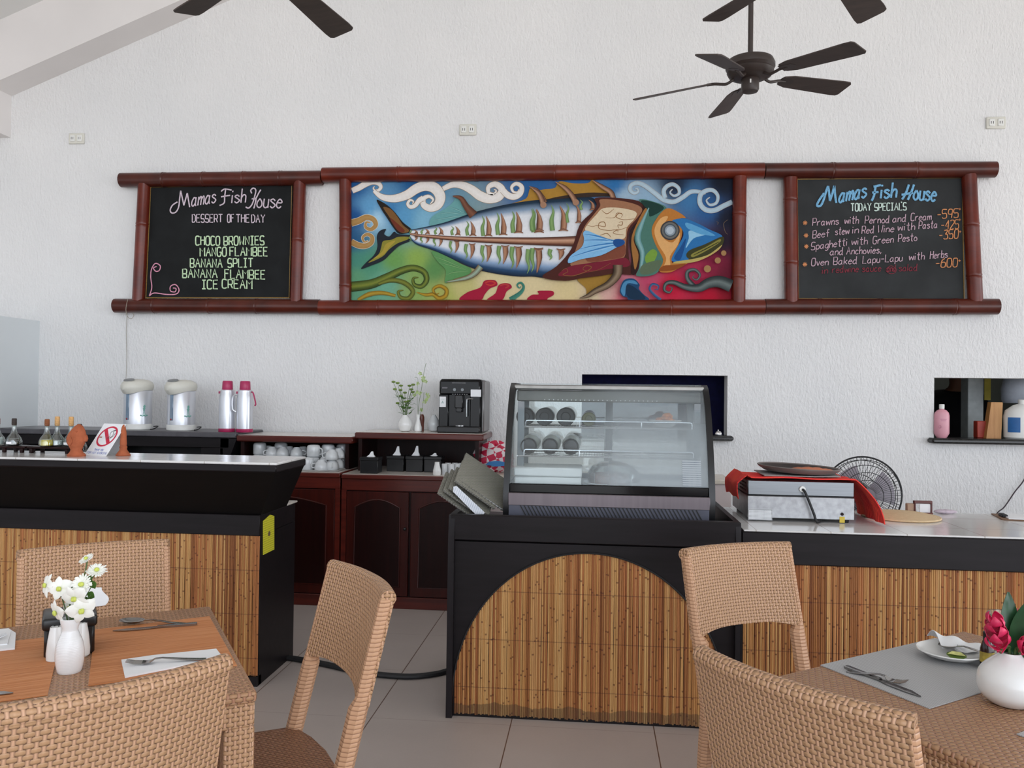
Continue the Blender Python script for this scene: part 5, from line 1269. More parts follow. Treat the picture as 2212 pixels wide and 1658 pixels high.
# cruet racks: low dark wooden stands
for (xa, xb, lab) in [(14, 68, 'low dark wooden cruet stand at the left end of the bar'), (72, 165, 'low dark wooden cruet stand holding three cruets behind the terracotta fish')]:
    A = aZ(xa, 976, BZ); B2 = aZ(xb, 978, BZ)
    y0 = 3.745; x0 = aY(xa, 970, y0).x; x1 = aY(xb, 970, y0).x
    r = thing('cruet_stand', lab, 'stand', ((x0 + x1) / 2, y0, BZ), group='cruet stands on the bar')
    part('board', MB().box(x0, x1, y0 - .05, y0 + .05, BZ + .022, BZ + .032, .003), MT['mahogany_dark'], r, True)
    for xx in (x0 + .02, x1 - .02):
        for yy in (y0 - .04, y0 + .04): part('foot', MB().box(xx - .008, xx + .008, yy - .008, yy + .008, BZ, BZ + .023, .002), MT['mahogany_dark'], r, True)
vin = pm('dark_vinegar', c(26, 20, 20), .1); oil = pm('yellow_oil', c(214, 190, 20), .1); wat = pm('cloudy_water', c(186, 192, 192), .1)
CZ = BZ + .032
cruet(30, 955, 3.735, 'glass cruet of dark vinegar with a paper tag, on the left stand', vin, MT['cork_dark'], CZ, .42, True)
cruet(-6, 955, 3.735, 'glass cruet cut by the left edge of the photo', wat, MT['cork_brown'], CZ, .5)
cruet(101, 955, 3.72, 'glass cruet of yellow oil with a short brown cork', oil, MT['cork_brown'], CZ, .42)
cruet(123, 955, 3.755, 'glass cruet of clear liquid with a tall pale cork', wat, MT['cork'], CZ, .35)
cruet(153, 955, 3.76, 'glass cruet of dark vinegar with a tall pale cork, beside the terracotta fish', vin, MT['cork'], CZ, .4, True)
cruet(171, 958, 3.70, 'glass cruet with dark stopper, hidden behind the terracotta fish', vin, MT['cork_dark'], BZ + .012, .4)

# ================================================================ on the right counter: food warmer
WX0, WX1, WY0, WY1 = .690, 1.148, 3.69, 4.08
hz0 = .845; hz1 = aY(1700, 1072, WY0).z; hz2 = aY(1700, 1038, WY0).z
fw = thing('food_warmer', 'steel box food warmer with a dark cord, under the red cloth', 'food warmer', ((WX0 + WX1) / 2, (WY0 + WY1) / 2, .83))
part('lower_box', MB().box(WX0, WX1, WY0, WY1, hz0, hz1, .002), MT['worn_steel'], fw, True)
part('upper_box', MB().box(WX0, WX1, WY0 + .002, WY1, hz1 + .003, hz2, .004), MT['steel'], fw, True)
part('seam', MB().box(WX0 + .004, WX1 - .004, WY0 + .006, WY1 - .006, hz1 - .002, hz1 + .005), MT['rubber'], fw, True)
for xx in (WX0 + .03, WX1 - .03):
    for yy in (WY0 + .03, WY1 - .03): part('foot', MB().lathe([(.014, .83), (.016, .846)], (xx, yy, 0), 14), MT['rubber'], fw, True)
m = MB()
for i in range(6):
    for j in range(3): m.lathe([(.004, WX0 - .0012), (.004, WX0 + .002)], (0, WY0 + .05 + i * .028, hz2 - .018 - j * .016), 8, 'X')
part('vent_holes', m, MT['rubber'], fw, True)
pa = aY(1733, 1056, WY0)
part('grommet', MB().lathe([(.013, WY0 - .008), (.014, WY0 + .001)], (pa.x, 0, pa.z), 18, 'Y'), MT['white_plastic'], fw, True)
pe = aZ(1768, 1131, .835)
part('cord', MB().tube(cr([(pa.x, WY0 - .002, pa.z), (pa.x + .008, WY0 - .025, pa.z - .015), (pa.x + .04, WY0 - .03, .88), (pe.x, pe.y + .03, .840), (pe.x + .03, 3.70, .838)], 6), .0055, 8), MT['rubber'], fw, True)
lp = aY(1642, 1111, WY0)
t = NT('printed_rating_plate'); s = t.n('ShaderNodeSeparateXYZ'); t.l(t.coord('Object'), s.inputs[0]); l2 = t.M('LESS_THAN', t.M('FRACT', t.M('MULTIPLY', s.outputs[2], 170)), .3)
t.base(t.mix(t.M('MULTIPLY', l2, t.noise(t.coord('Object', (60, 1, 1)), 1, 2)), c(214, 216, 218), c(70, 72, 78)), .4)
part('rating_plate', MB().box(lp.x - .052, lp.x + .052, WY0 - .002, WY0, lp.z - .024, lp.z + .024), t.m, fw, True)
part('plate_border', MB().tube([(lp.x - .05, WY0 - .002, lp.z - .022), (lp.x + .05, WY0 - .002, lp.z - .022), (lp.x + .05, WY0 - .002, lp.z + .022), (lp.x - .05, WY0 - .002, lp.z + .022)], .001, 4, True), blk, fw, True)
lp = aY(1819, 1110, WY0); part('switch', MB().lathe([(.006, WY0 - .006), (.007, WY0)], (lp.x, 0, lp.z), 14, 'Y'), MT['mahogany_dark'], fw, True)
lp = aY(1819, 1122, WY0); part('warning_sticker', MB().box(lp.x - .011, lp.x + .011, WY0 - .0015, WY0, lp.z - .013, lp.z + .013), pm('yellow_sticker', c(206, 180, 60), .5), fw, True)
# red ribbed cloth draped over it
zc = hz2 + .004
L0 = aY(1570, 1012, 3.78)


def cloth(u, v):
    s = u * 1.06; y = WY0 - .012 + v * .33
    wv = .004 * math.sin(v * 11 + u * 5) + .003 * math.sin(u * 23 + v * 4)
    if s < .16:
        k = s / .16; x = WX0 - .028 + .028 * min(1, max(0, (k - .55) / .45)); z = zc - .100 * (1 - k) ** 1.0 * (1 if k < .9 else 1) + .018 * (1 if k > .5 else k * 2)
        return (x - .012 * math.sin(k * PI), y + .07 * (1 - k) + .02, min(z + wv, zc + .018))
    if s < .70:
        k = (s - .16) / .54
        lip = .016 * math.exp(-((v - .05) / .09) ** 2)
        return (WX0 + k * (WX1 - WX0 + .012), y, zc + .003 + lip * .5 + wv * .6 + .004 * math.sin(v * PI))
    k = (s - .70) / .36
    zt = zc + .003; z = zt - (zt - .838) * (k ** 1.15)
    x = WX1 + .012 + .10 * math.sin(min(k, 1) * PI * .5) ** 1.0
    return (x + .006 * math.sin(v * 20) * k, y + .01 - .05 * k * (1 - v), z + wv * .5 * (1 - k))


t = NT('red_ribbed_cloth'); uvn = t.n('ShaderNodeUVMap'); nz = t.noise(t.coord('Object'), 9, 3)
s = t.n('ShaderNodeSeparateXYZ'); t.l(t.coord('Object'), s.inputs[0]); rib_ = t.M('SINE', t.M('MULTIPLY', s.outputs[1], 560)); t.base(t.ramp(nz, [(.3, c(232, 52, 60)), (.7, c(244, 84, 62))]), .75, 0, .2); t.bump(rib_, .5, .004)
m = MB(); m.grid(cloth, 60, 20, .004); solo('red_cloth', m, t.m, 'red ribbed cloth draped over the food warmer down to the counter', 'cloth', at=((WX0 + WX1) / 2, 3.85, zc), angle=60)
zc2 = zc + .013
P = [(aY(1648, 1020, 3.75).x, 3.72), (aY(1760, 1024, 3.7).x, 3.705), (aY(1815, 1026, 3.74).x, 3.73), (WX1 - .03, 3.95), (WX0 + .08, 3.97)]
m = MB(); m.prism(P, 'Z', zc2, zc2 + .004); solo('grey_mat', m, pm('grey_cloth_mat', c(150, 148, 146), .8), 'grey mat lying between the red cloth and the round tray', 'mat')
tc = aY(1724, 1006, 3.86); tr_ = thing('round_tray', 'dark round serving tray tilted on top of the food warmer', 'tray', (tc.x, 3.86, zc2 + .006)); tr_.rotation_euler = (0, math.radians(2.5), 0)
part('rim', MB().lathe([(.140, .010), (.152, .008), (.178, .024), (.184, .031), (.181, .034), (.175, .029), (.151, .014), (.14, .013)], seg=44), pm('grey_brown_tray', c(112, 104, 100), .6, var=.1), tr_); part('tray_floor', MB().lathe([(.141, .009), (.150, .0135), (.174, .0285), (.172, .0295), (.148, .0150), (.005, .0148)], seg=44), pm('dark_tray_floor', c(52, 44, 42), .6, var=.1), tr_)
tr_.location.z = zc2 + .002
m = MB(); m.grid(lambda u, v: (-.09 + .22 * u, -.05 + .10 * v, .016 + .012 * math.sin(u * PI) * math.sin(v * PI) + .002 * math.sin(u * 30)), 14, 8, .003); o = solo('napkin', m, pm('orange_brown_napkin', c(196, 120, 88), .8), 'orange brown folded napkin lying in the round tray', 'napkin', at=(0, 0, 0)); o.location = (tc.x + .03, 3.86, zc2 + .004)
# straw plate
ps = aZ(1945, 1112, .832); ps = Vector((aY(1945, 1110, 3.93).x, 3.93, .83))
t = NT('woven_straw'); v = t.coord('Object'); wv_ = t.n('ShaderNodeTexWave', wave_type='RINGS', rings_direction='Z'); t.l(v, wv_.inputs[0]); wv_.inputs['Scale'].default_value = 70; wv_.inputs['Distortion'].default_value = 2; nz = t.noise(v, 60, 3)
t.base(t.mix(t.M('MULTIPLY', nz, .5), c(224, 198, 158), c(176, 140, 98)), .8); t.bump(wv_.outputs[1], .5, .003)
m = MB().lathe([(.165, 0), (.172, .004), (.170, .010), (.12, .020), (.05, .026), (.002, .027)], ps, 44); solo('straw_mat', m, t.m, 'round woven straw plate mat on the right counter behind the red cloth', 'mat', at=ps)
# little wooden dispenser and bits at the back edge of the counter
p = Vector((aY(1993, 1100, 4.08).x, 4.08, .83)); r = thing('napkin_holder', 'small brown framed holder with white card at the back of the right counter', 'holder', p)
part('frame', MB().box(-.042, .042, -.01, .01, .048, .062, .002).box(-.042, -.034, -.01, .01, 0, .05, .002).box(.034, .042, -.01, .01, 0, .05, .002).box(-.042, .042, -.02, .02, 0, .006, .002), MT['mahogany_h'], r); part('card', MB().box(-.014, .034, -.004, 0, .006, .046), MT['paper'], r)
p = Vector((aY(1966, 1100, 4.09).x, 4.09, .83)); solo('wooden_block', MB().box(p.x - .018, p.x + .018, 4.075, 4.105, .83, .876, .003), pm('tan_block', c(168, 140, 118), .6), 'small tan block beside the brown holder at the back of the right counter', 'block')
p = Vector((aY(2042, 1102, 4.09).x, 4.09, .83)); m = MB(); m.ball((p.x, 4.09, .841), .055, .02, .011); solo('rag', m, pm('mauve_rag', c(190, 176, 186), .8, var=.2, vs=60), 'small mauve rag right of the brown holder at the back of the right counter', 'cloth')
p = Vector((aY(2205, 1108, 4.0).x, 4.0, .83)); r = thing('clipboard', 'brown clipboard with white papers on the right counter at the photo edge', 'clipboard', p, math.radians(-12))
part('board', MB().box(-.10, .16, -.10, .10, 0, .005, .002), pm('brown_hardboard', c(120, 88, 62), .6), r); part('papers', MB().box(-.07, .15, -.085, .09, .005, .010), MT['paper'], r); part('clip', MB().box(-.085, -.06, -.035, .035, .005, .018, .003), MT['rubber'], r)
# pedestal fan standing in the aisle
pf = aY(1863, 1068, 4.45); r = thing('pedestal_fan', 'black wire guarded pedestal fan standing behind the right counter', 'fan', (pf.x, 4.45, 0))
RF = .200
def gring(mb, rr, yy, th, n=48): mb.tube([(rr * math.cos(2 * PI * k / n), yy, pf.z + rr * math.sin(2 * PI * k / n)) for k in range(n)], th, 6, True)
m = MB(); gring(m, RF, 0, .0045)
for fr_, yy in ((.93, -.03), (.80, -.052), (.62, -.066), (.42, -.072), (.2, -.074)): gring(m, RF * fr_, yy, .0018)
for k in range(72):
    a = 2 * PI * k / 72; m.tube([(RF * q * math.cos(a + .15 * (1 - q)), yy, pf.z + RF * q * math.sin(a + .15 * (1 - q))) for q, yy in ((1, 0), (.93, -.03), (.80, -.052), (.62, -.066), (.42, -.072), (.2, -.074))], .0011, 4)
part('front_guard', m, MT['rubber'], r)
m = MB()
for k in range(48):
    a = 2 * PI * k / 48; m.tube([(RF * q * math.cos(a), yy, pf.z + RF * q * math.sin(a)) for q, yy in ((1, .002), (.9, .03), (.5, .06), (.3, .062))], .0011, 4)
for fr_, yy in ((.9, .03), (.5, .06), (.3, .062)): gring(m, RF * fr_, yy, .0018)
part('rear_guard', m, MT['rubber'], r)
part('badge', MB().lathe([(.04, -.078), (.042, -.074), (.04, -.070)], (0, 0, pf.z), 24, 'Y'), pm('mauve_grey_badge', c(120, 112, 120), .4), r)
for k in range(3):
    a0 = k * 2 * PI / 3 + .3
    part('blade', MB().grid(lambda u, v: ((.03 + .13 * u) * math.cos(a0 + (v - .5) * 1.2), .02 * (v - .5) - .01, pf.z + (.03 + .13 * u) * math.sin(a0 + (v - .5) * 1.2)), 6, 8, .002), pm('smoky_blade', c(150, 142, 150), .3), r)
part('motor', MB().lathe([(.05, .06), (.058, .07), (.058, .15), (.04, .17)], (0, 0, pf.z), 24, 'Y'), MT['black'], r)
part('pole', MB().cyl((0, .11, .03), (0, .11, pf.z - .05), .013), MT['black'], r); part('base', MB().lathe([(.19, 0), (.19, .012), (.05, .03), (.02, .05)], (0, .11, 0), 36), MT['black'], r)
# lead hanging on the wall at the right
b = MB(); b.tube(cr([aY(2240, 960, 5.73), aY(2215, 1030, 5.73), aY(2192, 1062, 5.73), aY(2170, 1094, 5.73), aY(2150, 1118, 5.73), aY(2145, 1200, 5.73)], 6), .004, 6)
solo('wall_lead', b, pm('dark_purple_lead', c(60, 46, 54), .6), 'dark lead hanging down the wall at the right edge of the photo', 'cord', at=aY(2145, 1200, 5.73))

# ================================================================ hatch things
area('kitchen_fill', (3.3, 7.2, 2.55), (0, 0, 0), .6, .1, 5.0, (1, .98, .92))  # added fill light to lift the dark kitchen, no lamp seen there
p = aY(1552, 940, 5.70)
r = thing('service_bell', 'silver service bell on the black sill of the hatch behind the fridge', 'bell', (p.x, 5.72, P1Z0 + .002))
part('base', MB().lathe([(.030, 0), (.030, .006), (.024, .008)]), MT['black'], r); part('dome', MB().lathe([(.027, .009), (.026, .018), (.018, .030), (.004, .035)]), MT['chrome'], r); part('button', MB().lathe([(.004, .034), (.006, .040), (.003, .043)]), MT['chrome'], r)
SZ = P2Z0 + .002
p = aY(2034, 940, 5.74); r = thing('soap_bottle', 'pink soap bottle with white cap on the right hatch sill', 'bottle', (p.x, 5.74, SZ))
def oval(rx, ry, z, x=0): return [(x + rx * math.cos(a), ry * math.sin(a), z) for a in [2 * PI * k / 24 for k in range(24)]]
part('body', MB().loft([oval(.030, .02, 0), oval(.034, .022, .004), oval(.0495, .028, .030), oval(.0495, .028, .150), oval(.045, .026, .170), oval(.030, .020, .186), oval(.016, .014, .192), oval(.015, .014, .198)]), pm('pink_plastic', c(206, 146, 158), .35, var=.05), r); part('cap', MB().lathe([(.0165, .196), (.0165, .224), (.015, .227)], seg=18), MT['white_plastic'], r)
m = MB(); m.box(-.02, .02, -.0292, -.028, .125, .1275).box(-.016, .016, -.0292, -.028, .115, .117).tube([(-.022 + .008 * math.cos(a), -.0275, .075 + .01 * math.sin(a)) for a in [2 * PI * k / 14 for k in range(14)]], .001, 4, True); part('print', m, pm('mauve_print', c(170, 100, 130), .5), r)
p = aY(2120, 935, 5.86); solo('red_box', MB().box(p.x - .036, p.x + .036, 5.84, 5.90, SZ, SZ + .115, .004), pm('brick_red_plastic', c(160, 52, 36), .5), 'brick red container on the right hatch sill', 'container')
p = aY(2146, 935, 5.82); m = MB(); m.loft([[(p.x - .055, 5.80, SZ), (p.x + .04, 5.80, SZ), (p.x + .04, 5.86, SZ), (p.x - .055, 5.86, SZ)], [(p.x - .02, 5.81, SZ + .245), (p.x + .055, 5.81, SZ + .245), (p.x + .055, 5.86, SZ + .245), (p.x - .02, 5.86, SZ + .245)]])
solo('knife_block', m, wood('light_wood', c(164, 110, 58), c(196, 146, 88), .5, 'Z', 0), 'light wooden block leaning upright on the right hatch sill', 'wooden block')
p = aY(2208, 940, 5.76); r = thing('white_jug', 'white plastic jug with blue label on the right hatch sill', 'jug', (p.x + .02, 5.80, SZ))
part('body', MB().loft([oval(.105, .07, 0), oval(.115, .08, .01), oval(.118, .08, .15), oval(.108, .075, .19), oval(.06, .05, .225), oval(.03, .03, .235)]), MT['white_plastic'], r); part('cap', MB().lathe([(.026, .233), (.026, .262), (.022, .265)], seg=18), MT['white_plastic'], r)
m = MB(); m.grid(lambda u, v: (.1185 * math.cos(math.radians(204 + 42 * u)), .081 * math.sin(math.radians(204 + 42 * u)), .045 + .10 * v), 8, 3, .0008); part('label', m, pm('blue_label', c(30, 96, 160), .4), r)
p = aY(2108, 850, 6.3); solo('kitchen_post', MB().box(p.x - .055, p.x + .055, 6.3, 6.42, 0, 2.595, .004), pm('pale_grey_post', c(176, 182, 182), .6), 'pale grey upright post inside the dim kitchen', 'post')
p = aY(2122, 838, 6.5); solo('yellow_card', MB().box(p.x - .018, p.x + .026, 6.425, 6.43, p.z - .09, p.z + .09), pm('yellow_card', c(226, 206, 90), .6), 'narrow yellow card behind the pale kitchen post', 'card')
p = aY(2200, 848, 6.1); r = thing('hanging_container', 'pale grey rounded container hanging in the right hatch, above the jug', 'container', (p.x, 6.1, 1.36))
part('shell', MB().loft([oval(.12, .08, 0, .02), oval(.13, .09, .02, .02), oval(.135, .09, .10, .02), oval(.12, .085, .2, .03), oval(.10, .07, .3, .04)]), pm('grey_shell', c(150, 156, 166), .4), r); part('hanger', MB().cyl((.04, 0, .29), (.04, 0, 1.24), .008), MT['steel'], r)
# ================================================================ wicker tables and chairs
def table(name_label, cx, cy, ang, lu, lv):
    r = thing('dining_table', name_label, 'table', (cx, cy, 0), math.radians(ang), group='woven dining tables')
    x, y = lu / 2, lv / 2
    part('tabletop', MB().box(-x, x, -y, y, .725, .75, .008, 3), MT['wicker_fine'], r)
    m = MB()
    m.box(-x + .004, x - .004, -y + .004, -y + .05, .675, .728, .004).box(-x + .004, x - .004, y - .05, y - .004, .675, .728, .004).box(-x + .004, -x + .05, -y + .05, y - .05, .675, .728, .004).box(x - .05, x - .004, -y + .05, y - .05, .675, .728, .004)
    part('apron', m, MT['wicker'], r)
    for sx in (-1, 1):
        for sy in (-1, 1): part('leg', MB().box(sx * (x - .034) - .031, sx * (x - .034) + .031, sy * (y - .034) - .031, sy * (y - .034) + .031, 0, .68, .008), MT['wicker'], r)
    return r


BULGE, LEAN = .035, math.tan(math.radians(14))


def by(x, z): return -.195 - max(z - .42, 0) * LEAN - BULGE * (1 - (x / .211) ** 2)


def chair(label):
    r = thing('dining_chair', label, 'chair', (0, 0, 0), 0, 'woven dining chairs')
    hw = .211

    def bk(u, v):
        x = -hw + 2 * hw * u; zl = .635 - .022 * (abs(x) / hw) ** 4; z = zl + (.872 - zl) * v
        return (x, by(x, z), z)
    m = MB(); m.grid(lambda u, v: Vector(bk(u, v)) + Vector((0, -.018, 0)), 22, 12, .036)
    o = part('backrest', m, MT['wicker'], r, angle=50)
    uv = o.data.uv_layers[0].data
    # rounded top roll and side rolls
    m = MB(); m.tube([Vector(bk(k / 22, 1)) for k in range(23)], .0195, 12); part('top_roll', m, MT['wicker'], r)
    for s in (-1, 1):
        rings = []
        for z in (.0, .2, .40, .42, .56, .61, .64, .78, .868):
            low = z < .63; x = s * (hw - (.022 if low else .011)); w = (.024 if z >= .4 else .018 + .006 * z / .4) if low else .0125; t = (.022 if z >= .4 else .020) if low else .0165
            yy = by(s * hw, z) if z >= .42 else by(s * hw, .42) - (.42 - z) * .10
            rings.append([(x + w * math.cos(a) * 1.08, yy + t * math.sin(a) * 1.1, z) for a in [PI / 8 + 2 * PI * k / 8 for k in range(8)]])
        part('rear_leg', MB().loft(rings), MT['wrap'], r, angle=25)
        rings = [[(s * .175 + w * math.cos(a), .165 + w * math.sin(a), z) for a in [PI / 8 + 2 * PI * k / 8 for k in range(8)]] for z, w in ((0, .019), (.2, .022), (.40, .025))]
        part('front_leg', MB().loft(rings), MT['wrap'], r, angle=25)
    m = MB(); P = [(-.195, -.20), (-.10, -.222), (0, -.229), (.10, -.222), (.195, -.20), (.214, -.05)] + [(.214 - .07 * (1 - math.cos(a)), .135 + .07 * math.sin(a)) for a in [PI / 2 * k / 5 for k in range(6)]] + [(-.214 + .07 * (1 - math.sin(a)), .135 + .07 * math.cos(a)) for a in [PI / 2 * k / 5 for k in range(6)]] + [(-.214, -.05)]
    m.loft([[(x * k, y * k, z) for x, y in P] for z, k in ((.405, 1), (.430, 1), (.437, .985), (.440, .9), (.436, .3))])
    part('seat', m, MT['wicker_seat'], r, angle=60)
    m = MB(); m.loft([[(x, y, z) for x, y in [(a * .985, b2 * .985) for a, b2 in P]] for z in (.300, .408)]); part('seat_apron', m, MT['wicker'], r)
    return r


def place(o, tx, ty, ang, anchor):
    a = math.radians(ang); ax, ay = anchor
    o.location = (tx - (ax * math.cos(a) - ay * math.sin(a)), ty - (ax * math.sin(a) + ay * math.cos(a)), 0); o.rotation_euler = (0, 0, a)


TOP = (0, by(0, .872) * .5 + by(.211, .872) * .5)
END = (.211, by(.211, .872))
ch = chair('woven tan dining chair behind the white flowers, on the far side of the left table')
place(ch, -1.553, 2.42, 216, TOP)
for lab, x, y, a, an in [('woven tan dining chair in the middle aisle, at the end of the left table', -.608, 2.143, 127, TOP), ('woven tan dining chair back view, nearest the camera at the left', -.672, 1.452, 48, END), ('woven tan dining chair pulled back from the right table, before the arched counter', .475, 2.755, 207, TOP), ('woven tan dining chair back view, pushed against the left edge of the right table', .349, 1.465, -47, TOP)]:
    q = dup(ch, (0, 0, 0), 0, lab); place(q, x, y, a, an)
table('woven tan table laid with orange placemats, at the left', -1.233, 1.742, 33.2, .80, .752)
table('woven tan table laid with a grey placemat, at the right', .925, 1.80, 36.5, .775, .75)
TZ = .75


def slab(corners, z0, th, col): return MB().prism([(p.x, p.y) for p in corners], 'Z', z0, z0 + th)


t = NT('orange_ribbed_placemat'); uv = t.n('ShaderNodeTexCoord'); mp = t.n('ShaderNodeMapping'); mp.inputs['Rotation'].default_value = (0, 0, math.radians(-33)); t.l(uv.outputs['Object'], mp.inputs[0])
s = t.n('ShaderNodeSeparateXYZ'); t.l(mp.outputs[0], s.inputs[0]); sc_ = t.n('ShaderNodeMapping'); sc_.inputs['Scale'].default_value = (4, 220, 1); t.l(mp.outputs[0], sc_.inputs[0]); nz = t.noise(sc_.outputs[0], 1, 3)
t.base(t.ramp(nz, [(.3, c(176, 108, 62)), (.5, c(198, 130, 82)), (.72, c(210, 150, 104))]), .6, 0, .25); t.bump(nz, .25, .002)
m1 = [aZ(190.5, 1482, TZ), aZ(512, 1438, TZ), aZ(452, 1332, TZ), aZ(205, 1361, TZ)]
solo('placemat', slab(m1, TZ + .0005, .002, 0), t.m, 'orange ribbed placemat with fork and spoon, nearer the middle aisle', 'placemat', 'orange placemats')
d = (m1[1] - m1[0]).normalized(); n_ = (m1[3] - m1[0]).normalized(); q0 = aZ(102.6, 1502, TZ); L = (m1[3] - m1[0]).length
solo('placemat', slab([q0 - d * .30, q0, q0 + n_ * L, q0 - d * .30 + n_ * L], TZ + .0005, .002, 0), t.m, 'orange ribbed placemat cut by the left edge of the photo', 'placemat', 'orange placemats')
t = NT('grey_mesh_placemat'); v = t.coord('Object', (1, 1, 1), (0, 0, math.radians(-35))); ck = t.n('ShaderNodeTexChecker'); t.l(v, ck.inputs[0]); ck.inputs['Scale'].default_value = 420; ck.inputs[1].default_value = c(184, 184, 184); ck.inputs[2].default_value = c(152, 152, 153); t.base(ck.outputs[0], .5); t.bump(ck.outputs[1], .3, .001)
a0 = aZ(1772, 1437.5, TZ); b0 = aZ(2007, 1531.6, TZ); e_ = (b0 - a0); f_ = Vector((.809, .588, 0)) * .45
solo('placemat', slab([a0, b0, b0 + f_, a0 + f_], TZ + .0005, .002, 0), t.m, 'grey mesh placemat under the knife and small plate on the right table', 'placemat', 'grey placemats')
g0 = aZ(2196, 1587, TZ); solo('placemat', slab([g0, g0 + Vector((.809, .588, 0)) * .4, g0 + Vector((.809, .588, 0)) * .4 + Vector((.588, -.809, 0)) * .28, g0 + Vector((.588, -.809, 0)) * .28], TZ + .0005, .002, 0), t.m, 'grey mesh placemat of which only a corner shows at the right edge of the photo', 'placemat', 'grey placemats')


# ---------------------------------------------------------------- cutlery
def spline_plate(path, widths, th, zprof):
    """thin metal strip along path (x,y), with heights"""
    m = MB(); rings = []
    for i, ((x, y), w, z) in enumerate(zip(path, widths, zprof)):
        rings.append([(x, y - w, z), (x, y, z - .0006), (x, y + w, z), (x, y + w, z + th), (x, y, z + th - .0004), (x, y - w, z + th)])
    return m.loft(rings)


def fork(label, a, b, z, roll=0):
    r = thing('fork', label, 'fork', a, math.atan2((b - a).y, (b - a).x), 'cutlery on the tables'); r.location.z = z
    L = (b - a).length
    part('handle', spline_plate([(L, 0), (L * .92, 0), (L * .7, 0), (L * .45, 0), (L * .36, 0)], [.007, .0085, .006, .0035, .004], .0018, [0, 0, .004, .010, .009]), MT['cutlery'], r)
    m = spline_plate([(L * .36, 0), (L * .31, 0), (L * .24, 0), (L * .2, 0)], [.004, .010, .0125, .0125], .0016, [.009, .004, .002, .003])
    for k in range(4):
        y = -.0102 + .0068 * k; m.tube([(L * .2, y, .0035), (L * .1, y, .005), (0, y, .010)], [.0018, .0017, .0008], 6)
    part('tines', m, MT['cutlery'], r); return r


def spoon(label, a, b, z):
    r = thing('spoon', label, 'spoon', a, math.atan2((b - a).y, (b - a).x), 'cutlery on the tables'); r.location.z = z; L = (b - a).length
    part('handle', spline_plate([(L, 0), (L * .92, 0), (L * .7, 0), (L * .45, 0), (L * .34, 0)], [.007, .0085, .006, .0035, .004], .0018, [.001, .001, .004, .010, .008]), MT['cutlery'], r)
    m = MB(); m.grid(lambda u, v: (L * .35 * u, (v - .5) * 2 * .021 * math.sqrt(max(1 - (2 * u - 1) ** 2, .0)) * (1.08 - .16 * u), .001 + .009 * ((2 * u - 1) ** 2 + (2 * v - 1) ** 2 * max(1 - (2 * u - 1) ** 2, 0))), 16, 10, .0012); part('bowl', m, MT['cutlery'], r); return r


def knife(label, a, b, z):
    r = thing('table_knife', label, 'knife', a, math.atan2((b - a).y, (b - a).x), 'cutlery on the tables'); r.location.z = z; L = (b - a).length
    part('handle', spline_plate([(L, 0), (L * .97, 0), (L * .75, 0), (L * .52, 0)], [.005, .008, .0065, .005], .005, [0, 0, 0, .001]), MT['cutlery'], r)
    part('blade', spline_plate([(L * .52, 0), (L * .4, .001), (L * .15, .001), (0, .004)], [.005, .0095, .0095, .001], .0015, [.002, .001, .001, .001]), MT['cutlery'], r); return r


Q = TZ + .003
spoon('table spoon at the far edge of the orange placemat, beside a knife', aZ(258, 1345, Q), aZ(415, 1349, Q), Q)
knife('table knife lying below the spoon on the orange placemat', aZ(243, 1364, Q), aZ(426, 1348, Q), Q)
P = [aZ(262, 1430, TZ), aZ(270, 1467, TZ), aZ(482, 1425, TZ), aZ(467, 1406, TZ), aZ(330, 1420, TZ)]
m = MB(); m.prism([(p.x, p.y) for p in P], 'Z', Q, Q + .0035); solo('paper_napkin', m, MT['paper'], 'folded white paper napkin under the fork on the orange placemat', 'napkin', 'paper napkins on the left table')
fork('fork lying on the folded white napkin on the orange placemat', aZ(272, 1436, Q + .004), aZ(445, 1424, Q + .004), Q + .0045)
P = [aZ(-60, 1415, TZ), aZ(32, 1405, TZ), aZ(34, 1372, TZ), aZ(18, 1362, TZ), aZ(-60, 1370, TZ)]
m = MB(); m.prism([(p.x, p.y) for p in P], 'Z', Q, Q + .004); m.prism([(p.x, p.y) for p in [aZ(-50, 1405, TZ), aZ(16, 1398, TZ), aZ(24, 1370, TZ), aZ(-50, 1374, TZ)]], 'Z', Q + .004, Q + .007)
solo('paper_napkin', m, MT['paper'], 'folded white paper napkin at the left edge of the photo', 'napkin', 'paper napkins on the left table')
fork('fork lying on the white napkin at the left edge of the photo', aZ(14, 1377, Q + .008), aZ(-150, 1402, Q + .008), Q + .008)
knife('knife tip lying on the orange placemat at the left edge of the photo', aZ(30, 1496, Q), aZ(-140, 1506, Q), Q)
knife('table knife lying across the near corner of the grey placemat', aZ(1992, 1505, Q), aZ(1826, 1441, Q), Q)
fork('fork lying beside the knife on the grey placemat', aZ(1960, 1480, Q), aZ(1832, 1446, Q) + Vector((-.006, -.012, 0)), Q)

# ---------------------------------------------------------------- left table centre
bl0 = aZ(94, 1425, TZ); br0 = aZ(204, 1411, TZ); ba = math.atan2((br0 - bl0).y, (br0 - bl0).x); bw = (br0 - bl0).length; bn = Vector((-math.sin(ba), math.cos(ba), 0))
bq = (bl0 + br0) / 2 + bn * (bw / 2); h_ = bw / 2
r = thing('tissue_box', 'black tissue box with a white tissue on the left table, behind the white vase', 'tissue box', bq, ba)
part('box', MB().box(-h_, h_, -h_, h_, 0, .070, .006), MT['black'], r); part('lid', MB().box(-h_ - .005, h_ + .005, -h_ - .005, h_ + .005, .066, .094, .007, 3), MT['black'], r)
m = MB(); m.grid(lambda u, v: (-.01 + .085 * u + .008 * math.sin(v * 5), -.01 + .03 * v + .01 * math.sin(u * 4), .092 + .050 * v * (1 - .25 * u) + .012 * u), 8, 8, .001); part('tissue', m, MT['paper'], r)


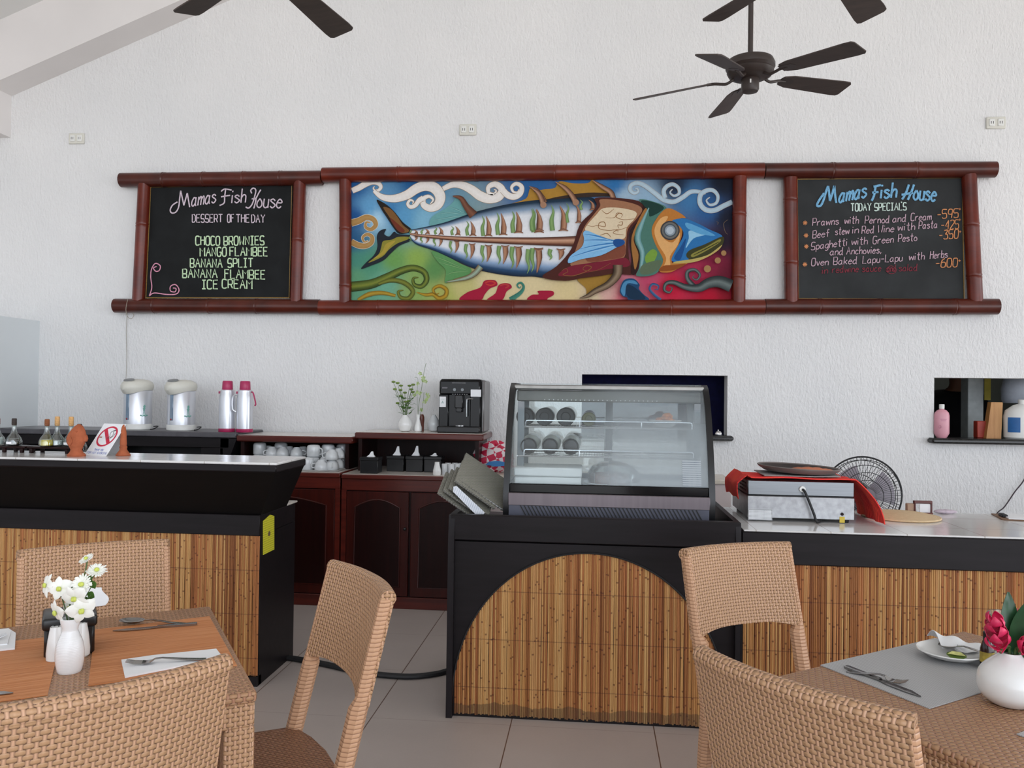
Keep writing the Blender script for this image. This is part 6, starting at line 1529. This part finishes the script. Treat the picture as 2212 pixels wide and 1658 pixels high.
def shaker(p, label, h=.098, k=1.0):
    r = thing('salt_shaker', label, 'shaker', p, group='white shakers on the left table')
    part('body', MB().lathe([(.024 * k, 0), (.029 * k, .004), (.0295 * k, .02), (.025 * k, .05), (.0185 * k, .078), (.0165 * k, h - .006), (.0145 * k, h), (.004, h + .001)], seg=28), MT['ceramic'], r)
    m = MB()
    for dx in (-.005, .005): m.lathe([(.0016, h + .0005), (.0016, h + .0018)], (dx, 0, 0), 8)
    part('holes', m, MT['rubber'], r); return r


shaker(aZ(121, 1426, TZ), 'white shaker left of the white flower vase', .078, .72)
shaker(aZ(173, 1416, TZ), 'white shaker right of the white flower vase, against the black tissue box', .078, .72)
pv = aZ(150, 1450, TZ)
r = thing('bud_vase', 'slim white ribbed vase of white orchids and daisies on the left table', 'vase', pv)
prof = [(.020, 0), (.0245, .002), (.0285, .022), (.0295, .042), (.0265, .064), (.0185, .085), (.0160, .094), (.0195, .108), (.0215, .118), (.0195, .119), (.013, .097)]
t = NT('ribbed_white_ceramic'); g = t.n('ShaderNodeTexCoord'); s = t.n('ShaderNodeSeparateXYZ'); t.l(g.outputs['Object'], s.inputs[0])
t.base(c(236, 236, 236), .12); t.b.inputs['Coat Weight'].default_value = .4
gate = t.M('MULTIPLY', t.M('LESS_THAN', s.outputs[2], .082), t.M('SINE', t.M('MULTIPLY', s.outputs[2], 1900))); t.bump(gate, .12, .001)
part('vase', MB().lathe([tuple(q)[:2] for q in cr([(a, b2, 0) for a, b2 in prof[:9]], 4)] + prof[9:], seg=36), t.m, r)
random.seed(5)
st = MB(); lf = MB()


def at_(px, py, dy=0.0):
    v = aY(px, py, pv.y + dy) - pv; return v


def daisy(p, nrm, R, n=22):
    pt = MB(); ct = MB()
    nrm = Vector(nrm).normalized(); u = nrm.orthogonal().normalized(); w = nrm.cross(u)
    for lay_, (rr, lift) in enumerate(((R, .15), (R * .8, .45))):
        for k in range(n):
            a = 2 * PI * (k + .5 * lay_) / n + random.uniform(-.08, .08); dr = (u * math.cos(a) + w * math.sin(a)); sd = nrm.cross(dr); L = rr * random.uniform(.85, 1.08); wd_ = rr * .13
            P = [p + dr * R * .15, p + dr * L * .55 + sd * wd_ + nrm * lift * L * .35, p + dr * L + sd * wd_ * .5 + nrm * lift * L * .6, p + dr * L * 1.03 + nrm * lift * L * .6, p + dr * L - sd * wd_ * .5 + nrm * lift * L * .6, p + dr * L * .55 - sd * wd_ + nrm * lift * L * .35]
            pt.loft([P, [q - nrm * .0006 for q in P]])
    ct.ball(p + nrm * R * .18, R * .26, R * .26, R * .22, 12, 6)
    o = part('daisy_bloom', pt, MT['petal'], r, angle=70); part('flower_centre', ct, MT['petal_y'], o)


def orchid(p, nrm, R, rot=0):
    pt = MB(); ct = MB()
    nrm = Vector(nrm).normalized(); u = Vector((1, 0, 0)); u = (u - nrm * u.dot(nrm)).normalized(); w = nrm.cross(u)
    for k in range(5):
        a = rot + PI / 2 + 2 * PI * k / 5; dr = u * math.cos(a) + w * math.sin(a); sd = nrm.cross(dr); L = R * (1.0 if k in (0, 2, 3) else 1.08); wd_ = R * (.34 if k in (0, 2, 3) else .50)
        pt.grid(lambda q, v: p + dr * (L * q) + sd * (wd_ * (v - .5) * 2 * math.sin(PI * min(q * .92 + .08, 1)) ** .8) + nrm * (L * (.30 * q * (1 - q) - .10 * q * q) - wd_ * .3 * abs(v - .5)), 7, 4, .0007)
    for k in (-1, 0, 1): ct.ball(p + nrm * R * .16 + u * (k * R * .08), R * .12, R * .12, R * .2, 8, 5)
    o = part('orchid_bloom', pt, MT['petal'], r, angle=70); part('flower_centre', ct, MT['petal_y'], o)


base = Vector((0, 0, .108))
for px, py, kind, R, nr_, dy in [(187, 1207, 'd', .017, (-.3, -.5, .9), .01), (209, 1232, 'd', .021, (.3, -.5, .9), .02), (177, 1262, 'd', .024, (.05, -1, .35), -.01), (100, 1264, 'o', 0.0276, (-.6, -.8, .2), .0), (129, 1271, 'o', 0.0276, (.1, -1, .1), -.012), (161, 1291, 'o', 0.03, (.1, -.9, -.4), -.02), (122, 1322, 'o', 0.0288, (-.5, -.8, -.3), -.015), (176, 1318, 'o', 0.0312, (.5, -.8, -.2), -.012), (150, 1312, 'o', .018, (0, -.9, .3), .02)]:
    p = at_(px, py, dy); st.tube(cr([base + Vector((random.uniform(-.008, .008), random.uniform(-.006, .006), -.03)), base + (p - base) * .5 + Vector((random.uniform(-.006, .006), .008, .01)), p - Vector(nr_).normalized() * .004], 4), .0014, 6)
    daisy(p, nr_, R) if kind == 'd' else orchid(p, nr_, R, random.uniform(-.4, .4))
for px, py in [(148, 1262), (192, 1250), (200, 1262), (196, 1285), (186, 1296), (152, 1268)]:
    p = at_(px, py, .015); dr = Vector((random.uniform(-1, 1), random.uniform(-.5, .2), random.uniform(-.3, 1))).normalized(); sd = dr.cross(Vector((0, 1, 0))).normalized()
    lf.grid(lambda q, v: p + dr * (.022 * (q - .5)) + sd * (.009 * (v - .5) * 2 * math.sin(PI * q)), 6, 3, .0008); st.tube([base, p], .001, 5)
part('stems', st, MT['stem'], r); part('leaves', lf, MT['leaf'], r)

# ---------------------------------------------------------------- right table
pp = aZ(2052, 1424, TZ); r = thing('saucer', 'small white plate with spoon and lime on the grey placemat', 'plate', pp + Vector((0, 0, .0026)))
part('plate', MB().lathe([(.028, 0), (.032, .002), (.06, .010), (.0745, .020), (.0735, .0225), (.058, .013), (.03, .0055), (.002, .005)], seg=44), MT['ceramic'], r)
p = aZ(2050, 1410, TZ + .03); sp = spoon('spoon resting on the small white plate, beside the lime', pp + Vector((-.012, .035, 0)), pp + Vector((.085, -.045, 0)), TZ + .019); sp.rotation_euler = (0, math.radians(-4), sp.rotation_euler[2])
lm = pp + Vector((.006, -.022, .011)); r = thing('lime_wedge', 'squeezed lime wedge on the small white plate', 'lime', lm, math.radians(-20))
part('rind', MB().loft([[(-.022 + .0, 0, .006), (-.012, -.008, .0), (.01, -.009, 0), (.022, 0, .005), (.01, .006, .012), (-.012, .006, .012)], [(-.020, .004, .010), (-.010, .010, .012), (.010, .010, .012), (.020, .004, .009), (.009, .004, .014), (-.011, .004, .014)]]), pm('lime_rind', c(96, 120, 50), .5, var=.2), r)
part('flesh', MB().loft([[(-.020, -.002, .0085), (0, -.0075, .009), (.020, -.002, .008), (.009, .003, .0145), (-.010, .003, .0145)], [(-.019, -.0035, .009), (0, -.0085, .0095), (.019, -.0035, .0085), (.009, .002, .015), (-.010, .002, .015)]]), pm('pale_lime_flesh', c(206, 206, 130), .4, var=.2, vs=120), r)
# crumpled napkin
random.seed(9)
n0 = pp + Vector((.035, .035, .012))
m = MB(); m.grid(lambda u, v: n0 + Vector((-.045 + .13 * u, .03 - .11 * u * .5 - .045 * (v - .5) * 2 * (1 - .3 * u), .012 + .022 * math.sin(PI * v) * (1 - .55 * u) + .004 * math.sin(u * 17 + v * 5) - .012 * u)), 20, 12, .0015)
m.ball(n0 + Vector((.0, -.012, .010)), .016, .014, .010, 10, 6)
solo('paper_napkin', m, MT['paper'], 'crumpled white paper napkin lying over the edge of the small white plate', 'napkin', angle=60)
vb = aZ(2182, 1520, TZ); r = thing('round_vase', 'glossy white globe vase with red ginger flowers on the right table', 'vase', vb)
part('globe', MB().lathe([tuple(q)[:2] for q in cr([(.024, 0, 0), (.037, .003, 0), (.057, .021, 0), (.0625, .046, 0), (.056, .069, 0), (.039, .088, 0), (.024, .101, 0), (.020, .107, 0)], 5)] + [(.017, .107), (.017, .09)], seg=48), MT['ceramic'], r)


def av(px, py, dy=0.0): return aY(px, py, vb.y + dy) - vb


def leaf(mb, p, tip, w, bend, n_=Vector((0, -1, .2))):
    d_ = tip - p; sd = d_.cross(n_).normalized()
    mb.grid(lambda q, v: p + d_ * q + sd * (w * (v - .5) * 2 * math.sin(PI * min(q * .85 + .12, 1)) ** .9) + n_ * (bend * q * (1 - q) + .10 * w * abs(v - .5) * 2), 12, 6, .0009)


lf = MB(); top = Vector((0, 0, .104))
leaf(lf, top + Vector((0, .01, .0)), av(2177, 1278, .02), .019, .02); leaf(lf, top + Vector((.006, -.004, 0)), av(2216, 1300, -.01), .016, -.04); leaf(lf, top + Vector((.01, .012, 0)), av(2245, 1310, .03), .024, .03); leaf(lf, top + Vector((.012, -.01, 0)), av(2262, 1370, -.02), .020, .03)
part('leaves', lf, MT['leaf_dark'], r)
random.seed(4); crim = pm('crimson_bract', c(206, 34, 84), .45, var=.3, vs=50)


def ginger(p0, p1, k=1.0):
    bl_ = MB()
    ax = p1 - p0; u = ax.orthogonal().normalized(); w = ax.normalized().cross(u)
    for i in range(15):
        f = i / 14; a = i * 2.4; c0 = p0 + ax * (f * .72); dr = (u * math.cos(a) + w * math.sin(a)); L = (.044 - .014 * f) * k; d_ = (ax.normalized() * .85 + dr * (.62 - .35 * f)).normalized(); sd = d_.cross(dr).normalized() if d_.cross(dr).length > 1e-4 else u
        bl_.grid(lambda q, v: c0 + d_ * (L * q) + sd * (.012 * k * (v - .5) * 2 * math.sin(PI * min(q * .88 + .12, 1))) + dr * (.010 * k * math.sin(PI * q) - .006 * k * abs(v - .5)), 6, 4, .001)
    part('ginger_bloom', bl_, crim, r, angle=60)


ginger(av(2160, 1408, -.01), av(2145, 1322, -.03), 1.0); ginger(av(2205, 1410, -.02), av(2238, 1382, -.045), .9); ginger(av(2206, 1362, .03), av(2203, 1318, .04), .55)
st = MB(); st.tube(cr([top - Vector((0, 0, .03)), top + Vector((-.003, 0, .015)), av(2160, 1408, -.01)], 4), .004, 8); st.tube(cr([top - Vector((0, 0, .03)), top + Vector((.01, -.005, .012)), av(2205, 1410, -.02)], 4), .004, 8); st.tube(cr([top - Vector((0, 0, .03)), top + Vector((.005, .01, .03)), av(2206, 1362, .03)], 4), .003, 8); part('stems', st, MT['stem'], r)
# dark bottle, ribbed glass behind the vase
p = aZ(2132, 1444, TZ); p = Vector((.925, 2.0, TZ)); p.x = aY(2132, 1430, 2.0).x
r = thing('sauce_bottle', 'small dark sauce bottle with yellow label, left of the white globe vase', 'bottle', p)
part('body', MB().lathe([(.013, 0), (.015, .003), (.015, .05), (.010, .066), (.0075, .072)], seg=22), pm('dark_sauce', c(40, 18, 18), .12), r); part('label', MB().lathe([(.0154, .020), (.0154, .044)], seg=22, cap=False), pm('yellow_black_label', c(150, 130, 50), .5, var=.6, vs=60), r); part('cap', MB().lathe([(.009, .071), (.009, .088), (.007, .090)], seg=18), MT['black'], r)
p = Vector((0, 2.03, TZ)); p.x = aY(2165, 1420, 2.03).x
r = thing('tumbler', 'clear tumbler with a striped white paper band, behind the red ginger flower', 'tumbler', p)
pf_ = [(.024, 0), (.028, .003), (.033, .125)]; part('glass', MB().lathe(pf_ + [(a - .0015, b2 + .002) for a, b2 in reversed(pf_)], seg=28, cap=False), MT['glass'], r)
t = NT('striped_band'); s = t.n('ShaderNodeSeparateXYZ'); t.l(t.coord('Object'), s.inputs[0]); t.base(t.mix(t.M('LESS_THAN', t.M('FRACT', t.M('MULTIPLY', s.outputs[2], 95)), .2), c(226, 228, 228), c(90, 94, 98)), .5)
part('paper_band', MB().lathe([(.0285, .004), (.0306, .058)], seg=28, cap=False), t.m, r)
# ================================================================ ceiling fans


def ceiling_fan(label, x, y, zb, ang, ztop, tilt=0.0, nod=0.0, R=.62):
    r = thing('ceiling_fan', label, 'ceiling fan', (x, y, zb), 0, 'brown ceiling fans'); TT = Matrix.Rotation(math.radians(nod), 4, 'X') @ Matrix.Rotation(math.radians(tilt), 4, 'Y')
    part('downrod', MB().cyl((0, 0, .10), (0, 0, ztop - zb), .0135), MT['fan_brown'], r)
    part('canopy', MB().lathe([(.03, ztop - zb - .10), (.07, ztop - zb - .05), (.075, ztop - zb)], seg=24), MT['fan_brown'], r)
    part('motor_housing', MB().lathe([(.02, .125), (.075, .118), (.118, .100), (.128, .078), (.128, .060), (.118, .048), (.122, .040), (.11, .018), (.08, .004), (.03, 0)], seg=40), MT['fan_brown'], r)
    part('switch_cup', MB().lathe([(.042, .006), (.046, -.002), (.046, -.055), (.040, -.066), (.02, -.070)], seg=28), MT['fan_brown'], r)
    part('chain_plate', MB().box(-.010, -.003, -.049, -.044, -.035, -.015), MT['white_plastic'], r)
    for k in range(5):
        a = math.radians(ang) + 2 * PI * k / 5; T = TT @ Matrix.Rotation(a, 4, 'Z')
        dr = math.tan(math.radians(3.5)); pitch = Matrix.Rotation(math.radians(-13), 4, 'X')
        m = MB(); m.T = T
        P = [(R - .0, .045), (R - .0, .045)]
        poly = [(.20, -.038), (.19, -.02), (.19, .02), (.20, .038), (.25, .054), (R - .05, .068), (R - .012, .066), (R, .052), (R, -.052), (R - .012, -.066), (R - .05, -.068), (.25, -.054)]
        def X_(q, z): v = pitch @ Vector((0, q[1], z)); return (q[0], v.y, v.z + .004 - (q[0] - .19) * dr)
        m.loft([[X_(q, -.003) for q in poly], [X_(q, .003) for q in poly]]); o = part('blade', m, MT['fan_blade'], r)
        m = MB(); m.T = T; m.tube(cr([(.085, 0, .012), (.12, .0, -.006), (.15, 0, -.004), (.185, 0, .002), (.225, 0, .002)], 4), .008, 8); m.loft([[X_(q, -.0045) for q in [(.19, -.03), (.26, -.025), (.275, 0), (.26, .025), (.19, .03)]], [X_(q, -.002) for q in [(.19, -.03), (.26, -.025), (.275, 0), (.26, .025), (.19, .03)]]])
        part('blade_arm', m, MT['fan_brown'], o)
    return r


ceiling_fan('brown five blade ceiling fan fully in view at the upper right', .815, 4.40, 3.07, 97, gable_z(.815) + BH, -3.5, 4.5)
ceiling_fan('brown ceiling fan cut by the top edge, above the fully visible fan', .90, 3.33, 3.15, 55, gable_z(.90) + BH)
ceiling_fan('brown ceiling fan cut by the top edge, at the upper left', -1.41, 3.28, 3.17, 75, gable_z(-1.41) + BH)

# ================================================================ floor leads
pts = [aZ(600, 1425, 0), aZ(634, 1428, 0), aZ(700, 1440, 0), aZ(780, 1458, 0), aZ(870, 1467, 0), aZ(930, 1463, 0), aZ(968, 1454, 0), aZ(1010, 1440, 0)]
m = MB(); m.tube([p + Vector((0, 0, .012)) for p in cr(pts, 6)], .0115, 8); m.tube([p + Vector((0, .022, .011)) for p in cr(pts, 6)], .0105, 8)
solo('floor_cable', m, MT['rubber'], 'pair of black cables across the floor from the bar to the arched counter', 'cable', at=(-.9, 3.87, 0))

# ================================================================ the cook in the kitchen
def skin_mesh(name, J, E, levels=2):
    me = bpy.data.meshes.new(name); me.from_pydata([p for p, r_ in J], E, []); o = bpy.data.objects.new(name, me); C.objects.link(o)
    md = o.modifiers.new('s', 'SKIN'); sv = me.skin_vertices[0].data
    for i, (p, r_) in enumerate(J): sv[i].radius = (r_, r_) if not isinstance(r_, tuple) else r_; sv[i].use_root = (i == 0)
    sb = o.modifiers.new('u', 'SUBSURF'); sb.levels = levels; sb.render_levels = levels
    bpy.context.view_layer.update()
    ev = o.evaluated_get(bpy.context.evaluated_depsgraph_get()); nm = bpy.data.meshes.new_from_object(ev)
    o.modifiers.clear(); o.data = nm; bpy.data.meshes.remove(me)
    for p in nm.polygons: p.use_smooth = True
    return o


pc = aY(2066, 880, 6.75)
man = thing('person', 'person in a black shirt seen through the right hatch, in the dim kitchen', 'person', (pc.x, 6.75, 0), math.radians(10))
S = 1.02
J = [((0, 0, .93), (.15, .10)), ((0, 0, 1.08), (.135, .095)), ((0, 0, 1.25), (.155, .105)), ((0, 0, 1.37), (.10, .08)), ((0, -.01, 1.44), (.055, .055)), ((0, -.015, 1.50), (.062, .068)), ((0, -.02, 1.58), (.075, .092)), ((0, -.01, 1.67), (.062, .078)),
     ((.18, 0, 1.36), .058), ((.25, .02, 1.10), .042), ((.22, -.12, .90), .032), ((.20, -.19, .86), (.036, .016)), ((-.18, 0, 1.36), .058), ((-.25, .02, 1.10), .042), ((-.22, -.12, .90), .032), ((-.20, -.19, .86), (.036, .016)),
     ((.09, 0, .84), .088), ((.10, -.01, .48), .058), ((.10, .02, .09), .036), ((.11, -.10, .03), (.04, .026)), ((-.09, 0, .84), .088), ((-.10, -.01, .48), .058), ((-.10, .02, .09), .036), ((-.11, -.10, .03), (.04, .026))]
E_ = [(0, 1), (1, 2), (2, 3), (3, 4), (4, 5), (5, 6), (6, 7), (3, 8), (8, 9), (9, 10), (10, 11), (3, 12), (12, 13), (13, 14), (14, 15), (0, 16), (16, 17), (17, 18), (18, 19), (0, 20), (20, 21), (21, 22), (22, 23)]
for sgn, hx in ((1, 11), (-1, 15)):
    hp = Vector(J[hx][0])
    for k, (dx, L) in enumerate([(-.030, .058), (-.010, .072), (.010, .076), (.028, .066)]):
        b_i = len(J); J.append((tuple(hp + Vector((dx, -.045, -.012))), .009)); J.append((tuple(hp + Vector((dx, -.045 - L * .6, -.024))), .008)); J.append((tuple(hp + Vector((dx, -.045 - L, -.046))), .007)); E_ += [(hx, b_i), (b_i, b_i + 1), (b_i + 1, b_i + 2)]
    b_i = len(J); J.append((tuple(hp + Vector((-sgn * .042, -.02, -.01))), .011)); J.append((tuple(hp + Vector((-sgn * .056, -.055, -.022))), .009)); E_ += [(hx, b_i), (b_i, b_i + 1)]
J = [(tuple(Vector(p) * S), r_) for p, r_ in J]
body = skin_mesh('body', J, E_, 2); body.parent = man; body.data.materials.append(pm('brown_skin', c(120, 80, 60), .55, var=.06))
# clothing follows the body outline
JS = [((0, 0, .80), (.165, .118)), ((0, 0, .95), (.165, .115)), ((0, 0, 1.08), (.15, .11)), ((0, 0, 1.25), (.170, .12)), ((0, 0, 1.37), (.135, .11)), ((0, -.01, 1.42), (.078, .076)), ((.18, 0, 1.36), .084), ((.235, .015, 1.16), .060), ((-.18, 0, 1.36), .084), ((-.235, .015, 1.16), .060)]
sh = skin_mesh('shirt', [(tuple(Vector(p) * S), r_) for p, r_ in JS], [(0, 1), (1, 2), (2, 3), (3, 4), (4, 5), (4, 6), (6, 7), (4, 8), (8, 9)], 2); sh.parent = man; sh.data.materials.append(pm('black_shirt_cloth', c(20, 20, 22), .9, spec=.1, var=.1))
JT = [((0, 0, .90), (.162, .115)), ((.09, 0, .80), .102), ((.10, -.01, .48), .075), ((.10, .015, .10), .058), ((-.09, 0, .80), .102), ((-.10, -.01, .48), .075), ((-.10, .015, .10), .058)]
tr2 = skin_mesh('trousers', [(tuple(Vector(p) * S), r_) for p, r_ in JT], [(0, 1), (1, 2), (2, 3), (0, 4), (4, 5), (5, 6)], 2); tr2.parent = man; tr2.data.materials.append(pm('dark_trouser_cloth', c(36, 36, 42), .9, spec=.1))
hz_ = 1.58 * S
m = MB(); R_ = []
for i in range(8):
    a = PI * .56 * i / 7; R_.append([(.080 * math.sin(a) * math.cos(q), -.008 + .098 * math.sin(a) * math.sin(q), hz_ + .03 + .085 * math.cos(a) - (.05 if math.sin(q) > .2 else 0) * math.sin(a) ** 4) for q in [2 * PI * k / 20 for k in range(20)]])
m.loft(R_, False); part('hair', m, pm('black_hair', c(16, 14, 14), .6), man)
m = MB(); m.loft([[(w * math.cos(q), -.020 - d_ * math.sin(q), z) for q in [PI * k / 8 for k in range(9)]] for w, d_, z in ((.008, .092, hz_ + .02), (.013, .106, hz_ - .02), (.017, .110, hz_ - .03), (.012, .092, hz_ - .038))], True); part('nose', m, body.data.materials[0], man)
for s_ in (-1, 1):
    part('eye', MB().ball((s_ * .030, -.094, hz_ + .012), .011, .008, .007, 10, 6), MT['white_plastic'], man); part('ear', MB().ball((s_ * .078, -.01, hz_ - .005), .010, .018, .030, 10, 7), body.data.materials[0], man)
part('mouth', MB().ball((0, -.094, hz_ - .062), .024, .008, .007, 12, 6), pm('lips', c(120, 66, 58), .5), man)
